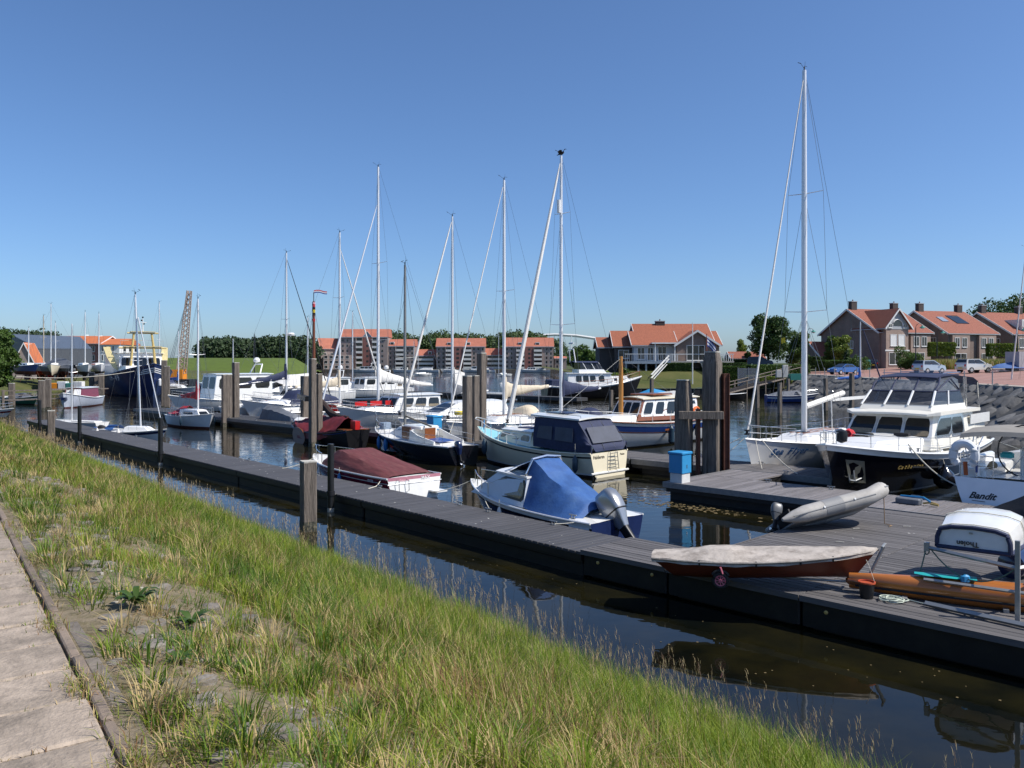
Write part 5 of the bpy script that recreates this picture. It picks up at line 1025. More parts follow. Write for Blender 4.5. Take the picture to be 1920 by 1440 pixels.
skin(t, 'sheet', 'greyc', [densify([(x_,-.55,0),(x_,-.45,zt*.7),(x_,0,zt),(x_,.4,zt*.75),(x_,.5,0)],2) for x_, zt in ((-2.2,.3),(-1.9,1.05),(-.6,1.0),(.6,.75),(1.9,.5),(2.3,.1))], .05, closed=False, cap=False)
# open gear boats in front of the sloops
cruiser('small open white motorboat moored by the yellow life jacket', a_for(840,31.9), 31.6, 5.5, 2.1, 'open', g=(.8,.75,1.0), name='open_boat')
lj = thing('life_jacket', 'yellow life jacket lying on a sloop foredeck', 'life jacket', ab(a_for(861,33.2),33.2,1.55), .3); skin(lj, 'foam', 'flagy', [[(x_, w_*math.cos(q), .12+.13*math.sin(q)) for q in np.linspace(0,6.28,9)[:-1]] for x_, w_ in ((-.28,.15),(-.1,.28),(.12,.3),(.28,.18))], .03)
# ---- black motor yacht with navy canopies, bow-in to the cross pontoon
def black_yacht():
    L, B_ = 12.2, 4.1; a_ = -11.35; t = boat('motor_yacht', 'large black hulled motor yacht with white superstructure and navy flybridge canopy', 'yacht', ab(a_,26.15), -BX, L)
    h = Hull(L, B_, (1.55,1.45,2.05), .5, .88, 1.1, -.05, (.24,.62), 2.6, .42)
    h.make(t, 'black', None, deck='deckw', stripes=[(lambda q: h.g(q)-.20, lambda q: h.g(q)+.02, 'white'), (lambda q: .22, lambda q: .29, 'steel')], rub='white', rubr=.05)
    h.shell(lambda q: h.g(q)-.52, lambda q: h.g(q)-.45, .02, 1, 20, 0, .72).build('chrome_strip', 'steel', t, 50)
    # trunk cabin under the foredeck, wheelhouse, flybridge
    house(t, 'trunk_cabin', 'white', -.3, 4.3, 1.62, .75, 1.45, .72, .9, 0, .12, .10, [('L',.08,.26,.32,.72,'curt','steel'),('L',.34,.48,.34,.70,'curt','steel'),('R',.08,.26,.32,.72,'curt','steel'),('R',.34,.48,.34,.70,'curt','steel')], z1=1.75)
    wc = mat('superstructure_ivory', (.76,.73,.65), .3, var=.05, scale=1.5)
    wh = house(t, 'wheelhouse', wc, -4.1, 1.1, 1.75, 1.62, 1.48, 1.72, .95, .0, .20, .08, [('F',.03,.315,.36,.90,'half','greyhull'),('F',.355,.645,.36,.90,'half','greyhull'),('F',.685,.97,.36,.90,'half','greyhull'),
        ('L',.62,.93,.40,.88,'glass','steel',-.16),('L',.30,.56,.40,.88,'glass','steel'),('R',.62,.93,.40,.88,'glass','steel',-.16),('R',.30,.56,.40,.88,'glass','steel')], None, z1=1.62)
    def slab(x, w_, z, th): return [(x, y*w_, z+.05*(1-y*y)) for y in (-1,-.5,0,.5,1)]+[(x, y*w_, z+th+.05*(1-y*y)) for y in (1,.5,0,-.5,-1)]
    G().loft([slab(-4.6,1.72,3.20,.16), slab(-1.5,1.74,3.22,.18), slab(.25,1.70,3.20,.16), slab(.62,1.35,3.16,.10)]).build('flybridge_deck', wc, t, 30)
    fb = house(t, 'flybridge_cowl', wc, -3.4, .05, 1.52, 1.30, 3.40, .28, .25, 0, .05, .02, [])
    # raked dark screen with white posts, then vinyl canopy above
    scr = G().loft([[(-.15,-1.28,3.66),(-.15,1.28,3.66),(-3.3,1.48,3.66),(-3.3,-1.48,3.66)],[(-.85,-1.18,4.30),(-.85,1.18,4.30),(-3.2,1.36,4.30),(-3.2,-1.36,4.30)]], cap=False).build('windscreen', 'vinyld', t, 0)
    pts = [((-.14,-1.28),(-.85,-1.18)),((-.14,-.43),(-.85,-.40)),((-.14,.43),(-.85,.40)),((-.14,1.28),(-.85,1.18)),((-1.7,1.38),(-2.0,1.28)),((-1.7,-1.38),(-2.0,-1.28))]
    for (x0,y0),(x1,y1) in pts: G().bar((x0+.02,y0,3.62),(x1+.02,y1,4.32),.045,6).build('screen_post', 'white', scr)
    def cr(x, w_, zt, zb=4.28): return densify([(x,-w_,zb),(x,-w_*.95,lerp(zb,zt,.75)),(x,-w_*.75,zt),(x,0,zt+.06),(x,w_*.75,zt),(x,w_*.95,lerp(zb,zt,.75)),(x,w_,zb)],3)
    cn = skin(t, 'canopy_windows', 'vinyl', [cr(-.86,1.17,4.31), cr(-1.6,1.27,4.98), cr(-3.2,1.35,5.06)], 0, closed=False, cap=False)
    G().loft([[(x_, y*w_, z+.06*(1-y*y)) for y in (-1,-.5,0,.5,1)]+[(x_, y*w_, z+.05+.06*(1-y*y)) for y in (1,.5,0,-.5,-1)] for x_, w_, z in ((-1.45,1.05,4.93),(-1.75,1.12,5.02),(-3.2,1.14,5.10),(-4.0,1.10,5.06))]).build('canopy_roof', 'navyc', cn, 30)
    for y in (-1.17,-.42,.42,1.17): G().tube([(-.84,y,4.31),(-1.2,y*1.02,4.68),(-1.6,y*.95,4.99)], .035, 6).build('canopy_band', 'navyc', cn)
    G().tube([(-.84,-1.19,4.30),(-.84,1.19,4.30)], .035, 6).build('canopy_band', 'navyc', cn)
    for sd in (1,-1):
        G().tube([(-.84,sd*1.19,4.3),(-3.2,sd*1.37,4.3)], .03, 6).build('canopy_band', 'navyc', cn); G().tube([(-1.0,sd*1.2,4.35),(-2.2,sd*1.3,4.95)], .03, 6).build('canopy_band', 'navyc', cn); G().tube([(-2.2,sd*1.3,4.95),(-3.1,sd*1.36,4.35)], .03, 6).build('canopy_band', 'navyc', cn)
    bi = skin(t, 'bimini', 'navyc', [[(x_, y*1.35, z+.12*(1-y*y)) for y in np.linspace(-1,1,9)] for x_, z in ((-4.0,5.02),(-5.0,4.95),(-5.7,4.72),(-5.8,4.5))], 0, closed=False, cap=False)
    for sd in (1,-1): G().tube([(-5.7,sd*1.33,4.7),(-5.9,sd*1.35,3.1)], .022, 6).build('bimini_pole', 'steel', bi); G().tube([(-3.6,sd*1.38,5.0),(-3.7,sd*1.4,3.4)], .03, 6).build('bimini_pole', 'steel', bi); G().tube([(-3.85,sd*1.38,5.0),(-3.95,sd*1.4,3.4)], .03, 6).build('bimini_pole', 'steel', bi)
    G().tube([(-1.9,-1.12,5.2),(-1.9,1.12,5.2),(-4.0,1.15,5.24),(-4.0,-1.15,5.24)], .022, 6).build('roof_rail', 'steel', cn)
    # aft deckhouse and stern
    af = house(t, 'aft_cabin', wc, -5.9, -4.0, 1.62, 1.72, 1.5, 1.15, 0, .05, .10, .06, [('L',.12,.32,.30,.55,'greyhull','steel'),('L',.42,.62,.30,.55,'greyhull','steel'),('L',.72,.92,.30,.55,'glass','steel'),('R',.12,.32,.30,.55,'greyhull','steel'),('R',.42,.62,.30,.55,'greyhull','steel')])
    for sd in (1,-1): G().box(-6.0,-3.4,sd*1.66,sd*1.70,2.55,3.05).build('weather_cloth', 'white', t, 0)
    G().bar((-4.6,.9,2.9),(-4.2,.9,2.9),.16,10).build('rolled_cushion', 'navy', t)
    h.rail(t, .22, .97, .72, 8, 'steel', r=.017, inset=.10, name='guard_rail')
    p_ = h.pt(.97,1,1,-.1); G().tube([p_+Vector((0,0,.72)), Vector((L/2+.15,0,h.g(1)+.80)), Vector((p_.x,-p_.y,p_.z+.72))], .017, 6).build('guard_rail', 'steel', t)
    # anchor, fenders, deck gear
    pl = [h.pt(q, tt, 1, .01) for q, tt in ((.90,.82),(.955,.82),(.945,.50),(.885,.50))]; G().poly(pl, -.01).build('anchor_plate', mat('anchor_plate_steel', (.35,.33,.26), .4, metal=.6), t, 0)
    c = h.pt(.935,.55,1,.05); d_ = Vector((0,0,1)); g = G(); g.bar(c+Vector((.02,.0,.35)), c+Vector((-.05,.03,-.05)), .035, 6); g.bar(c+Vector((-.05,.03,-.05)), c+Vector((.25,-.02,.0)), .03, 6); g.bar(c+Vector((-.05,.03,-.05)), c+Vector((-.35,.12,.02)), .03, 6); g.bar(c+Vector((-.35,.12,.02)), c+Vector((-.38,.13,.25)), .03, 6, .01); g.bar(c+Vector((.25,-.02,.0)), c+Vector((.30,-.03,.22)), .03, 6, .01); g.build('anchor', 'galv', t)
    fq = h.pt(.56,.55,1,.36); f_ = G().lathe([(.02,-.38),(.2,-.34),(.36,-.16),(.38,0),(.30,.2),(.14,.36),(.06,.46),(.04,.52)], 18, tuple(fq)).build('ball_fender', 'black', t); G().bar(fq+Vector((0,0,.5)), fq+Vector((0,-.3,1.5)), .012, 5).build('fender_line', 'rope', f_)
    G().bbox(2.4,3.0,-.45,.15,2.26,2.42,.03).build('deck_hatch', 'glass', t); G().box(1.2,1.5,.5,1.0,2.25,2.4).build('deck_box', 'blackc', t, 20)
    skin(t, 'bundled_ensign', 'flagr', [[(5.0+.1*k, .35+.16*math.cos(q), 2.65+.18*math.sin(q)) for q in np.linspace(0,6.28,8)[:-1]] for k in range(4)], .09, 5); skin(t, 'bundled_cloth', 'flagw', [[(5.15+.1*k, .15+.16*math.cos(q), 2.72+.16*math.sin(q)) for q in np.linspace(0,6.28,8)[:-1]] for k in range(4)], .09, 5, seed=3)
    G().lathe([(.03,-.3),(.17,-.22),(.19,0),(.17,.22),(.03,.3)], 12, (5.45,.25,2.55)).build('hanging_fender', 'blackp', t)
    curvetext('Catharina', 3.35, .155, .20, 1.15, 'gold', t, h, 1, .4)
    G().tube(cat((3.0,1.5,1.95),(3.2,3.6,.66),.35,14), .022, 6).build('mooring_line', 'rope', t)
    keep = ('hull','transom','deck','stripe','rub_rail','chrome_strip','anchor','anchor_plate','ball_fender','fender_line','lettering','mooring_line','antifouling')
    def squeeze(o):
        for c_ in o.children:
            if c_.name.split('.')[0] not in keep and c_.type == 'MESH':
                for v_ in c_.data.vertices:
                    if v_.co.z > 1.5: v_.co.z = 1.5+(v_.co.z-1.5)*.76
            squeeze(c_)
    squeeze(t)
    for q in (.70,.735): pb_ = h.pt(q,1,1,-.12); G().lathe([(.05,0),(.05,.14),(.07,.15),(.07,.18)], 10, tuple(pb_)).build('bollard', 'steel', t)
black_yacht()
# ---- white sailing yacht seen stern-on at the right edge
def transom_yacht():
    L, B_ = 11.5, 3.7; st = ab(-6.15, 26.9); t = boat('sailing_yacht', 'white sailing yacht stern with horseshoe lifebuoy and taupe bimini at right edge', 'sailboat', st+BX*L, BX, L)
    h = Hull(L, B_, (1.30,1.22,1.5), .4, .86, .9, -.55, (.36,.85), 2.0, .42)
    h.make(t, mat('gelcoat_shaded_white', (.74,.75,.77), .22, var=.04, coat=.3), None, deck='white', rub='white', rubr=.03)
    # cockpit
    G().box(-5.3,-2.2,-.75,.75,1.23,1.29).build('cockpit_sole', mat('cockpit_grey', (.40,.40,.38), .7, var=.1), t, 0)
    for sd in (1,-1): G().bbox(-5.4,-2.0,sd*1.15-.32,sd*1.15+.32,1.25,1.55,.06).build('cockpit_seat', 'white', t); G().bbox(-5.2,-2.0,sd*1.52-.1,sd*1.52+.1,1.3,1.78,.05).build('cockpit_coaming', 'white', t)
    house(t, 'coachroof', 'white', -2.1, 2.4, 1.35, .8, 1.2, .55, .9, .0, .12, .06, [('L',.1,.4,.3,.75),('L',.5,.8,.3,.75)])
    wh = G().tube([(-4.3+.12*math.sin(q),.78*math.cos(q),2.05+.78*math.sin(q)) for q in np.linspace(0,2*math.pi,29)], .022, 6).build('steering_wheel', 'blackp', t); g = G()
    for k in range(5): a_ = k*1.2566+.3; g.bar((-4.3,0,2.05),(-4.3+.12*math.sin(a_),.77*math.cos(a_),2.05+.77*math.sin(a_)),.012,5)
    g.build('wheel_spokes', 'steel', wh); G().bbox(-4.25,-3.85,-.2,.2,1.29,2.15,.05).build('binnacle', 'white', t)
    # pushpit and lifebuoy
    for sd in (1,-1):
        g = G(); pts = [(-5.72,sd*.55,1.95),(-5.6,sd*1.45,1.98),(-4.6,sd*1.65,1.98)]; g.tube(pts, .016, 6); g.tube([(x_,y_,z_-.32) for x_,y_,z_ in pts], .012, 5)
        for x_,y_,z_ in pts+[(-5.66,sd*1.0,1.965)]: g.bar((x_,y_,1.28),(x_,y_,z_),.016,6)
        g.build('pushpit', 'steel', t)
    hs = [(-5.80,1.30+.30*math.cos(q)*1.0,1.95+.36*math.sin(q)) for q in np.linspace(-.9,math.pi+.9,17)]
    G().tube(hs, .12, 10, rs=[.10]+[.13]*15+[.10]).build('horseshoe_lifebuoy', mat('lifebuoy_white', (.66,.68,.70), .7), t); G().bbox(-5.66,-5.5,.95,1.05,1.35,2.25,.02).build('danbuoy_case', 'white', t); G().box(-5.68,-5.66,.97,1.03,1.45,2.2).build('blue_strap', 'blue', t, 0); G().tube([(-5.7,1.3,1.75),(-5.7,1.28,1.35)], .06, 7).build('rescue_light', mat('rescue_orange', (.35,.08,.02), .6), t)
    skin(t, 'bimini', 'taupec', [[(x_, y*1.55, z+.12*(1-abs(y)**3)) for y in np.linspace(-1,1,11)] for x_, z in ((-5.35,2.42),(-5.25,2.55),(-4.0,2.66),(-2.6,2.62))], 0, closed=False, cap=False)
    for sd in (1,-1):
        for x_ in (-5.25,-4.0,-2.65): G().bar((-4.3,sd*1.58,1.5),(x_,sd*1.5,2.55),.016,6).build('bimini_frame', 'steel', t)
    tx = -L/2-.55*0; zc = .78; yc = .50; q0 = h.t(0,zc)
    def tp(y, z): tt = h.t(0,z); return Vector((-L/2-.55*(1-tt)-.012, y, z))
    text('Bandit', .27, 'ink', t, frame(tp(.80,.80),(0,-1,0),tp(.8,1.0)-tp(.8,.7)), shear=.45); G().bar(tp(1.05,.66),tp(.70,.65),.008,4).build('lettering', 'ink', t)
    G().bar(tp(-.42,1.27),tp(-.42,.02),.018,6).build('transom_seam', 'white', t)
    for y in (.28,.16): G().lathe([(.03,0),(.03,.05)], 8).xf(Matrix.Translation((-5.35,y,1.5)) @ Matrix.Rotation(R(90),4,'Y')).build('socket', 'ink', t)
    g = G()
    for y_ in (-.25,-.75,-1.25): g.bar((-5.5,y_,1.25),(-5.45,y_,2.0),.016,6)
    g.build('stanchion', 'steel', t); G().tube([(-5.3,.75,1.58),(-5.2,.7,1.7),(-5.1,.8,1.62),(-5.2,.62,1.66)], .09, 7).build('rope_pile', mat('rope_tan', (.30,.22,.12), .9), t); G().bbox(-4.75,-4.4,.3,.62,1.85,2.02,.05).build('winch_cover', 'teal', t)
transom_yacht()
# ================================================================ THINGS ON THE PLATFORM
def inflatable():
    p0 = Vector((6.75,20.2,.76)); p1_ = Vector((9.35,20.85,1.28)); d = p1_-p0; t = thing('inflatable_dinghy', 'grey inflatable dinghy tipped up on the platform edge with outboard', 'dinghy', p0, math.atan2(d.y,d.x)); t.scale = (.86,.86,.86)
    t.rotation_euler = (R(-27), -math.asin(d.z/d.length), math.atan2(d.y,d.x)); r = .235; pts = []
    hw = .56
    for s_ in np.linspace(-.35,2.55,9): pts.append((s_, -hw, 0))
    for q in np.linspace(-80,80,9): pts.append((2.62+.62*math.cos(R(q)), hw*math.sin(R(q)), .02+.13*math.cos(R(q))))
    for s_ in np.linspace(2.55,-.35,9): pts.append((s_, hw, 0))
    rs = [.05,.17]+[r]*(len(pts)-4)+[.17,.05]
    G().tube([Vector(p_) for p_ in pts], r, 14, rs=rs).build('tube', 'dinghy', t, 60)
    for k, sd in enumerate((-1,1)):
        G().tube([(s_, sd*(hw+.14), .15) for s_ in np.linspace(.3,2.5,8)], .016, 5).build('grab_line', 'blackp', t); G().tube([(s_, sd*(hw+.226), -.02) for s_ in np.linspace(-.1,2.6,8)], .02, 5).build('rubbing_strake', 'dinghyd', t); G().tube([(x_, sd*hw, 0) for x_ in (.95,1.55)], r+.004, 14).build('side_panel', 'dinghyd', t, 60)
    G().tube([(2.62+.86*math.cos(R(q)), .78*math.sin(R(q)), .06+.13*math.cos(R(q))) for q in np.linspace(-60,60,9)], .022, 5).build('rubbing_strake', 'dinghyd', t)
    G().box(-.05,2.7,-.5,.5,-.17,-.13).build('floor', 'dinghyd', t, 0); G().box(.0,.04,-.46,.46,-.15,.26).build('transom', 'blackp', t, 0); G().box(1.2,1.45,-.5,.5,.08,.12).build('thwart', 'dinghyd', t, 0)
    outboard(t, (-.04,.25,.26), .56, mat('outboard_grey', (.10,.105,.11), .35, var=.15), R(30), 0)
    for k in (.9,1.9): G().lathe([(.03,0),(.03,.03)], 10).xf(Matrix.Translation((k,-hw-.23,.0)) @ Matrix.Rotation(R(90),4,'X')).build('valve', 'white', t)
    m = t.matrix_basis; b_ = m @ Vector((3.25,-.1,.08)); pr = thing('painter_line', 'brown painter line hanging from the inflatable bow', 'rope', b_); G().tube([(0,0,.25),(.02,-.1,.1),(.03,-.12,-.2),(.04,-.13,-(b_.z-.63)),(.15,-.3,-(b_.z-.62)),(.02,-.42,-(b_.z-.62))], .012, 5).build('line', mat('rope_brown', (.25,.17,.10), .9), pr)
inflatable()
def red_dinghy():
    a_, b_ = Vector((2.80,15.75,0)), Vector((6.55,14.75,0)); d = b_-a_; L = d.length+.15; c = (a_+b_)/2; t = thing('racing_dinghy', 'rust red racing dinghy under a weathered pale cover on a trolley', 'dinghy', (c.x,c.y,.96), ang(d)); t.rotation_euler[1] = R(-3.2)
    h = Hull(L, 1.30, (.16,.16,.26), .24, .50, .42, .45, (.26,.60), 2.2, .45)
    h.make(t, 'reddk', None, deck='oldcov', rub='oldcov', rubr=.022)
    def cr(q, dz): p_ = h.pt(q,1,1,.02); return [(p_.x, y_*max(p_.y,.02), p_.z+.01+dz*(1-abs(y_)**2.2)-(.07 if abs(y_) > .99 else 0)) for y_ in (-1,-.96,-.7,-.4,0,.4,.7,.96,1)]
    skin(t, 'cover', 'oldcov', [cr(.0,.05), cr(.15,.07), cr(.27,.15), cr(.36,.16), cr(.45,.08), cr(.6,.06), cr(.8,.07), cr(.93,.07), cr(.99,.03)], .018, 4, False, 4, 4, cap=False)
    G().tube([h.pt(q,.97,1,.012) for q in np.linspace(0,.98,20)], .012, 5).build('cover_hem', 'blackp', t); G().tube([h.pt(q,.97,-1,.012) for q in np.linspace(0,.98,20)], .012, 5).build('cover_hem', 'blackp', t)
    for q in (.22,.47,.66,.8): p_ = h.pt(q,.94,-1,.02); G().box(p_.x-.015,p_.x+.015,p_.y-.012,p_.y+.012,p_.z-.05,p_.z+.05).build('strap_hook', 'blackp', t, 0)
    # trolley
    tr = thing('launching_trolley', 'launching trolley with pink spoked wheels under the red dinghy', 'trolley', (c.x,c.y,.6), ang(d)); xw = -.75
    G().bar((xw,-.62,.15),(xw,.62,.15),.022,8).build('axle', 'galv', tr); G().tube([(xw,0,.15),(.6,0,.12),(1.75,0,.12),(1.82,0,.13)], .022, 8).build('drawbar', 'galv', tr); G().bar((1.80,0,.13),(2.10,0,.80),.03,8).build('bow_post', 'galv', tr); G().bar((2.04,-.16,.81),(2.14,.16,.81),.022,6).build('handle', 'galv', tr)
    pk = mat('wheel_pink', (.50,.13,.18), .5)
    for sd in (1,-1):
        w_ = G().tube([(xw+.12*math.cos(q),sd*.64,.15+.12*math.sin(q)) for q in np.linspace(0,2*math.pi,25)], .036, 9).build('tyre', 'rubber', tr); G().tube([(xw+.092*math.cos(q),sd*.655,.15+.092*math.sin(q)) for q in np.linspace(0,2*math.pi,25)], .016, 6).build('rim', pk, w_); g = G()
        for k in range(8): g.bar((xw,sd*.655,.15),(xw+.09*math.cos(k*.785),sd*.655,.15+.09*math.sin(k*.785)),.012,5)
        g.build('spoke', pk, w_); G().lathe([(.03,-.03),(.03,.03)],8).xf(Matrix.Translation((xw,sd*.66,.15)) @ Matrix.Rotation(R(90),4,'X')).build('hub', pk, w_)
        G().tube([(xw+.16*math.cos(q),sd*.64,.17+.16*math.sin(q)) for q in np.linspace(.5,2.6,9)], .03, 6).build('mudguard', 'rubber', tr); G().bar((xw,sd*.3,.15),(xw,sd*.4,.3),.025,6).build('cradle', 'galv', tr)
    G().bar((xw,-.67,.40),(xw+.04,-.66,.28),.02,5).build('tie', pk, tr)
red_dinghy()
def bucket():
    c = W(1625,1121,.6); t = thing('bucket', 'black bucket with an orange rim and lining on the platform', 'bucket', c)
    G().lathe([(.105,0),(.135,.27),(.128,.27),(.10,.02)], 20).build('pail', 'blackp', t); G().lathe([(.138,.262),(.146,.262),(.146,.29),(.13,.292),(.122,.2),(.10,.03)], 20).build('liner', mat('bucket_orange', (.45,.08,.03), .5), t); G().tube([(.14,0,.27),(.05,.02,.55),(0,.02,.66)], .005, 4).build('cord', 'rope', t)
bucket()
def tender():
    c = Vector((8.25,13.10,0)); t = thing('upturned_tender', 'upturned white tender with dark rim lettered on its transom', 'dinghy', (c.x,c.y,1.62), ang(AX)); hw = .62; L = 2.7
    # local +x runs to the right-near; the transom faces left (the bank side); hull bottom is up
    def ring(x, w_, top): return densify([(x,-w_,0),(x,-w_*.98,top*.55),(x,-w_*.86,top*.93),(x,-w_*.6,top*1.06),(x,0,top*1.12),(x,w_*.6,top*1.06),(x,w_*.86,top*.93),(x,w_*.98,top*.55),(x,w_,0)],2)
    return t, ring
def tender_build():
    d = Vector((.62,.78,0)).normalized()          # from transom to bow
    tr0 = Vector((7.92,14.02,0)); rz = ang(d)
    t = thing('upturned_tender', 'upturned white tender with dark rim lettered on its transom', 'dinghy', (tr0.x,tr0.y,1.49), rz)
    def ring(x, w_, top, zb=0): return densify([(x,-w_,zb),(x,-w_*.99,top*.5),(x,-w_*.90,top*.92),(x,-w_*.6,top*1.07),(x,0,top*1.13),(x,w_*.6,top*1.07),(x,w_*.90,top*.92),(x,w_*.99,top*.5),(x,w_,zb)],3)
    skin(t, 'hull', 'white', [ring(0,.56,.34), ring(.9,.64,.42), ring(1.7,.60,.42), ring(2.4,.42,.34), ring(2.75,.12,.15)], 0, closed=False, cap=False)
    r0 = ring(0,.56,.34); G().add([Vector(p_)+Vector((.004,0,0)) for p_ in r0], [tuple(range(len(r0)))]).build('transom', mat('tender_grey_white', (.66,.68,.70), .35), t, 0)
    G().tube([Vector(p_)+Vector((-.012,0,0)) for p_ in r0]+[Vector(r0[0])+Vector((-.012,0,0))], .038, 7).build('transom_rim', 'navyc', t)
    for sd in (1,-1): G().tube([(0,sd*.56,.01),(.9,sd*.64,.0),(1.7,sd*.60,-.02),(2.4,sd*.42,-.03),(2.75,sd*.12,-.03)], .04, 7).build('gunwale', 'navyc', t)
    text('Tholen', .12, 'ink', t, frame((-.02,.08,.10),(0,1,0),(0,0,-1))); G().box(-.02,-.008,.0,.06,.27,.30).build('drain_plug', 'galv', t, 0)
    for x_ in (.12,1.0): G().tube([Vector(p_)+Vector((0,0,.012)) for p_ in ring(x_,.655 if x_ > .5 else .575,.43 if x_ > .5 else .355)], .012, 5).build('lashing', 'rope', t)
    # rack carrying it
    rk = thing('boat_rack', 'grey metal rack with a tall post carrying the upturned tender', 'rack', (tr0.x,tr0.y,.6), rz)
    up = W(1908,1165,.6); lp = rk.matrix_basis.inverted() @ up; px, py = lp.x, lp.y
    G().box(px-.035,px+.035,py-.035,py+.035,.0,1.28).build('post', 'galv', rk, 0); 
    le = rk.matrix_basis.inverted() @ W(1738,1026,1.44); le.z = 0
    inv = rk.matrix_basis.inverted(); wl_ = lambda u, v, z: inv @ W(u, v, z)
    def beam(name, p_, q_, r_): G().bar(p_, q_, r_, 4).build(name, 'galv', rk, 0)
    beam('bearer', (le.x,le.y,.84), (px,py,.84), .036); beam('bearer', (px,py,.84), wl_(1990,1052,1.44), .036); beam('lower_rail', wl_(1732,1086,.98), wl_(1990,1122,.98), .03); beam('foot_rail', wl_(1735,1131,.66), wl_(1990,1188,.66), .045)
    e2 = wl_(1985,1150,.6); G().box(e2.x-.035,e2.x+.035,e2.y-.035,e2.y+.035,0,1.0).build('post', 'galv', rk, 0); G().box(le.x-.05,le.x+.03,le.y-.04,le.y+.04,.78,.93).build('hook_end', 'galv', rk, 0)
    rp = thing('looped_rope', 'dark rope looped from the rack end to its post', 'rope', (0,0,0)); A_ = rk.matrix_basis @ Vector((le.x,le.y,.9)); B2 = rk.matrix_basis @ Vector((px,py,.86)); C_ = W(1700,1120,.62)
    G().tube(cat(A_, B2, .42, 16), .012, 5).build('strand', 'ropeg', rp); G().tube(cat(A_, W(1712,1118,.62), .05, 8), .012, 5).build('strand', 'ropeg', rp); G().tube([A_+Vector((.02*math.sin(q),0,-.12-.09*math.cos(q))) if 0 else A_+Vector((.045*math.sin(q),0,-.10+.09*math.cos(q))) for q in np.linspace(0,6.28,12)], .012, 5).build('knot_loop', 'ropeg', rp)
    m_ = A_.lerp(B2,.45)-Vector((0,0,.40)); G().bbox(m_.x-.07,m_.x+.07,m_.y-.05,m_.y+.05,m_.z-.07,m_.z+.05,.03).build('rope_float', 'boxblue', rp)
    cl = thing('rope_coil', 'white rope coil lying beside the bucket', 'rope', W(1675,1126,.615)); pts = []
    for i in range(70): q = i*.42; rr = .13+.05*math.sin(i*.7); pts.append((rr*math.cos(q)*1.4, rr*math.sin(q), .008+.0006*i))
    pts += [(.25+.05*k, .02-.06*k+.02*math.sin(k*1.7), .01) for k in range(8)]; G().tube(pts, .011, 5).build('coil', mat('rope_pale_green', (.50,.55,.46), .9), cl)
tender_build()
def skiff():
    a_, b_ = W(1592,1098,.70), W(1960,1126,.80); d = b_-a_; d.z = 0; L = d.length+2.2; t = thing('rowing_skiff', 'slim varnished orange rowing skiff lying on low supports', 'skiff', (a_.x,a_.y,.80), ang(d)); rows = []
    for i in range(17):
        f = i/16; w_ = .03+.24*math.sin(math.pi*min(1,f*.8+.02))**.8; hgt = .10+.16*math.sin(math.pi*min(1,f*.75+.05))**.7
        rows.append([(f*L, w_*math.cos(q), hgt*.95*math.sin(q)) for q in np.linspace(0,2*math.pi,17)[:-1]])
    G().loft(rows).build('hull', 'orange', t, 50)
    for i in range(2): G().tube([(f*L, -(.04+.24*math.sin(math.pi*min(1,f*.8+.02))**.8)*.985, -.05-.02*i) for f in np.linspace(.02,.98,15)], .011, 5).build('pinstripe', 'ink', t)
    skin(t, 'teal_mat', 'teal', [[(x_, y_*w_, .245+.02*(1-y_*y_)) for y_ in (-1,-.4,.2,1)] for x_, w_ in ((1.05,.05),(1.25,.13),(1.8,.16),(2.0,.14))], 0, closed=False, cap=False)
    skin(t, 'bow_sock', 'wood', [[(x_, r_*math.cos(q), r_*.8*math.sin(q)) for q in np.linspace(0,6.28,11)[:-1]] for x_, r_ in ((-.06,.03),(-.02,.085),(.25,.12),(.38,.125))], .008, 8)
    for x_ in (.9,2.4): G().box(x_-.04,x_+.04,-.32,.32,-.23,-.14).build('support', 'galv', t, 0)
skiff()
t = thing('covered_dinghy', 'peaked black tarpaulin over a small boat on the platform', 'tarpaulin', ab(-4.85,23.0,.6), RZA)
skin(t, 'tarpaulin', 'blackc', [densify([(x_,-w_,0),(x_,-w_*.6,zt*.55),(x_,0,zt),(x_,w_*.6,zt*.55),(x_,w_,0)],3) for x_, w_, zt in ((-1.15,.3,.1),(-.9,.62,.45),(0,.8,1.0),(.25,.85,1.08),(1.2,.85,.8),(2.6,.7,.6))], .03, 1.5, False, 2, 4, cap=False)
t = thing('mooring_gear', 'blue grey mooring gear lying at the pontoon edge', 'gear', W(1710,944,.62), RZA); G().bbox(-.42,.25,-.16,.16,0,.16,.03).build('pad', 'greyc', t); G().tube([(-.35,.1,.18),(.3,.05,.2),(.5,0,.1)], .03, 6).build('blue_strap', 'boxblue', t); G().tube([(.3,0,.04),(.5,.06,.08),(.7,0,.05),(.55,-.1,.06),(.75,-.1,.04)], .03, 6).build('yellow_rope', 'gold', t)
t = thing('black_drum', 'dark rounded drum lying behind the rack post', 'drum', W(1905,1090,.6)+Vector((.25,.3,0)), .6); G().tube([(-.4,0,.27),(-.34,0,.27),(.34,0,.27),(.4,0,.27)], .25, 14, rs=[.12,.25,.25,.12]).build('shell', 'navy', t)
# scraps of wood on the planks
for i, (u, v, lb) in enumerate(((1574,1016,'pale wood splinter on the planks just behind the red dinghy cover'),(1700,987,'pale wood splinter on the planks right of the inflatable painter'),(1605,991,'pale wood splinter on the planks under the inflatable bow'))):
    o = G().poly([(-.09,-.012,0),(.09,-.015,0),(.1,.012,0),(-.08,.014,0)], .008).build('wood_scrap', 'pilecap', None, 0); o.location = W(u,v,.612); o.rotation_euler[2] = -.4+.3*i; tag(o, lb, 'splinter', 'pale splinters on the platform')
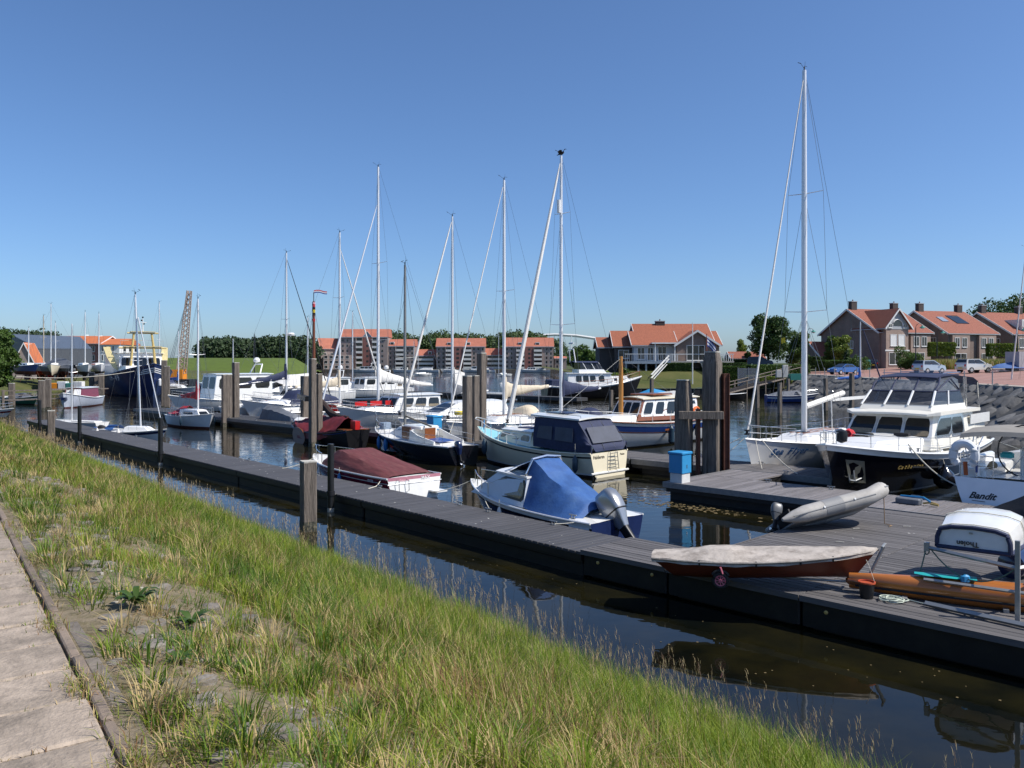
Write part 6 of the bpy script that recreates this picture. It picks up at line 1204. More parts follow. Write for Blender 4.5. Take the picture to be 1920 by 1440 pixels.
# ================================================================ TREES AND SHRUBS
LM = dict(dk=leafmat('leaf_dark', (.045,.085,.020), .5, .3, var=.45), md=leafmat('leaf_mid', (.075,.130,.026), .5, .35, var=.4), lt=leafmat('leaf_light', (.16,.21,.035), .5, .35, var=.35), far=leafmat('leaf_far', (.062,.100,.030), .6, .25, var=.4), farp=leafmat('leaf_far_pine', (.042,.070,.028), .6, .2, var=.4))
BARK = mat('bark', (.10,.08,.06), .9, var=.4, scale=4, bump=.02, bscale=8)
def leaf_mesh(name, blobs, n, size, m, seed=0, shell=.55):
    rg = np.random.default_rng(seed); vol = np.array([b[1][0]*b[1][1]*b[1][2] for b in blobs])**.67; cnt = np.maximum(8, (n*vol/vol.sum())).astype(int); out = []
    for (c, r), k in zip(blobs, cnt):
        d = rg.normal(size=(k,3)); d /= np.linalg.norm(d, axis=1)[:,None]; rad = shell+(1-shell)*rg.random(k)**.6; rad *= 1+.18*np.sin(d[:,0]*5+seed)*np.sin(d[:,2]*6+c[0])+rg.normal(0,.05,k)
        p_ = np.array(c)+d*rad[:,None]*np.array(r)
        u = rg.normal(size=(k,3)); u /= np.linalg.norm(u, axis=1)[:,None]; v = np.cross(u, d+rg.normal(0,.5,(k,3))); v /= np.maximum(1e-6, np.linalg.norm(v, axis=1))[:,None]
        s = size*rg.uniform(.6,1.4,k)[:,None]; out.append(np.stack([p_-u*s*.5, p_+v*s*.35, p_+u*s*.5, p_-v*s*.35],1))
    V = np.concatenate(out).reshape(-1,3).astype(np.float32); k = len(V)//4; me = bpy.data.meshes.new(name)
    me.vertices.add(len(V)); me.vertices.foreach_set('co', V.ravel()); me.loops.add(len(V)); me.loops.foreach_set('vertex_index', np.arange(len(V), dtype=np.int32)); me.polygons.add(k); me.polygons.foreach_set('loop_start', np.arange(k, dtype=np.int32)*4)
    me.materials.append(m); me.update(calc_edges=True); return me
def crown_blobs(h0, h1, r, n, seed, squash=.8):
    q = random.Random(seed); out = [((0,0,lerp(h0,h1,.5)), (r*.6,r*.6,(h1-h0)*.38))]
    for i in range(n):
        f = q.random(); zz = lerp(h0+.1*(h1-h0), h1-.12*(h1-h0), f); rr = r*(.55+.45*math.sin(math.pi*(.15+.75*f))); a = q.uniform(0,6.283); k = r*q.uniform(.28,.46); d = (rr-k*.7)*q.uniform(.55,1)
        out.append(((d*math.cos(a), d*math.sin(a), zz), (k,k,k*squash)))
    return out
def tree(loc, h, r, label, m='dk', h0=.25, n=9000, leaf=.3, seed=0, blobs=16, cat_='tree', name='tree', group=None, trunk=.18, sq=.8):
    t = thing(name, label, cat_, loc, 0, group); bl = crown_blobs(h*h0, h, r, blobs, seed, sq); obj('crown', leaf_mesh('crown', bl, n, leaf, LM[m], seed), t); g = G(); g.tube([(0,0,-.3),(.05,0,h*.3),(0,.05,h*.7)], trunk, 8, rs=[trunk*1.3,trunk,trunk*.4])
    q = random.Random(seed)
    for c, _ in bl[1:8]: g.tube([(0,0,h*(.25+.2*q.random())),(c[0]*.5,c[1]*.5,c[2]*.8),c], .1, 5, rs=[trunk*.5,trunk*.3,trunk*.1])
    g.build('trunk', BARK, t); return t
def at(u, v, Y): return P(u, v, Y)
def onz(u, Y, z): return Vector(((u-960)/F*Y, Y, z))
# woods that read as one mass
def wood(name, label, rng_u, top, Y, m, n, seed, leaf, z0=2., dp=30, rad=7):
    q = random.Random(seed); bl = []
    u = rng_u[0]
    while u < rng_u[1]:
        for row in range(2):
            y = Y+row*dp*.5+q.uniform(-4,4); zt = H+(HZ-(top(u)+q.uniform(-3,6)+row*-2))*y/F; x = (u-960)/F*y; r = rad*q.uniform(.7,1.15)
            bl += [((x,y,zt-r*.8),(r,r,r*.85)), ((x+q.uniform(-3,3),y-2,(zt+z0)*.5),(r*1.05,r*.9,max(2,(zt-z0)*.5)))]
        u += rad*.9*F/Y*q.uniform(.7,1.1)
    tag(obj(name, leaf_mesh(name, bl, n, leaf, LM[m], seed, .7)), label, 'trees', kind='stuff')
wood('dike_wood', 'dark wood of pines standing beyond the green dike', (388,600), lambda u: 634+4*math.sin(u*.07), 400, 'farp', 26000, 3, 1.3)
wood('rear_wood', 'green wood rising behind the waterside flats', (690,1050), lambda u: 628+5*math.sin(u*.05), 520, 'far', 40000, 5, 1.5, rad=9)
wood('left_wood', 'dark trees on the skyline behind the grey shed', (-30,112), lambda u: 618+.06*u, 330, 'farp', 15000, 8, 1.1, rad=6)
wood('hill_trees', 'line of distant trees behind the white arch bridge', (1040,1420), lambda u: 672, 700, 'far', 9000, 9, 1.6, rad=7)
tree(onz(1440,138,3.9), 9.4, 3.7, 'large dark leafy tree beside the villa hedge', 'dk', .12, 11000, .34, 3, 26)
tree(onz(1497,142,3.9), 6.6, 2.6, 'medium tree to the right of the large dark tree', 'md', .1, 7000, .32, 4)
tree(onz(1390,160,3.9), 5.6, 1.5, 'pale upright conifer behind the villa garden', 'lt', .05, 4000, .28, 5, 10, sq=1.2)
tree(onz(1403,150,3.9), 3.4, .8, 'small dark columnar conifer by the black car', 'dk', .02, 2500, .22, 6, 8, sq=1.3)
tree(onz(1086,380,2), 10.5, 6.5, 'round tree left of the pair by the arch bridge', 'md', .1, 6000, .8, 7)
tree(onz(1108,370,2), 9.5, 4.5, 'round tree right of the pair by the arch bridge', 'md', .1, 5000, .8, 8)
tree(onz(1893,215,4), 20.5, 10.5, 'big dark tree behind the right hand houses', 'dk', .15, 14000, .6, 9, 22)
tree(onz(-14,108,1.7), 7.4, 3.2, 'dense green bushy tree at the left edge', 'md', .02, 16000, .34, 10, 24)
tree(onz(1577,132,3.8), 5.4, 2.0, 'yellow green garden tree before the dark gable', 'lt', .12, 5000, .26, 11, 14, trunk=.1)
tree(onz(1556,133,3.8), 5.8, 1.2, 'thin dark garden tree at the gable corner', 'md', .1, 3000, .24, 12, 10, trunk=.1)
tree(onz(1587,128,3.8), 3.2, .7, 'small conical garden shrub at the gable foot', 'dk', .02, 2000, .2, 13, 8, cat_='shrub', name='shrub', sq=1.4)
for i, (u, Y, h_, r_, m_, lb) in enumerate(((1697,126,3.4,2.0,'md','rounded green bush in front of the first house'), (1712,124,2.4,1.9,'md','low green bush right of the rounded bush'), (1150,122,2.0,1.7,'lt','pale flowering bush left of the villa deck'), (1172,124,3.0,1.3,'md','tall shrub growing under the villa deck end'), (1350,124,2.4,1.2,'lt','bright leafy shrub behind the tallest pile'), (1130,124,2.2,1.6,'lt','pale bush at the waterside left of the villa'), (1610,120,2.2,1.7,'md','clipped green bush beside the teal bin'))):
    tree(onz(u,Y,1.2 if u < 1400 else 3.7), h_, r_, lb, m_, .02, 3500, .2, 30+i, 12, 'shrub', 'shrub', trunk=.05)
HEDGES = []
def hedge(p0, p1, w_, h_, label, m='dk', n=5000, leaf=.16, seed=0, core=True):
    p0, p1 = Vector(p0), Vector(p1); d = p1-p0; L = d.length; c = (p0+p1)/2; t = thing('hedge', label, 'hedge', c, ang(d)); HEDGES.append(t); rg = np.random.default_rng(seed); out = []
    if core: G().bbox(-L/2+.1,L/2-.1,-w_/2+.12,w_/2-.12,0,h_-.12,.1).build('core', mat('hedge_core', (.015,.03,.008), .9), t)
    k = n; P_ = np.stack([rg.uniform(-L/2,L/2,k), rg.uniform(-w_/2,w_/2,k), rg.uniform(0,h_,k)],1); f = rg.integers(0,3,k); P_[f==0,2] = h_+rg.normal(0,.03,(f==0).sum()); P_[f==1,1] = -w_/2+rg.normal(0,.03,(f==1).sum()); e = (f==2)&(rg.random(k)<.4); P_[e,0] = -L/2; 
    bl = None; u = rg.normal(size=(k,3)); u /= np.linalg.norm(u,axis=1)[:,None]; v = np.cross(u, rg.normal(size=(k,3))); v /= np.linalg.norm(v,axis=1)[:,None]; s = leaf*rg.uniform(.6,1.4,k)[:,None]
    V = np.stack([P_-u*s*.5,P_+v*s*.35,P_+u*s*.5,P_-v*s*.35],1).reshape(-1,3).astype(np.float32); me = bpy.data.meshes.new('foliage'); me.vertices.add(len(V)); me.vertices.foreach_set('co',V.ravel()); me.loops.add(len(V)); me.loops.foreach_set('vertex_index',np.arange(len(V),dtype=np.int32)); me.polygons.add(k); me.polygons.foreach_set('loop_start',np.arange(k,dtype=np.int32)*4); me.materials.append(LM[m]); me.update(calc_edges=True); obj('foliage', me, t)
hedge(onz(1242,128.3,3.2), onz(1298,128.3,3.2), 1.6, 1.5, 'brown green clipped hedge below the villa terrace', 'dk', 6000, .18, 1)
hedge(onz(1316,128.3,3.2), onz(1398,128.3,3.2), 1.6, 1.5, 'clipped hedge right of the villa steps', 'dk', 7000, .18, 2)
hedge(onz(1354,119.5,1.2), onz(1395,119.5,1.4), 1.8, 2.9, 'tall fresh green hedge block at the waterside', 'md', 8000, .18, 3)
hedge(onz(1362,140,3.9), onz(1418,140,3.9), 1.2, 1.4, 'dark hedge behind the villa terrace end', 'dk', 5000, .2, 4)
hedge(onz(1400,122,2.9), onz(1510,126,3.1), 2.2, 1.4, 'long low hedge along the top of the ramp', 'md', 9000, .2, 5)
hedge(onz(1530,128,3.7), onz(1618,126,3.7), 1.6, 1.4, 'green hedge in front of the dark gable house', 'md', 8000, .2, 6)
hedge(onz(1508,136,3.8), onz(1560,136,3.8), 1.2, 1.9, 'dark tall hedge between large tree and gable house', 'dk', 5000, .2, 7)
hedge(onz(1398,118.5,1.6), onz(1480,119.5,2.0), 1.6, .9, 'low bright ground hedge above the gangway', 'lt', 6000, .18, 8)
for i, (u0, u1) in enumerate(((1742,1789),(1852,1906))):
    Y = 134+i*8; hedge(onz(u0,Y,5.9), onz(u1,Y,5.9), 1.0, 2.1, ('trained leafy screen between the first two houses','trained leafy screen before the third house')[i], 'lt', 2600, .34, 20+i, False)
    par = HEDGES[-1]; Lh = (onz(u1,Y,0)-onz(u0,Y,0)).length
    for k in range(4): G().bar((lerp(-Lh/2,Lh/2,(k+.5)/4),0,-2.3),(lerp(-Lh/2,Lh/2,(k+.5)/4),0,.3),.08,6).build('stem', BARK, par)
# tall dry grass verge by the road
ng = 16000; uu = rng.uniform(1735,1925,ng); yy = rng.uniform(112,122,ng); xx = (uu-960)/F*yy; dd = xx-28.3-.128*yy; zz = np.interp(dd,[0,8,17,40],[3.0,3.3,3.8,3.95])
tag(obj('verge_grass', blade_mesh('verge_grass', [blades(np.stack([xx,yy,zz],1), rng.uniform(.7,1.7,ng), rng.uniform(.1,.5,ng), rng.uniform(0,6.3,ng), np.full(ng,.06), rng.choice([0,1,2,3,4,3],ng))], GM)), 'tall dry grass on the verge behind the parked cars', 'grass', kind='stuff')
# ================================================================ BUILDINGS
M['tile'] = wavemat('roof_tiles_orange', (.38,.122,.062), (.17,.05,.025), .8, 3.2, 'X', .02, var=.22, thresh=.22, second=('Z',4.5))
M['tiled'] = wavemat('roof_tiles_red', (.32,.105,.062), (.16,.05,.03), .8, 3.2, 'X', .02, var=.2, thresh=.2, second=('Z',4.5))
M['tilef'] = mat('far_roof_tiles', (.39,.135,.085), .85, var=.18, scale=.4)
M['tileb'] = mat('bright_roof_tiles', (.48,.14,.05), .8, var=.12, scale=.4)
M['brick'] = brickmat('brick_brown_grey', (.23,.165,.135), (.19,.135,.115), (.26,.22,.19)); M['brickp'] = brickmat('brick_pinkish', (.36,.26,.21), (.31,.22,.18), (.36,.30,.26)); M['brickr'] = brickmat('brick_red', (.20,.065,.048), (.17,.055,.042), (.2,.12,.1)); M['brickd'] = brickmat('brick_dark', (.075,.058,.052), (.06,.048,.045), (.10,.09,.085)); M['brickf'] = mat('far_brick_grey', (.30,.245,.22), .9, var=.2, scale=.3, dirt=(.22,.17,.15), dscale=1.5, damt=.5); M['brickfr'] = mat('far_brick_red', (.25,.11,.09), .9, var=.2, scale=.3)
M['trimw'] = mat('white_trim', (.70,.70,.68), .5, var=.06); M['trimg'] = mat('grey_fascia', (.38,.40,.42), .6, var=.08); M['pane'] = mat('house_glass', (.02,.024,.028), .05, var=.3, spec=.7); M['zinc'] = wavemat('standing_seam_zinc', (.10,.12,.15), (.04,.05,.06), .45, 1.6, 'X', .02, var=.15, thresh=.12); M['clad'] = wavemat('grey_cladding', (.075,.085,.10), (.04,.045,.05), .6, 2.2, 'X', .02, var=.15, thresh=.15)
def gable(par, x0, x1, y0, y1, z0, ze, zr_, axis='x', wall='brick', roof='tile', over=.35, barge='trimw', ym=None):
    """house body with ridge along axis; roof slabs and barge boards are parts"""
    sw = axis == 'y'
    f = (lambda p_: (p_[1], p_[0], p_[2])) if sw else (lambda p_: p_)
    if sw: x0, x1, y0, y1 = y0, y1, x0, x1
    ym = (y0+y1)/2 if ym is None else ym
    prof = [(y0,z0),(y1,z0),(y1,ze),(ym,zr_),(y0,ze)]
    G().loft([[f((x_,y_,z_)) for y_, z_ in prof] for x_ in (x0, x1)]).build('wall', wall, par, 0)
    for ya, sd in ((y0,-1),(y1,1)):
        run = abs(ym-ya); sl = (zr_-ze)/run; ye, zz = ya+sd*over, ze-over*sl; th = .14; e = .02
        g = G().loft([[f((x_,ye,zz+e)),f((x_,ym,zr_+e)),f((x_,ym,zr_+th+e)),f((x_,ye,zz+th+e))] for x_ in (x0-over, x1+over)]); r_ = g.build('roof', roof, par, 0)
        for x_, k in ((x0-over,-1),(x1+over,1)):
            g = G().loft([[f((x_+k*t_,ye,zz-.16)),f((x_+k*t_,ym,zr_-.16)),f((x_+k*t_,ym,zr_+th+.05)),f((x_+k*t_,ye,zz+th+.05))] for t_ in (.003,.07)]); g.build('barge_board', barge, r_, 0)
        G().loft([[f((x_,ye+sd*.003,zz-.05)),f((x_,ye+sd*.13,zz-.05)),f((x_,ye+sd*.13,zz+.1)),f((x_,ye+sd*.003,zz+.1))] for x_ in (x0-over+.01, x1+over-.01)]).build('gutter', 'trimg', r_, 0)
def win(par, x0, x1, y, z0, z1, fr='trimw', gl='pane', bars=1, f=.08, axis='y', sd=-1):
    """window in a wall whose outside is towards sd on the given axis"""
    def B(g, a0, a1, d0, d1, b0, b1):
        d0, d1 = sorted((y+sd*d0, y+sd*d1)); return g.box(a0,a1,d0,d1,b0,b1) if axis == 'y' else g.box(d0,d1,a0,a1,b0,b1)
    w_ = B(G(), x0+f, x1-f, .0, .02, z0+f, z1-f).build('window', gl, par, 0); g = G()
    B(g,x0,x1,.0,.06,z0,z0+f); B(g,x0,x1,.0,.06,z1-f,z1); B(g,x0,x0+f,.0,.06,z0+f,z1-f); B(g,x1-f,x1,.0,.06,z0+f,z1-f)
    for k in range(1, bars+1): xm = lerp(x0,x1,k/(bars+1)); B(g,xm-f*.4,xm+f*.4,.0,.05,z0+f,z1-f)
    g.build('window_frame', fr, w_, 0)
    B(G(), x0-.05, x1+.05, .0, .12, z0-.08, z0-.005).build('sill', fr, w_, 0)
def chimney(par, x, y, z0, z1, s=.45):
    c = G().box(x-s,x+s,y-s*.7,y+s*.7,z0,z1).build('chimney', 'brickd', par, 0); G().box(x-s-.06,x+s+.06,y-s*.7-.06,y+s*.7+.06,z1,z1+.12).build('chimney_cap', 'trimg', c, 0); G().lathe([(.11,0),(.09,.3)], 8, (x,y,z1+.12)).build('chimney_pot', 'brickr', c)
# ---- three houses on the right
E1 = Vector((.947,.32,0)).normalized(); HC = Vector((62.95,140,0))
for i in range(3):
    t = thing('brick_house', ('brown brick house with arched gable window and white roller shutters','brown brick house with solar panels on its red roof','brown brick house at the right edge with roof dormer')[i], 'house', HC+E1*(15.3*i)+Vector((0,0,3.75)), ang(E1))
    gable(t, 0, 11.2, 0, 14.6, 0, 6.4, 10.6, 'x', 'brick', 'tiled', .45)
    chimney(t, .9, 7.3, 10.0, 12.0, .6); chimney(t, 10.2, 7.3, 10.0, 11.9, .6)
    # projecting bays on the front, brick pilasters
    if i == 0:
        G().box(.4,5.2,-1.2,-.01,0,6.75).build('bay', 'brickp', t, 0)
        gable(t, .25, 5.35, -1.25, 6.0, 6.76, 7.3, 10.2, 'y', 'trimg', 'tiled', .45)
        G().add([(2.8+1.05*math.cos(q),-1.30,7.35+1.05*math.sin(q)) for q in np.linspace(0,math.pi,13)], [tuple(range(13))]).build('arched_window', 'pane', t, 0); G().tube([(2.8+1.08*math.cos(q),-1.31,7.35+1.08*math.sin(q)) for q in np.linspace(0,math.pi,13)], .09, 6).build('arch_frame', 'trimw', t)
        win(t, .8,1.6,-1.27,7.0,7.7); win(t, 4.0,4.8,-1.27,7.0,7.7)
        for x_ in (1.3,3.0): win(t, x_, x_+1.4, -1.21, 3.9, 5.9, gl='trimw', bars=0); 
        win(t, 1.0,3.6,-1.21,.7,2.8); G().box(.2,5.4,-1.26,-1.205,3.0,3.25).build('string_course', 'trimw', t, 0)
        G().box(6.6,11.0,-.35,-.01,0,5.9).build('bay', 'brickp', t, 0)
        for x_ in (7.2,8.9): win(t, x_, x_+1.2, -.36, 3.9, 5.6)
        win(t, 7.4,9.6,-.36,.5,2.8)
    else:
        for b0 in (.5,6.7): G().box(b0,b0+4.0,-.5,-.01,0,5.95).build('bay', 'brickp', t, 0); win(t, b0+.5,b0+1.6,-.51,3.8,5.5); win(t, b0+2.2,b0+3.3,-.51,3.8,5.5); win(t, b0+.5,b0+3.2,-.51,.6,2.7)
        win(t, 2.6,3.9,0,3.6,5.6,axis='x')
        def rp(x_, f_, o): return Vector((x_, lerp(-.45,7.3,f_), lerp(6.16,10.6,f_)+.17+o))
        if i == 1:
            G().poly([rp(5.2,.42,.0),rp(8.0,.42,.0),rp(8.0,.78,.0),rp(5.2,.78,.0)], .08).build('solar_panel', 'pane', t, 0); G().poly([rp(2.4,.5,.0),rp(3.8,.5,.0),rp(3.8,.7,.0),rp(2.4,.7,.0)], .10).build('skylight', mat('skylight_glass', (.25,.30,.36), .1), t, 0)
        else: G().box(3.0,7.0,.6,4.5,7.0,9.1).build('dormer', 'trimw', t, 0); win(t, 3.5,6.5,.59,7.3,8.8,bars=2)
    win(t, 10.0-3.9, 7.3-1.0 if 0 else 10.0-2.7, 0, 3.6, 5.0, axis='x')
# lower outbuilding with red roof at the first house
t = thing('garage', 'small garage with red roof against the dark gable', 'garage', HC+Vector((-6.5,9,3.6)), ang(E1)); gable(t, 0, 5.5, 0, 6.5, 0, 2.3, 5.0, 'x', 'brick', 'tiled', .3)
t = thing('garden_house', 'low brown roofed shed beside the villa terrace', 'shed', onz(1372,150,3.8), 0); gable(t, 0, 6, 0, 4, 0, 1.8, 2.9, 'x', 'brickd', 'tiled', .3)
# ---- villa on the water
V0 = 133.; k_ = V0/F
def vx(u): return (u-1260)*k_
def vz(v): return (HZ-v)*k_+H-4.0
t = thing('villa', 'waterside villa with orange tiled roofs and raised timber deck', 'house', onz(1260,V0,4.0))
gable(t, vx(1198), vx(1335), 0, 10.5, -3, vz(642), vz(606), 'x', 'brick', 'tile', .45)
gable(t, vx(1262), vx(1336), -3.0, 4.5, -3, vz(646), vz(622), 'y', 'brick', 'tile', .5)
gable(t, vx(1320), vx(1352), 1.2, 9, -3, vz(645), vz(620), 'x', 'brick', 'tile', .45)
gable(t, vx(1186), vx(1262), -1.6, 5.5, vz(678)+.02, vz(646), vz(622), 'x', mat('pale_grey_boarding', (.42,.45,.48), .6, var=.06), 'tile', .45)
gable(t, vx(1154), vx(1186), .5, 8, -3, vz(648), vz(620), 'x', 'brickd', 'tile', .4)
gable(t, vx(1127), vx(1154), 2.5, 9, -3, vz(650), vz(632), 'x', 'brickd', 'tile', .35)
chimney(t, vx(1248), 5.2, vz(612), vz(600), .75)
win(t, vx(1280), vx(1313), -3.0, vz(676), vz(648), bars=2); win(t, vx(1333), vx(1347), 1.2, vz(672), vz(652)); win(t, vx(1230), vx(1246), -1.6, vz(676), vz(650)); win(t, vx(1192), vx(1206), -1.6, vz(674), vz(652)); win(t, vx(1211), vx(1222), -1.6, vz(676), vz(652)); win(t, vx(1160), vx(1180), .5, vz(672), vz(656))
G().box(vx(1216),vx(1264),-3.4,-1.7,vz(645.5),vz(643)).build('canopy', 'trimw', t, 0)
for u in (1222,1258): G().box(vx(u)-.07,vx(u)+.07,-3.3,-3.16,vz(678),vz(646)).build('porch_post', 'trimw', t, 0)
# deck, posts, stairs, rails
dk = G().box(vx(1163),vx(1246),-5.2,-1.65,vz(680.5),vz(678)).build('deck', mat('deck_grey_boards', (.22,.23,.24), .8), t, 0); G().box(vx(1163),vx(1246),-5.3,-5.21,vz(682),vz(677.5)).build('deck_fascia', mat('fascia_blue_grey', (.25,.30,.36), .6), dk, 0)
for u in (1166,1188,1202,1220,1242): G().box(vx(u)-.12,vx(u)+.12,-5.1,-4.86,-3.4,vz(681)).build('deck_post', mat('post_grey', (.35,.37,.39), .6), dk, 0)
for u in range(1164,1246,4): G().box(vx(u)-.025,vx(u)+.025,-5.18,-5.13,vz(678),vz(665)).build('baluster', mat('rail_grey', (.40,.42,.45), .6), dk, 0)
G().box(vx(1163),vx(1246),-5.2,-5.1,vz(665),vz(664)).build('handrail', 'trimw', dk, 0)
G().box(vx(1247),vx(1362),-4.6,-3.1,vz(680),vz(677)).build('terrace', mat('terrace_slab', (.42,.38,.33), .9), t, 0); tb = G().box(vx(1247),vx(1362),-4.55,-4.45,vz(665.2),vz(664)).build('terrace_rail', 'trimw', t, 0)
for u in list(range(1248,1262,3))+list(range(1316,1362,4)): G().box(vx(u)-.045,vx(u)+.045,-4.54,-4.46,vz(677),vz(665)).build('baluster', 'trimw', tb, 0)
st = bpy.data.objects.new('staircase', None); COL.objects.link(st); st.parent = t
for k in range(14): f = k/13; G().box(vx(lerp(1244,1203,f))-.15,vx(lerp(1244,1203,f))+.15,lerp(-4.7,-10.2,f),lerp(-4.7,-10.2,f)+.9,vz(678)-f*2.9-.05,vz(678)-f*2.9).build('stair_tread', mat('tread_grey', (.35,.35,.34), .8), st, 0)
for dy in (0,.9):
    for dz in (0,.45,.95): G().bar((vx(1245),-4.7+dy,vz(678)+dz),(vx(1202),-10.3+dy,vz(678)-2.95+dz),.05,5).build('stair_rail', 'trimw', st, 0)
for k in range(7): G().box(vx(1300),vx(1313),-5.2-k*.35,-4.9-k*.35,vz(680)-.2*k-.18,vz(680)-.2*k-.1).build('garden_step', 'trimg', t, 0)
for u in (1170,1195,1210,1232): G().box(vx(u)-.6,vx(u)+.6,-1.0,-.7,-3.3,vz(682)).build('basement_wall', 'brickd', t, 0)
fp = thing('flagpole', 'white flagpole standing before the villa gable', 'flagpole', onz(1298.5,121,1.8)); G().tube([(0,0,-.4),(0,0,8.9)], .09, 8, .06).build('pole', 'trimw', fp)
fl = thing('flag_on_staff', 'blue and white striped flag drooping on a red staff', 'flag', onz(1325,128,4)); G().bar((0,0,0),(0,0,5.3),.06,6).build('staff', mat('staff_red', (.25,.06,.04), .6), fl)
for k, cm in enumerate(('flagb','flagw','flagb','flagw','flagb')): G().grid([[(.1+f*1.3, .1*math.sin(f*6), 4.7-.26*(k+j)-1.5*f*(.6+.4*f)) for j in (0,.5,1)] for f in np.linspace(0,1,7)]).build('stripe', cm, fl, 60)
# ---- flats across the harbour
YA = 428.; ka = YA/F
def block(u0, u1, vr, ve, label, wall='brickf', bays=(), floors=5, roofm='tilef', dep=14, yo=0, dorm=(), gb=None, vb=692):
    Y = YA+yo; x0, x1 = (u0-960)/F*Y, (u1-960)/F*Y; zb = 1.5; ze = H+(HZ-ve)*Y/F; zr_ = H+(HZ-vr)*(Y+5)/F
    t = thing('apartment_block', label, 'building', ((x0+x1)/2,Y,zb)); w_ = (x1-x0)/2; he = ze-zb; hr = zr_-zb
    G().box(-w_,w_,0,dep,0,he).build('wall', wall, t, 0)
    G().loft([[(x_,-.5,he+.02),(x_,5,hr),(x_,dep-3,hr),(x_,dep+.3,he+.02)] for x_ in (-w_-.3,w_+.3)]).build('roof', roofm, t, 0)
    G().box(-w_-.2,w_+.2,-.62,-.51,he-.3,he+.1).build('gutter', 'trimg', t, 0)
    fh = (he-.6)/floors; occ = []
    for b0, b1, kind in bays:
        X0, X1 = (b0-960)/F*Y-(x0+x1)/2, (b1-960)/F*Y-(x0+x1)/2; occ.append((X0,X1))
        if kind == 'b':
            G().box(X0,X1,-.05,-.01,.2,he-.4).build('bay_recess', 'pane', t, 0)
            for f_ in range(floors): G().box(X0,X1,-1.3,-.06,f_*fh+.25,f_*fh+.45).build('balcony_slab', 'trimw', t, 0); G().box(X0,X1,-1.3,-1.24,f_*fh+.46,f_*fh+1.35).build('balcony_front', mat('balcony_glazed', (.68,.66,.61), .4), t, 0)
            for xx in (X0,X1): G().box(xx-.12,xx+.12,-1.2,-.06,.2,he-.4).build('balcony_fin', wall, t, 0)
        elif kind == 'r': G().box(X0,X1,-.9,-.01,0,he-.1).build('stair_tower', 'brickfr', t, 0); [G().box(lerp(X0,X1,.4),lerp(X0,X1,.65),-.94,-.905,f_*fh+.9,f_*fh+2.0).build('window', 'pane', t, 0) for f_ in range(floors)]
    x_ = -w_+.8
    while x_ < w_-1.4:
        if not any(a-.9 < x_ < b_+.1 for a, b_ in occ):
            for f_ in range(floors):
                o = G().box(x_,x_+1.0,-.04,-.005,f_*fh+.8,f_*fh+2.1).build('window', 'pane', t, 0); G().box(x_-.12,x_+1.12,-.03,-.002,f_*fh+.7,f_*fh+.79).build('sill', 'trimw', o, 0); G().box(x_-.1,x_-.005,-.05,-.004,f_*fh+.8,f_*fh+2.1).build('frame', 'trimw', o, 0)
        x_ += 2.3
    for d0 in dorm: X = (d0-960)/F*Y-(x0+x1)/2; G().box(X-1.1,X+1.1,.6,3.5,he+.5,he+2.3).build('dormer', 'trimw', t, 0); G().box(X-.8,X+.8,.55,.595,he+.8,he+2.0).build('dormer_window', 'pane', t, 0)
    if gb: X = (gb-960)/F*Y-(x0+x1)/2; gable(t, X-2.2, X+2.2, -.55, 4.5, he, he+.3, he+3.0, 'y', 'trimg', roofm, .3)
    return t
block(638,727,617,632,'tallest block of flats with a small roof gable', bays=((668,680,'b'),(681,697,'r'),(698,707,'b')), floors=6, gb=689)
block(727,777,636,649,'block of flats right of the tallest one with white balcony stack', bays=((742,757,'b'),), dorm=(735,), yo=2)
block(779,816,655,667,'low linking range of flats left of the middle block', floors=3, bays=((782,813,'b'),), yo=6, dorm=(806,))
block(818,909,634,650,'middle block of flats with two balcony stacks', bays=((836,847,'b'),(848,868,'r'),(869,884,'b')), dorm=(842,878))
block(911,944,653,666,'low linking range of flats right of the middle block', floors=3, bays=((914,942,'b'),), yo=6)
block(946,1038,633,650,'rightmost block of flats beside the white bridge', bays=((968,983,'b'),(984,1000,'r'),(1001,1016,'b')), dorm=(975,1008))
block(1040,1062,668,672,'low brown annex at the end of the flats', floors=2, yo=4)
for i, (u0, u1, vr, ve) in enumerate(((547,612,644,664),(602,642,634,652))):
    Y = 420+i*6; t = thing('waterside_house', ('grey gabled house at the left end of the flats','taller gabled house joined to the tallest flats')[i], 'house', onz(u0,Y,1.5), .5); W_ = (u1-u0)*Y/F
    gable(t, 0, W_*.9, 0, W_*.8, 0, H+(HZ-ve)*Y/F-1.5, H+(HZ-vr)*Y/F-1.5, 'x', 'brickf', 'tilef', .6)
    for fl_ in range(2+i):
        for k in range(4): win(t, 1.5+k*3.6, 2.9+k*3.6, 0, 1+fl_*3, 2.6+fl_*3, bars=0)
        for k in range(3): win(t, 2.0+k*3.4, 3.3+k*3.4, 0, 1+fl_*3, 2.6+fl_*3, bars=0, axis='x')
t = thing('terrace_row', 'row of pale brick terraced houses beside the tallest flats', 'building', onz(606,419,1.5), .15)
G().box(0,14,0,8,0,7.5).build('wall', mat('far_brick_pink', (.42,.32,.27), .9, var=.15), t, 0)
for k in range(5):
    for f_ in range(3): win(t, .5+k*2.7, 2.2+k*2.7, 0, .5+f_*2.5, 2.1+f_*2.5, bars=0)
struct(G().box(-125,30,416,424.2,-.5,1.5).build('far_quay', mat('quay_timber', (.10,.085,.07), .9, var=.4, scale=.6), None, 0))
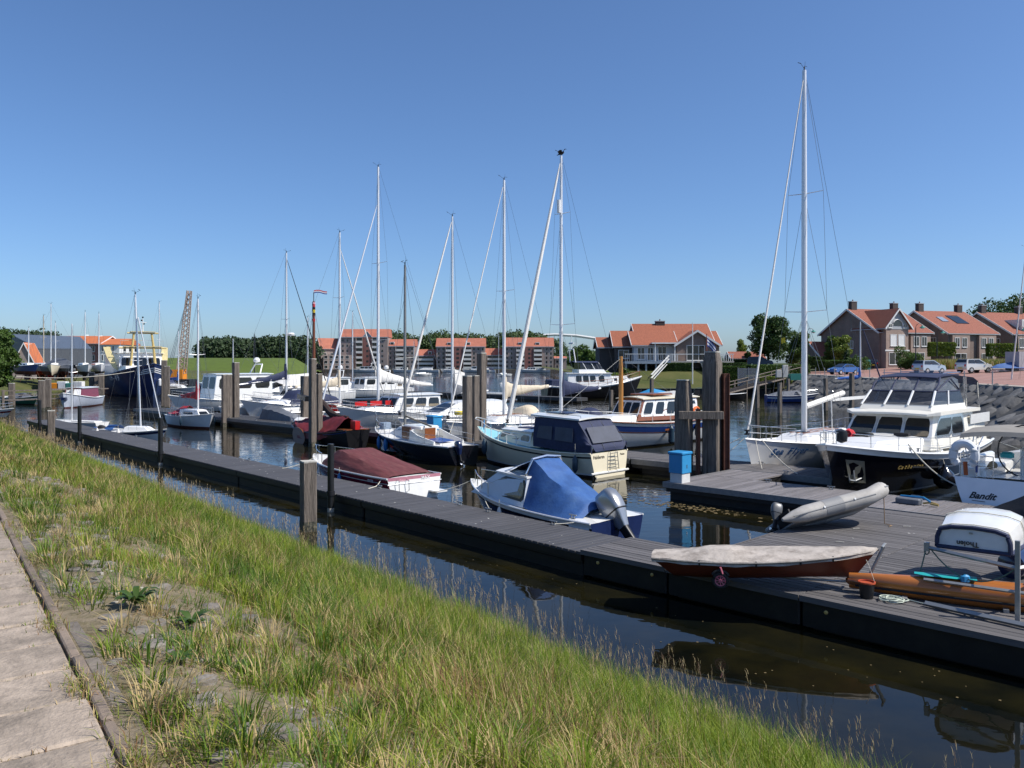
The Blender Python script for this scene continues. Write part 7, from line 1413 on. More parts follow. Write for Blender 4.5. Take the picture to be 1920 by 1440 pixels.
# white tied-arch bridge far behind
br = thing('arch_bridge', 'white tied arch road bridge beyond the trees', 'bridge', onz(1040,900,0)); kb = 900/F
for y_ in (0,14):
    pts = [((u-1040)*kb, y_, H+(HZ-v)*kb) for u, v in ((925,646),(960,636),(1000,629.5),(1040,627),(1080,629),(1115,634),(1150,642),(1185,654),(1215,668))]; G().tube(pts, 1.5, 6).build('arch', 'trimw', br)
    for u, v in ((1000,629.5),(1040,627),(1080,629),(1115,634),(1150,642)): G().bar(((u-1040)*kb,y_,H+(HZ-v)*kb),((u-1040)*kb,y_,6),.14,4).build('hanger', 'trimg', br)
G().box(-70,110,-1,15,4.5,6).build('road_deck', 'trimg', br, 0)
# ---- left shore: shed, flats, red roof
t = thing('boat_shed', 'long dark grey shed with standing seam roof', 'shed', (0,0,0)); Rf = [onz(20,188,0),onz(150,200,0),onz(172,168,0),onz(72,160,0)]; zt = (11.2,11.0,7.5,7.4)
tops = [Vector((p_.x,p_.y,z_)) for p_, z_ in zip(Rf, zt)]; G().poly([tops[3]+Vector((0,0,.03)),tops[2]+Vector((0,0,.03)),tops[1]+Vector((0,0,.03)),tops[0]+Vector((0,0,.03))], .2).build('roof', 'zinc', t, 0)
for a_, c_ in ((3,2),(0,3),(2,1),(1,0)): G().poly([Vector((Rf[a_].x,Rf[a_].y,1.8)),Vector((Rf[c_].x,Rf[c_].y,1.8)),tops[c_],tops[a_]], .1).build('wall', 'clad', t, 0)
f_ = (tops[2]-tops[3]); G().poly([Rf[3].lerp(Rf[2],.12)+Vector((0,-.15,2.0)),Rf[3].lerp(Rf[2],.62)+Vector((0,-.15,2.0)),Rf[3].lerp(Rf[2],.62)+Vector((0,-.15,4.4)),Rf[3].lerp(Rf[2],.12)+Vector((0,-.15,4.4))], .05).build('door_opening', 'ink', t, 0)
for q in (.2,.3,.4,.5): p_ = Rf[3].lerp(Rf[2],q)+Vector((0,-.3,0)); G().box(p_.x-.08,p_.x+.08,p_.y-.08,p_.y+.08,1.9,4.4).build('door_post', 'ochre', t, 0)
t = thing('harbour_flats', 'red and white harbour flats with bright orange roof', 'building', onz(92,235,1.8)); s_ = 235/F
gable(t, 0, 95*s_, 0, 13, 0, 8.6, 10.8, 'x', 'brickfr', 'tileb', .5); G().box(98*s_,134*s_,-.8,12,0,8.2).build('white_wing', 'trimw', t, 0); G().loft([[(x_,-1.2,8.25),(x_,5,10.1),(x_,8,10.1),(x_,12.4,8.25)] for x_ in (97*s_,136*s_)]).build('roof', 'tileb', t, 0)
for f_ in range(3):
    for x_ in (101,107,114,121): win(t, x_*s_, (x_+3.4)*s_, -.8, 1+f_*2.6, 2.7+f_*2.6, bars=0)
    for y_ in (1.5,5,8.5): win(t, y_, y_+1.8, 134*s_, 1+f_*2.6, 2.7+f_*2.6, bars=0, axis='x', sd=1)
    for x_ in (52,64,78): win(t, x_*s_, (x_+8)*s_, 0, 1+f_*2.6, 2.7+f_*2.6, bars=1)
t = thing('red_roof_house', 'small house with orange roof beside the grey shed', 'house', onz(22,150,1.8), .3); gable(t, 0, 4, 0, 7, 0, 2.4, 6.6, 'y', 'brickf', 'tileb', .3)
# ================================================================ VEHICLES, LAMPS
def car(label, loc, rz, col, kind='sedan', k=1.):
    t = thing('parked_car', label, 'car', loc, rz, 'cars parked along the quay'); t.scale = (k,k,k); pm = mat('car_paint_'+kind+str(int(col[2]*1000)), col, .25, metal=.3, var=.03, coat=.6)
    prof = {'sedan':[(-2.2,.35),(-2.25,.75),(-2.1,.98),(-1.6,1.02),(-.95,1.42),(.2,1.46),(1.15,.98),(2.0,.82),(2.2,.6),(2.2,.35)], 'hatch':[(-1.75,.35),(-1.8,.8),(-1.72,1.1),(-1.5,1.5),(.1,1.54),(.95,1.05),(1.6,.92),(1.75,.6),(1.75,.35)]}[kind]
    def ring(y, s_, ins): return [(x*(1-ins*.02), y-(math.copysign(.16*max(0,(z-.95)/.5),y)), z) for x, z in prof]
    G().loft([ring(-.84,1,1), ring(-.80,1,0), ring(.80,1,0), ring(.84,1,1)]).build('body', pm, t, 25)
    sw = prof; gl = {'sedan':[(-1.45,1.03),(-.92,1.36),(.18,1.40),(.95,1.02)],'hatch':[(-1.55,1.08),(-1.42,1.44),(.08,1.47),(.78,1.07)]}[kind]
    for sd in (1,-1):
        wv = [(x, sd*(.845-.16*max(0,(z-.95)/.5)), z) for x, z in gl]; mid = len(gl)
        for a0, a1 in ((.04,.48),(.52,.96)):
            bl = [Vector(wv[0]).lerp(Vector(wv[3]),a0),Vector(wv[0]).lerp(Vector(wv[3]),a1),Vector(wv[1]).lerp(Vector(wv[2]),a1),Vector(wv[1]).lerp(Vector(wv[2]),a0)]; G().poly(bl, -.012*sd).build('window', 'pane', t, 0)
    fx = [p_ for p_ in prof]; i0 = 5 if kind == 'sedan' else 4
    a_, b_ = Vector((prof[i0][0],0,prof[i0][1])), Vector((prof[i0+1][0],0,prof[i0+1][1])); G().poly([a_.lerp(b_,.1)+Vector((.02,-.62,.02)),a_.lerp(b_,.9)+Vector((.02,-.72,.02)),a_.lerp(b_,.9)+Vector((.02,.72,.02)),a_.lerp(b_,.1)+Vector((.02,.62,.02))], .012).build('windscreen', 'pane', t, 0)
    j = 3; a_, b_ = Vector((prof[j][0],0,prof[j][1])), Vector((prof[j+1][0],0,prof[j+1][1])) 
    if kind == 'hatch': a_, b_ = Vector((prof[2][0],0,prof[2][1])), Vector((prof[3][0],0,prof[3][1]))
    G().poly([a_.lerp(b_,.1)+Vector((-.02,.70,.02)),b_.lerp(a_,.1)+Vector((-.02,.6,.02)),b_.lerp(a_,.1)+Vector((-.02,-.6,.02)),a_.lerp(b_,.1)+Vector((-.02,-.70,.02))], .012).build('rear_window', 'pane', t, 0)
    wx = 1.35 if kind == 'sedan' else 1.1
    for x_ in (-wx,wx):
        for sd in (1,-1): w_ = G().tube([(x_,sd*.62,.32),(x_,sd*.86,.32)], .32, 16).build('wheel', 'rubber', t); G().tube([(x_,sd*.85,.32),(x_,sd*.875,.32)], .2, 12).build('rim', 'steel', w_)
    xe = prof[-1][0]; 
    for sd in (1,-1): G().box(xe-.12,xe+.02,sd*.62-.14,sd*.62+.14,.62,.76).build('headlight', 'white', t, 0); G().box(prof[0][0]-.06,prof[0][0]+.06,sd*.66-.1,sd*.66+.1,.72,.95).build('tail_light', 'redp', t, 0); G().box(.75,.9,sd*.86-.0,sd*1.0,.95,1.08).build('mirror', pm, t, 0)
    G().box(prof[0][0]-.07,prof[0][0]+.02,-.26,.26,.5,.62).build('number_plate', 'flagy', t, 0)
car('blue saloon car parked at the quay edge', onroad(113,3.0,.03), R(205), (.04,.12,.34), 'sedan')
car('silver hatchback parked left of the white one', onroad(101.5,10.0,.03), R(20), (.42,.47,.50), 'hatch', 1.05); car('white hatchback parked right of the silver one', onroad(95,12.5,.03), R(15), (.66,.63,.55), 'hatch', 1.05)
car('black car half hidden by the villa hedge', onz(1425,137,4.0), R(-15), (.012,.013,.02), 'hatch', 1.2); car('blue car behind the tall dry grass', onz(1878,150,3.9), R(10), (.05,.10,.40), 'hatch', 1.0)
car('dark car in the driveway by the green bin', onz(1632,137,3.85), R(80), (.02,.02,.025), 'hatch', 1.0); car('grey blue car on the drive before the second house', onz(1806,141,3.9), R(10), (.12,.17,.22), 'hatch', 1.0)
for u, Y, lb in ((1514,118,'lamp post left of the dark gable house'), (1717,104,'tall black lamp post in front of the first house'), (1757,122,'lamp post before the gap between the houses'), (1908,112,'lamp post near the right edge'), (1555,150,'lamp post half hidden by garden trees')):
    b_ = onz(u,Y,3.2); t = thing('street_lamp', lb, 'street lamp', b_, 0, 'black bracket street lamps'); h_ = 6.6; pts = [(0,0,h_-.6)]+[(.45-.45*math.cos(q),0,h_-.6+.55*math.sin(q)) for q in np.linspace(.3,2.6,8)]
    G().tube([(0,0,-.2),(0,0,1.2),(0,0,h_-.6)], .07, 8, rs=[.1,.08,.055]).build('post', 'pstl', t); G().tube(pts, .035, 6).build('bracket', 'pstl', t); G().lathe([(.05,0),(.14,-.1),(.36,-.3),(.36,-.34),(.0,-.34)], 14, (.86,0,h_-.28)).build('lamp_shade', 'tealbox', t); G().lathe([(.0,-.5),(.16,-.45),(.2,-.345)], 10, (.86,0,h_-.28)).build('lamp_glass', 'white', t)
o = G().bbox(-.5,.5,-.4,.4,0,1.5,.05).build('utility_cabinet', 'tealbox'); o.location = onz(1624,124,3.7); tag(o, 'green utility cabinet at the end of the hedge', 'cabinet')
for i, (u, v) in enumerate(((1462,690),(1474,686))): o = G().bbox(-.45,.45,-.3,.3,0,1.4-.4*i*0,.04).build('garden_bin', mat('bin_pale', (.55,.53,.48), .7)); o.location = onz(u-2,116,2.7); tag(o, ('short','tall')[i]+' pale bin standing at the top of the ramp', 'bin'); o.scale = (.8,.8,(.75,1.25)[i])
t = thing('traffic_island', 'kerbed island beside the silver car', 'island', onroad(106,12,.0), .2); skin(t, 'kerb', MATS['coping_stone'], [[(3.2*math.cos(q)*k,1.0*math.sin(q)*k,z_) for q in np.linspace(0,6.28,20)[:-1]] for k, z_ in ((1,-.1),(1,.14),(.93,.16))])
t = thing('boat_trailer', 'blue covered boat on a trailer at the right edge', 'trailer', onz(1890,92,3.4), .3); skin(t, 'boat_cover', 'bluec', [densify([(x_,-w_,.75),(x_,0,zt),(x_,w_,.75)],3) for x_, w_, zt in ((-2.4,.3,.85),(-1.5,.9,1.2),(1.2,1.0,1.5),(2.2,.8,1.1))], .03, closed=False, cap=False); G().box(-2.3,2.4,-.5,.5,.4,.5).build('chassis', 'galv', t, 0); [G().tube([(0,sd*.75,.3),(0,sd*.95,.3)], .3, 12).build('wheel', 'rubber', t) for sd in (1,-1)]; G().box(.6,3.2,-.9,.9,.5,2.6).build('crate', mat('crate_grey', (.35,.34,.36), .8), t, 0)
qr = thing('quay_railing', 'slim metal railing posts along the quay coping', 'railing', (0,0,0))
for y_ in range(62,126,5): p_ = onroad(y_,.25,.07); G().bar(p_,p_+Vector((0,0,1.0)),.045,6).build('post', 'galv', qr)
# ================================================================ REMAINING BOATS
# ---- trawler
def trawler():
    L, B_ = 25., 8.6; d = Vector((.58,-.81,0)).normalized(); bow = onz(290,112,0); t = boat('fishing_trawler', 'dark blue fishing trawler with yellow gantry and rigging', 'trawler', bow, d, L)
    h = Hull(L, B_, (3.0,2.8,4.6), .8, .85, 1.2, 0, (.16,.42), 3.2, .45)
    h.make(t, 'trawl', None, deck='greyc', stripes=[(lambda q: h.g(q)-.10, lambda q: h.g(q)+.08, 'greyhull')], rub='trawl', rubr=.09)
    for k in range(3): h.shell(lambda q: h.g(q)-.62-.26*k, lambda q: h.g(q)-.50-.26*k, .02, 1, 8, .94-.01*k, 1).build('bow_stripe', 'greyhull', t, 50)
    house(t, 'wheelhouse', 'white', -6, 4.0, 3.3, 3.0, 2.6, 3.5, .5, 0, .15, .1, [('F',.05,.30,.50,.82),('F',.33,.64,.50,.82),('F',.67,.95,.50,.82),('L',.6,.75,.5,.8),('L',.8,.95,.5,.8),('R',.8,.95,.5,.8)], 'white', .35); house(t, 'foredeck_house', 'greyhull', 3.9, 6.6, 3.0, 2.6, 3.0, 1.3, .4, 0, .1, .05, [])
    g = G()
    for sd in (1,-1): g.tube([(5.2,sd*1.75,3.2),(5.0,sd*1.45,6.8),(4.9,sd*1.2,9.0)], .27, 8, rs=[.2,.17,.15])
    g.build('gantry_leg', 'yellow', t)
    for z_, w_ in ((6.9,3.2),(9.05,2.1)): G().bar((4.95,-w_,z_),(4.95,w_,z_),.11,8).build('gantry_beam', 'yellow', t); G().box(4.6,5.3,-w_*.8,w_*.8,z_+.16,z_+.24).build('gantry_platform', 'yellow', t, 0)
    for sd in (1,-1): G().tube([(4.6,sd*2.9,7.15),(4.6,sd*2.9,7.95),(4.6,-sd*0,8.0)], .035, 5).build('gantry_rail', 'steel', t)
    m_ = G().tube([(4.9,0,9.2),(4.9,0,11.3)], .09, 8, .05).build('mast', 'white', t); G().bar((4.9,-.5,10.6),(4.9,.5,10.6),.04,5).build('crosstree', 'white', m_); [G().lathe([(.1,-.1),(.12,0),(.1,.1)],8,(4.9,y_,z_)).build('lamp', 'blackp', m_) for y_, z_ in ((0,11.35),(-.15,10.9),(.15,10.4))]
    # raised trawl doors either side
    for sd, tilt in ((-1,.45),(1,-.1)):
        pl = [(3.0,sd*2.9,3.6),(3.0,sd*3.6,4.1),(3.0,sd*(3.9+tilt),5.4),(3.0,sd*(4.0+tilt*2),7.0),(3.0,sd*(3.2+tilt*2),7.1),(3.0,sd*(2.9+tilt),5.4)]
        G().poly(pl, .2).build('trawl_door', 'yellowl', t, 0)
    G().bar((-2,-3.4,6.8),(2.6,-4.0,6.9),.2,6).build('derrick', 'yellow', t)
    curvetext('TH-49', 3.2, .75, 1.15, 2.6, 'inkw', t, h, -1, 0.)
    for x_, y_ in ((11.7,-.6),): G().lathe([(.02,-.6),(.25,-.4),(.3,0),(.25,.4),(.02,.6)],10,(11.5,.9,2.0)).build('bow_fender', 'flagw', t)
    G().bar((10.8,1.9,.6),(10.8,1.9,1.9),.16,6).build('draught_plate', mat('draught_pink', (.6,.12,.15), .6), t)
    G().tube(cat((10.5,-2.2,3.6),(9.0,-16,3.0),.5,12), .04, 5).build('mooring_line', 'rope', t)
trawler()
for i, (u, v, top) in enumerate(((172,738,3.3),(182,742,3.0),(190,744,3.2))): pile(W(u,v,0), .7, top, ('left','middle','right')[i]+' pile of the trio beside the trawler bow', 0, .3)
for i, (u, v, top) in enumerate(((78,770,3.0),(90,768,3.1),(22,765,2.6),(308,766,5.0),(313,768,4.4))): pile(W(u,v,0), .55, top, ('dark pile left of the small red cabined boat','pale pile touching the small red cabined boat','pile at the jetty near the left edge','tall slim pile before the trawler bow','shorter slim pile before the trawler bow')[i], 0, .3)
# ---- small red cabined motorboat, head-on
t = boat('cabin_boat', 'small pale hulled motorboat with red cabin beside the jetty piles', 'motorboat', W(118,766,0), (.12,-1,0), 8); h = Hull(8,2.9,(1.0,1.0,1.6),.4,.85,.5,0,(.2,.5),2.8,.45); h.make(t, mat('hull_pale_blue_grey', (.48,.52,.60), .35), 'redbot', .12, rub='white', rubr=.05); house(t, 'cabin', 'maroon', -2.6, 1.6, 1.15, .9, 1.0, 1.0, .4, 0, .1, .06, [('F',.08,.46,.35,.85,'greyhull','white'),('F',.54,.92,.35,.85,'greyhull','white')], 'white', .1); G().bar((1.9,0,1.4),(1.9,0,3.9),.07,8).build('mast', 'beigec', t); G().box(3.5,3.95,-.25,.25,.85,1.15).build('bow_fender', 'navy', t, 20)
# ---- white sloop with red sail cover
t = boat('sailing_yacht', 'small grey white sloop with red sail cover and red boot top', 'sailboat', ab(a_for(362,26.4),26.4)+Vector((.72,-.69,0))*3.0, (.72,-.69,0), 6.0); h = Hull(6.0,2.4,(.85,.85,1.1),.35,.7,.6,.1,(.3,.7),2.1,.45); h.make(t, 'greyhull', 'redbot', .14, rub='white'); house(t, 'coachroof', 'white', -.6, 2.0, .8, .45, .85, .45, .6, 0, .1, .05, [('F',.1,.9,.3,.8),('L',.2,.7,.3,.7),('R',.2,.7,.3,.7)])
ms = mast(t, .8, 1.2, 9.4, .07, 'alu', ((.5,.6),), True, (2.9,0,1.15), (-2.9,0,.9), 2.4, .9, None, .9); boom(t, .7, 2.2, 2.9, 'redc', stack=.6, fat=.26); skin(t, 'cockpit_cover', 'redc', [densify([(x_,-w_,.95),(x_,0,zt),(x_,w_,.95)],3) for x_, w_, zt in ((-.5,.9,1.55),(-1.6,.95,1.5),(-2.8,.7,1.1))], .03, closed=False, cap=False); h.rail(t, .1, .97, .5, 5, 'steel', r=.012)
for y_ in (1.0,-1.0): fender(t, (.8,y_*1.28,.5), 'fendn', .4, .09, .3)
# ---- open day sailer and dinghies behind the narrow pontoon
t = boat('day_sailer', 'white open day sailer with bare mast moored to the narrow pontoon', 'sailboat', W(312,820,.2), (.9,-.35,0), 5.2); h = Hull(5.2,1.9,(.55,.5,.7),.25,.75,.5,.1,(.3,.7),2.1,.45); h.make(t, 'white', None, stripes=[(lambda q: h.g(q)-.22, lambda q: h.g(q)-.08, 'navy')], rub='white'); house(t, 'cuddy', 'white', -.2, 1.6, .62, .35, .5, .28, .5, 0, .1, .05, []); skin(t, 'cockpit_cover', 'bluec', [[(x_, y_*.5, .6+.25*(1-y_*y_)) for y_ in np.linspace(-1,1,7)] for x_ in (-1.9,-1.2)], .02, closed=False, cap=False)
mp = t.matrix_basis @ Vector((.6,0,0)); ms = mast(t, .6, .7, z_at(552,mp), .06, 'alu', ((.5,.45),), True, (2.5,0,.75), (-2.5,0,.6), 1.9, .6, None, .82); ms.rotation_euler = (0,R(-3),0); G().bar((2.2,.1,.8),(.75,0,7.5),.03,6).build('jib_pole', 'alu', ms)
for x_ in (-1.9,-.2): fender(t, (x_,-1.0,.4), 'whitec', .45, .1, .3)
t = boat('sailing_dinghy', 'small white sailing dinghy with slim mast at the pontoon end', 'dinghy', W(105,792,.3), (-.9,.35,0), 4.6); h = Hull(4.6,1.6,(.42,.42,.5),.2,.75,.3,.05,(.3,.6),2.1,.45); h.make(t, 'white', None, rub='white'); mp = t.matrix_basis @ Vector((.7,0,0)); mast(t, .7, .4, z_at(607,mp), .05, 'alu', ((.5,.4),), True, (2.2,0,.5), None, 1.6, .45, None, .8, gear=False); G().box(-1.9,.4,-.35,.35,.42,.50).build('cockpit_well', 'deckw', t, 0)
for i, (u, v, rz_) in enumerate(((176,806,-.4),(192,811,-.35))):
    t = thing('kayak', ('blue kayak floating beside the white dinghy','second blue kayak with a black seat cover')[i], 'kayak', W(u,v,.12), rz_, 'blue kayaks'); G().loft([[(x_,w_*math.cos(q),.05+.16*math.sin(q)) for q in np.linspace(0,6.28,11)[:-1]] for x_, w_ in ((-1.9,.03),(-1.2,.26),(0,.36),(1.2,.26),(1.9,.03))]).build('hull', 'bluer', t, 60); G().lathe([(.22,0),(.26,.05),(.2,.05)],14,(0,0,.18)).build('cockpit_rim', 'blackp', t)
    if i: skin(t, 'seat_cover', 'blackc', [[(x_,r_*math.cos(q),.25+r_*math.sin(q)) for q in np.linspace(0,6.28,9)[:-1]] for x_, r_ in ((-.35,.1),(-.2,.26),(.1,.24),(.3,.08))], .03)
cruiser('white speedboat with maroon stripe at the left edge', 0, 0, 5.6, 2.1, 'open', Vector((.9,-.2,0)), 'speedboat', 'white', (.7,.65,.85), 'maroon', loc=W(26,782,.1))
# left jetty with work boats
t = thing('timber_jetty', 'low timber jetty with hand rail at the left shore', 'jetty', W(0,768,0), R(50))
for k in range(7): G().box(k*1.0,k*1.0+.94,-.9,.9,.9,.98).build('board', 'pile', t, 0)
for k in range(3): G().box(k*3.3-.1,k*3.3+.1,-.95,-.75,-.5,2.0).build('rail_post', 'pile', t, 0)
G().box(-.2,6.8,-.9,-.8,1.85,1.97).build('handrail', 'pile', t, 0); G().box(-.2,6.8,-.88,-.82,1.4,1.48).build('handrail', 'pile', t, 0)
cruiser('green work boat alongside the timber jetty', 0, 0, 6.5, 2.2, 'open', Vector((.8,-.5,0)), 'work_boat', 'green', (.8,.7,1.0), 'white', loc=W(72,757,.1))
t = thing('work_quay', 'timber work quay with crates left of the trawler', 'quay', onz(100,106,0), .1)
for k in range(5): G().box(k*1.3,k*1.3+1.22,-1.2,1.2,1.3,1.42).build('board', 'pile', t, 0)
for k in range(3): G().box(k*2.8-.15,k*2.8+.15,-1.25,-.95,-.5,1.9).build('pile', 'pile', t, 0)
for i, (u, Y, c_) in enumerate(((104,108,'orangep'),(118,108,'greyhull'),(133,109,'tealbox'),(148,108,'deckw'))): o = G().bbox(-.6,.6,-.4,.4,0,.7+.2*(i % 2),.05).build('fish_crate', c_ if 0 else M[c_]); o.location = onz(u,106.2,1.42); tag(o, ('orange','white','green','pale grey')[i]+' crate on the work quay left of the trawler', 'crate', 'crates on the work quay')
# boats laid up on the hard
for i, (u, Y, L, hc, bc, top, lb, dd) in enumerate(((44,133,9,'white','redp',570,'white yacht ashore with red antifouling below the twin masts',(-.8,-.5,0)), (70,131,8,'blue','redbot',615,'blue hulled yacht ashore behind the cream one',(.75,-.6,0)), (95,126,7.5,'cream','beigec',605,'cream yacht laid up ashore with blue cockpit cover',(.3,-.95,0)), (112,134,9,'white','redbot',592,'white yacht ashore with brown keel under the shed front',(.9,-.4,0)), (140,128,8,'greyc','redbot',None,'yacht ashore wrapped in a grey tarpaulin',(.85,-.5,0)), (166,126,7,'white','dkbot',585,'white motor yacht ashore beside the trawler',(.6,-.8,0)), (190,130,9,'white','dkbot',588,'white yacht behind the trawler wheelhouse',(.5,-.8,0)))):
    t = boat('yacht_ashore', lb, 'sailboat', onz(u,Y,0), dd, L, 'yachts laid up ashore', z=3.4); h = Hull(L,L*.33,(.9,.85,1.15),.6,.75,.8,.1,(.4,.85),2.0,.45); h.make(t, hc, bc, .0, rub='white'); house(t, 'coachroof', 'white', -L*.15, L*.22, L*.11, L*.07, .85, .45, .5, 0, .08, .05, [('L',.15,.4,.3,.75),('L',.5,.75,.3,.75),('R',.15,.4,.3,.75),('R',.5,.75,.3,.75)])
    G().loft([[(x_,y_,z_) for x_, y_ in ((-.9,-.12),(1.1,-.12),(1.1,.12),(-.9,.12))] for z_ in (-1.4,-.45)]).build('keel', bc, t, 0)
    for sd in (1,-1):
        for x_ in (-1.5,1.5): G().bar((x_,sd*1.6,-1.6),(x_,sd*.9,-.1),.05,5).build('shore_prop', 'rust', t)
    if top: mp = t.matrix_basis @ Vector((.6,0,0)); mast(t, .6, 1.2, z_at(top,mp)-3.4, .08, 'beigec' if i == 3 else 'alu', ((.55,.6),), True, (L/2-.1,0,1.2), (-L/2+.1,0,1.0), L*.33, .9, None, .9)
    if i == 2: skin(t, 'cockpit_cover', 'boxblue', [densify([(x_,-.8,1.0),(x_,0,1.7),(x_,.8,1.0)],3) for x_ in (-.9,-2.2)], .02, closed=False, cap=False)
    if i == 4: skin(t, 'tarpaulin', 'greyc', [densify([(x_,-w_,.5),(x_,-w_*.8,1.0),(x_,0,zt),(x_,w_*.8,1.0),(x_,w_,.5)],3) for x_, w_, zt in ((-3.6,.9,1.4),(-1,1.4,2.2),(1.5,1.3,2.0),(3.6,.5,1.4))], .08, 1.2, closed=False, cap=False)
# crawler crane behind the trawler
t = thing('crane', 'tall rusty lattice crane behind the trawler', 'crane', onz(342,140,1.0)); s_ = 140/F; base = Vector((-.2,0,2.0)); tip = Vector((13*s_,0,H+(HZ-545)*s_-1)); jb = bpy.data.objects.new('lattice_jib', None); COL.objects.link(jb); jb.parent = t; dv = (tip-base); L = dv.length; dv.normalize(); sx = dv.cross(Vector((0,1,0))).normalized(); sy = Vector((0,1,0)); rm = mat('crane_rust', (.34,.26,.21), .8, var=.3)
def jp(f, a, b_): w_ = lerp(.62,.30,f); return base+dv*(L*f)+sx*(a*w_)+sy*(b_*w_)
for a in (-1,1):
    for b_ in (-1,1): G().bar(jp(0,a,b_),jp(1,a,b_),.09,5).build('chord', rm, jb, 0)
for k in range(16):
    f0, f1 = k/16, (k+1)/16; g = G()
    for a0, b0, a1, b1 in ((-1,-1,1,-1),(1,-1,1,1),(1,1,-1,1),(-1,1,-1,-1)): g.bar(jp(f0,a0,b0),jp(f1,a1,b1),.055,4); g.bar(jp(f0,a1,b1),jp(f0,a0,b0),.05,4)
    g.build('lattice', rm, jb, 0)
G().box(-1.9,.4,-1.0,1.0,1.0,2.6).build('cab', 'orangep', t, 0); G().box(-2.2,1.8,-1.8,1.8,-.3,.95).build('crawler', 'blackp', t, 0); [G().bar(tip,base+Vector((-2.2+.3*k,0,1.5)),.03,4).build('stay_cable', 'wire', t) for k in range(3)]
# masts and boats between trawler and pontoon
for i, (u, Y, L, top, kind, lb) in enumerate(((332,128,8,None,'wheel','white cabin boat right of the trawler stern'), (352,130,7,None,'hood','small white boat with blue hood right of the trawler'), (320,134,8,None,'sport','white motorboat half hidden by the trawler'))): cruiser(lb, 0, 0, L, 2.6, kind, Vector((.9,-.3,0)), 'motorboat', 'white', (1.,.95,1.3), loc=onz(u,Y,0))
for i, (u, Y, top, lb) in enumerate(((317,133,567,'white sloop with tall mast behind the trawler bow'), (355,126,620,'white sloop with blue sail cover right of the trawler'))):
    t = boat('sailing_yacht', lb, 'sailboat', onz(u+14,Y-2,0), (.9,-.3,0), 8); h = Hull(8,2.7,(.9,.85,1.1),.4,.7,.8,.1,(.32,.8),2.,.45); h.make(t,'white','dkbot',.06,rub='white'); house(t,'coachroof','white',-1,2,.85,.5,.85,.4,.6,0,.1,.05,[('L',.2,.7,.3,.7),('R',.2,.7,.3,.7)]); mp = t.matrix_basis @ Vector((.6,0,0)); mast(t,.6,1.2,z_at(top,mp),.08,'alu',((.55,.7),),True,(3.9,0,1.1),(-3.9,0,1.),2.7,.9,None,.9); boom(t,.5,2.2,3.2,'bluer' if i else 'whitec',stack=.5)
# ---- third row, behind the first sloops
L3 = [(575,110,9.5,'wheel','white wheelhouse cruiser in the row behind the beige sail cover'), (618,112,9.5,'sport','white sports boat in the far row left of centre'), (662,112,10,'box','white boxy cruiser in the far row near the tallest flats'), (700,116,9,'wheel','grey white cruiser at the right end of the far row')]
for u, Y, L, kind, lb in L3: cruiser(lb, 0, 0, L, 3.1, kind, NB_, 'motor_cruiser', 'white' if u < 690 else 'greyhull', (1.1,1.0,1.5), loc=onz(u-30,Y-2,0))
t, h = cruiser('large white motor yacht under pale canvas behind the navy sail cover', 0, 0, 12, 3.8, 'sport', NB_, 'motor_yacht', 'white', (1.5,1.4,1.9), loc=onz(455,88,0)); skin(t, 'canvas', 'whitec', [densify([(x_,-1.6,1.6),(x_,-1.4,zt*.9),(x_,0,zt),(x_,1.4,zt*.9),(x_,1.6,1.6)],2) for x_, zt in ((2.0,2.6),(.5,3.4),(-3,3.6),(-5.5,2.8))], .05, closed=False, cap=False)
t = thing('far_pontoon', 'floating pontoon of the far row of boats', 'pontoon', (0,0,0), RZA); G().box(-112,-62,74,76,.2,.6).build('deck', MATS['far_decking'], t, 0); [G().box(-112+k*8,-108+k*8,74.2,75.8,-.3,.19).build('float', 'float', t, 0) for k in range(6)]
# slim bare masts of boats hidden behind
for i, (u, Y, v0, v1, m_, lb) in enumerate(((477,150,690,627,'blackp','dark slim mast standing before the dike'), (437,160,690,635,'alu','thin pale mast before the dike wood'), (577,118,700,595,'alu','slim mast behind the barge pile pair'), (661,125,705,585,'alu','grey slim mast before the tallest flats'), (776,300,695,640,'alu','small far mast left of the middle flats'), (784,310,695,640,'alu','small far mast beside the middle flats'), (935,290,695,620,'alu','far mast before the low linking range'))):
    b_ = P(u,v0,Y); tp_ = P(u,v1,Y); t = boat('moored_yacht', lb, 'sailboat', onz(u-4,Y-3,0), NB_, 7, 'yachts with bare masts in the distance'); h = Hull(7,2.4,(.9,.85,1.05),.3,.7,.7,.1,(.32,.8),2.,.45); h.make(t,'white','dkbot',.05,rub='white'); house(t,'coachroof','white',-.8,1.8,.75,.45,.85,.4,.5,0,.1,.04,[]); c_ = t.matrix_basis.inverted() @ Vector((tp_.x,tp_.y,0)); mast(t, c_.x, 1.0, tp_.z, .09, m_, ((.6,.6),), True, (3.4,0,1.05), (-3.4,0,.9), 2.4, .9, None, .9, wr=.012, y0=c_.y)
# more boats crowding the left part of the marina
for u, Y, L, kind, dd, lb in ((405,92,9,'wheel',(.45,-.9,0),'white wheelhouse cruiser glimpsed behind the pile pair'), (470,78,9,'wheel',(-.7,-.7,0),'white wheelhouse boat right of the tall pile pair'), (520,96,10,'sport',(-.7,-.7,0),'white sports boat behind the navy sail cover'), (545,104,9,'box',(-.7,-.7,0),'white boxy boat left of the barge mast')):
    cruiser(lb, 0, 0, L, L*.32, kind, Vector(dd), 'motor_cruiser', 'white', (1.15,1.05,1.5), loc=onz(u,Y,0))
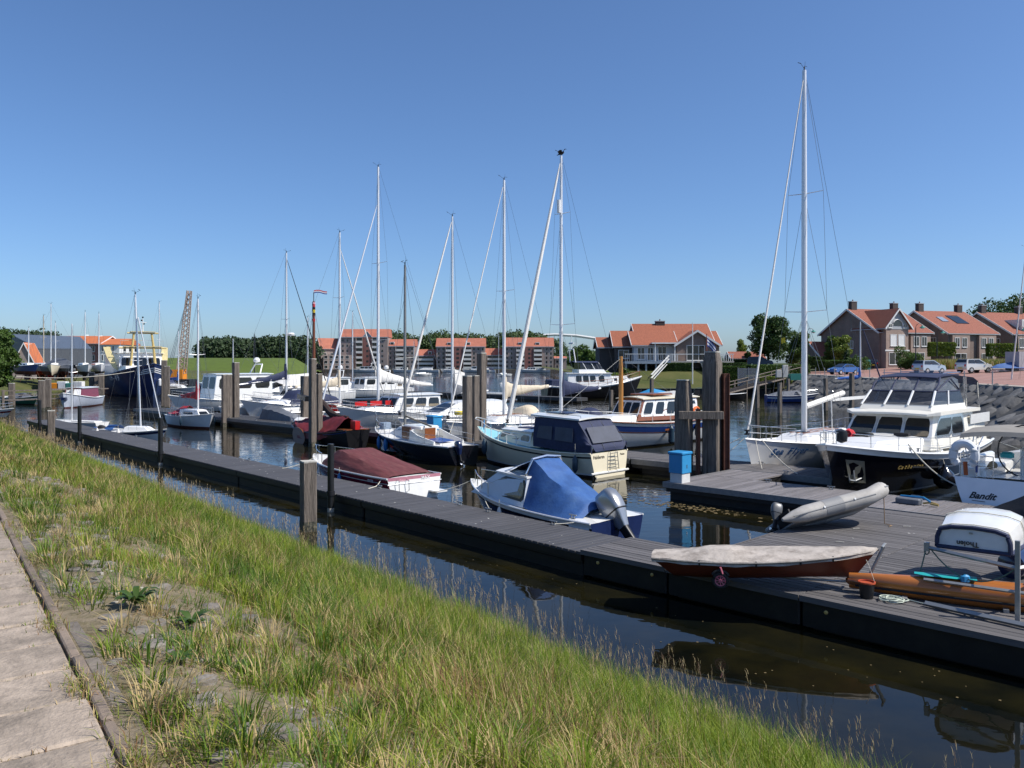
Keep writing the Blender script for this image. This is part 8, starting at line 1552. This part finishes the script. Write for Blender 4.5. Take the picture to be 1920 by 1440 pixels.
# boats along the far quay
for i, (u, L, kind, lb) in enumerate(((775,13,'sport','low dark white motor yacht at the far quay under the flats'), (826,9,'wheel','small white boat at the far quay left of the middle flats'), (866,14,'box','large white motor yacht at the far quay before the middle flats'), (895,9,'hood','small cruiser at the far quay right of the large white yacht'), (972,11,'wheel','white cruiser at the far quay before the rightmost flats'), (998,9,'sport','small white boat at the far quay near the grass bank'), (660,12,'box','grey white ferry moored below the tallest flats'), (735,10,'wheel','white boat at the far quay right of the tallest flats'), (1070,10,'sport','white boat moored by the grassy point'))):
    cruiser(lb, 0, 0, L, L*.3, kind, Vector((-1,.05,0)), 'far_boat', ('white','greyhull')[i % 2], (1.4,1.3,1.8), loc=onz(u,410 if u < 1050 else 330,0), group='boats moored at the far quay')
# ---- dark yacht moored at the villa
t = boat('motor_yacht', 'dark hulled motor yacht with white cabins moored below the villa', 'yacht', onz(1203,113,0), (.97,.24,0), 14); h = Hull(14,4.2,(1.7,1.6,2.9),.5,.88,1.4,-.05,(.24,.62),2.6,.42); h.make(t,'tar',None,stripes=[(lambda q: h.g(q)-.16, lambda q: h.g(q)+.03, 'greyhull'),(lambda q: h.g(q)-.9, lambda q: h.g(q)-.80, 'blackp')],rub='white',rubr=.06)
house(t,'saloon','greyhull',-4.2,2.2,1.7,1.6,1.6,1.7,.3,0,.1,.06,[(s_,a0,a0+.13,.35,.85) for s_ in 'LR' for a0 in (.18,.34,.50,.70)],'white',.2); house(t,'fore_cabin','white',2.2,5.0,1.4,.9,1.8,1.1,.5,0,.1,.05,[('R',.1,.3,.45,.75),('R',.5,.7,.45,.75)],z1=2.2); house(t,'flybridge','white',-2.6,1.4,1.5,1.3,3.36,.5,.4,0,.1,.02,[]); sc_ = house(t,'flybridge_screen','vinyld',-2.4,1.0,1.4,1.15,3.88,.9,.7,0,.15,.05,[]); skin(t,'canvas_hood','navyc',[[(x_,y_*1.3,4.78+.2*(1-y_*y_)) for y_ in np.linspace(-1,1,9)] for x_ in (-3.2,-2.2,.3)],0,closed=False,cap=False)
for x_, y_ in ((.9,.6),(.9,-.6),(-.4,1.25),(-.4,-1.25),(-1.6,-1.3)): G().bar((x_+.1,y_,3.85),(x_-.45,y_*.92,4.8),.06,6).build('screen_post','white',t)
G().tube([(-3.0,-1.2,4.8),(-3.2,-.9,6.6),(-3.2,.9,6.6),(-3.0,1.2,4.8)],.09,8).build('radar_arch','white',t); G().bar((-3.2,0,6.6),(-3.2,0,8.4),.06,6).build('mast','white',t); G().bar((-3.2,-.9,7.4),(-3.2,.9,7.4),.12,6).build('radar_scanner','white',t); h.rail(t,.3,.98,.8,7,'wood',r=.03); G().bbox(-6.5,-4.6,-1.5,1.5,1.6,2.5,.1).build('stern_cover','navyc',t)
# small boats right of centre
cruiser('small blue hulled boat with grey cover below the ramp', 0, 0, 6.2, 2.2, 'open', Vector((.95,-.1,0)), 'open_boat', 'blue', (.85,.8,1.1), 'white', loc=onz(1536,98,0))
t = boat('sailing_yacht', 'small white sloop with blue sail cover below the stone revetment', 'sailboat', onz(1662,95,0), (1,.05,0), 7.0); h = Hull(7,2.5,(.95,.95,1.25),.4,.7,.7,.1,(.3,.75),2.,.45); h.make(t,'greyhull','redbot',.1,stripes=[(lambda q: h.g(q)-.14, lambda q: h.g(q)-.04,'navy')],rub='white'); house(t,'coachroof','white',-.9,1.8,.85,.5,.95,.55,.4,0,.1,.05,[('R',.15,.35,.35,.75),('R',.5,.7,.35,.75)]); mp = t.matrix_basis @ Vector((.4,0,0)); mast(t,.4,1.4,z_at(603,mp),.075,'alu',((.5,.6),),True,(3.4,0,1.3),(-3.4,0,1.),2.5,.95,('navyc',.1),.97); boom(t,.3,2.9,2.9,'bluer',stack=.55,fat=.22); skin(t,'spray_hood','bluec',[[(x_,y_*.8,1.45+hh*(1-y_*y_)) for y_ in np.linspace(-1,1,7)] for x_, hh in ((.0,.1),(-.6,.6),(-1.2,.6))],0,closed=False,cap=False); outboard(t,(-3.7,0,.8),.7,'blackp',R(20)); h.rail(t,.1,.97,.5,5,'steel',r=.014); [fender(t,(x_,-1.28,.6),'fendn',.5,.1,.3) for x_ in (.5,1.9)]
s8 = boat('sailing_yacht', 'dark striped white yacht at the right edge below the road', 'sailboat', onz(1888,72,0), (-1,.05,0), 10); h = Hull(10,3.2,(1.1,1.05,1.4),.4,.72,.8,.2,(.32,.8),2.,.45); h.make(s8,'greyhull','dkbot',.1,stripes=[(lambda q: h.g(q)-.35, lambda q: h.g(q)-.1,'navy')],rub='white'); house(s8,'coachroof','white',-2,2.5,1.1,.6,1.05,.45,.7,0,.1,.05,[('L',.2,.4,.3,.7),('L',.5,.7,.3,.7)]); mp = s8.matrix_basis @ Vector((3.4,0,0)); mast(s8,3.3,1.4,z_at(465,mp),.10,'alu',((.35,.9),(.65,.8)),True,(4.8,0,1.5),(-4.8,0,1.2),3.2,1.05,('whitec',.07),.97); h.rail(s8,.1,.97,.55,6,'steel',r=.014)
for i, (u, v, L, hc, lb, k_) in enumerate(((1300,752,4.8,'white','upturned white dinghy hull by the retaining wall',0), (1262,758,4.5,'greyhull','white dinghy with blue tarpaulin behind the bleached pile',1), (1400,750,5.5,'tar','dark low workboat under the gangway',0))):
    t = boat('moored_dinghy', lb, 'dinghy', onz(u,104+i,0), (1,-.1,0), L); h = Hull(L,1.8,(.7,.65,.85),.3,.8,.5,0,(.3,.6),2.2,.45); h.make(t,hc,None,rub='white')
    if k_: skin(t,'tarpaulin','boxblue',[densify([(x_,-w_,.6),(x_,0,zt),(x_,w_,.6)],3) for x_, w_, zt in ((-2.2,.7,.8),(-.5,.95,1.5),(1.2,.8,1.1),(2.1,.2,.8))],.03,closed=False,cap=False)
    elif i == 0: skin(t,'boat_cover','whitec',[densify([(x_,-w_,.6),(x_,-w_*.7,zt*.9),(x_,w_*.7,zt*.9),(x_,w_,.6)],3) for x_, w_, zt in ((-2.1,.7,1.0),(0,.9,1.3),(1.6,.6,1.1))],.04,closed=False,cap=False)
# gangway from the ramp down to the water
g0, g1 = onz(1352,112,.7), onz(1496,122,3.3); d = g1-g0; t = thing('gangway', 'weathered timber gangway climbing to the quay', 'gangway', g0, ang(d)); Lg = math.hypot(d.x,d.y); sl = d.z/Lg
for k in range(int(Lg/.5)): G().box(k*.5,k*.5+.46,-1.0,1.0,k*.5*sl-.08,k*.5*sl).build('board','pile',t,0)
for y_ in (-1.05,1.05):
    G().bar((0,y_,.9),(Lg,y_,Lg*sl+.9),.07,4).build('handrail','pile',t,0); G().bar((0,y_,-.2),(Lg,y_,Lg*sl-.2),.14,4).build('stringer','pile',t,0)
    for k in range(5): x_ = k*Lg/4.2; G().box(x_-.08,x_+.08,y_-.08,y_+.08,-1.2,x_*sl+.95).build('rail_post','pile',t,0)
for i, (u, v, top) in enumerate(((1222,772,3.2),(1462,780,3.0),(1478,752,2.8),(1548,775,3.3),(1597,790,3.9),(1365,756,2.2),(1420,770,2.6),(1086,745,3.2),(1760,768,3.6),(1146,768,2.0))): pile(W(u,v,0), .32, top, ('slim pile behind the varnished wheelhouse','slim pile left of the small blue boat','short pile at the foot of the ramp','slim pile between the two small boats below the revetment','dark slim pile left of the small blue covered sloop','thin pile at the lower end of the gangway','thin pile in front of the gangway','dark slim pile beside the villa yacht stern','slim pile seen under the navy bimini','short pile below the navy sail cover end')[i], 0, .4, cap=False)
o = G().box(-.9,.9,-.6,.6,0,.9).build('green_skip', M['tealbox'], None, 0); o.location = onz(1492,116,2.3); tag(o, 'dark green skip at the top of the stone slope', 'skip')
# glass screens by the tall hedge
t = thing('glass_screen', 'clear glass wind screens beside the tall green hedge', 'screen', onz(1384,117,1.4)); [G().box(k*1.5,k*1.5+1.4,-.02,.02,0,2.6).build('pane','vinyl',t,0) for k in range(2)]; [G().box(k*1.5-.06,k*1.5+.0,-.05,.05,0,2.7).build('post','galv',t,0) for k in range(3)]
# mooring of leaves and weed floating by the platform
wm = mat('floating_weed', (.14,.10,.04), .8, rnd=.4); fm = G().poly([(-.05,-.03,0),(.06,-.02,0),(.05,.03,0),(-.04,.04,0)], .006).mesh('leaf_scrap', wm, 0); pts = []
for i in range(130):
    c = ab(random.gauss(-14.6,1.0), random.gauss(22.9,.28)); pts.append((c, random.uniform(.4,1.3)))
for i in range(160):
    c = ab(random.uniform(-30,2), random.uniform(11.2,13.5)+.03*0); pts.append((c, random.uniform(.12,.4)))
g = G()
for c, k in pts: a = random.uniform(0,6.28); g.poly([c+Vector((k*.06*math.cos(a+q), k*.05*math.sin(a+q), .006)) for q in (0,1.4,3.0,4.5)], .004)
tag(g.build('floating_debris', wm, None, 0), 'scraps of brown weed floating beside the pontoons', 'debris', kind='stuff')
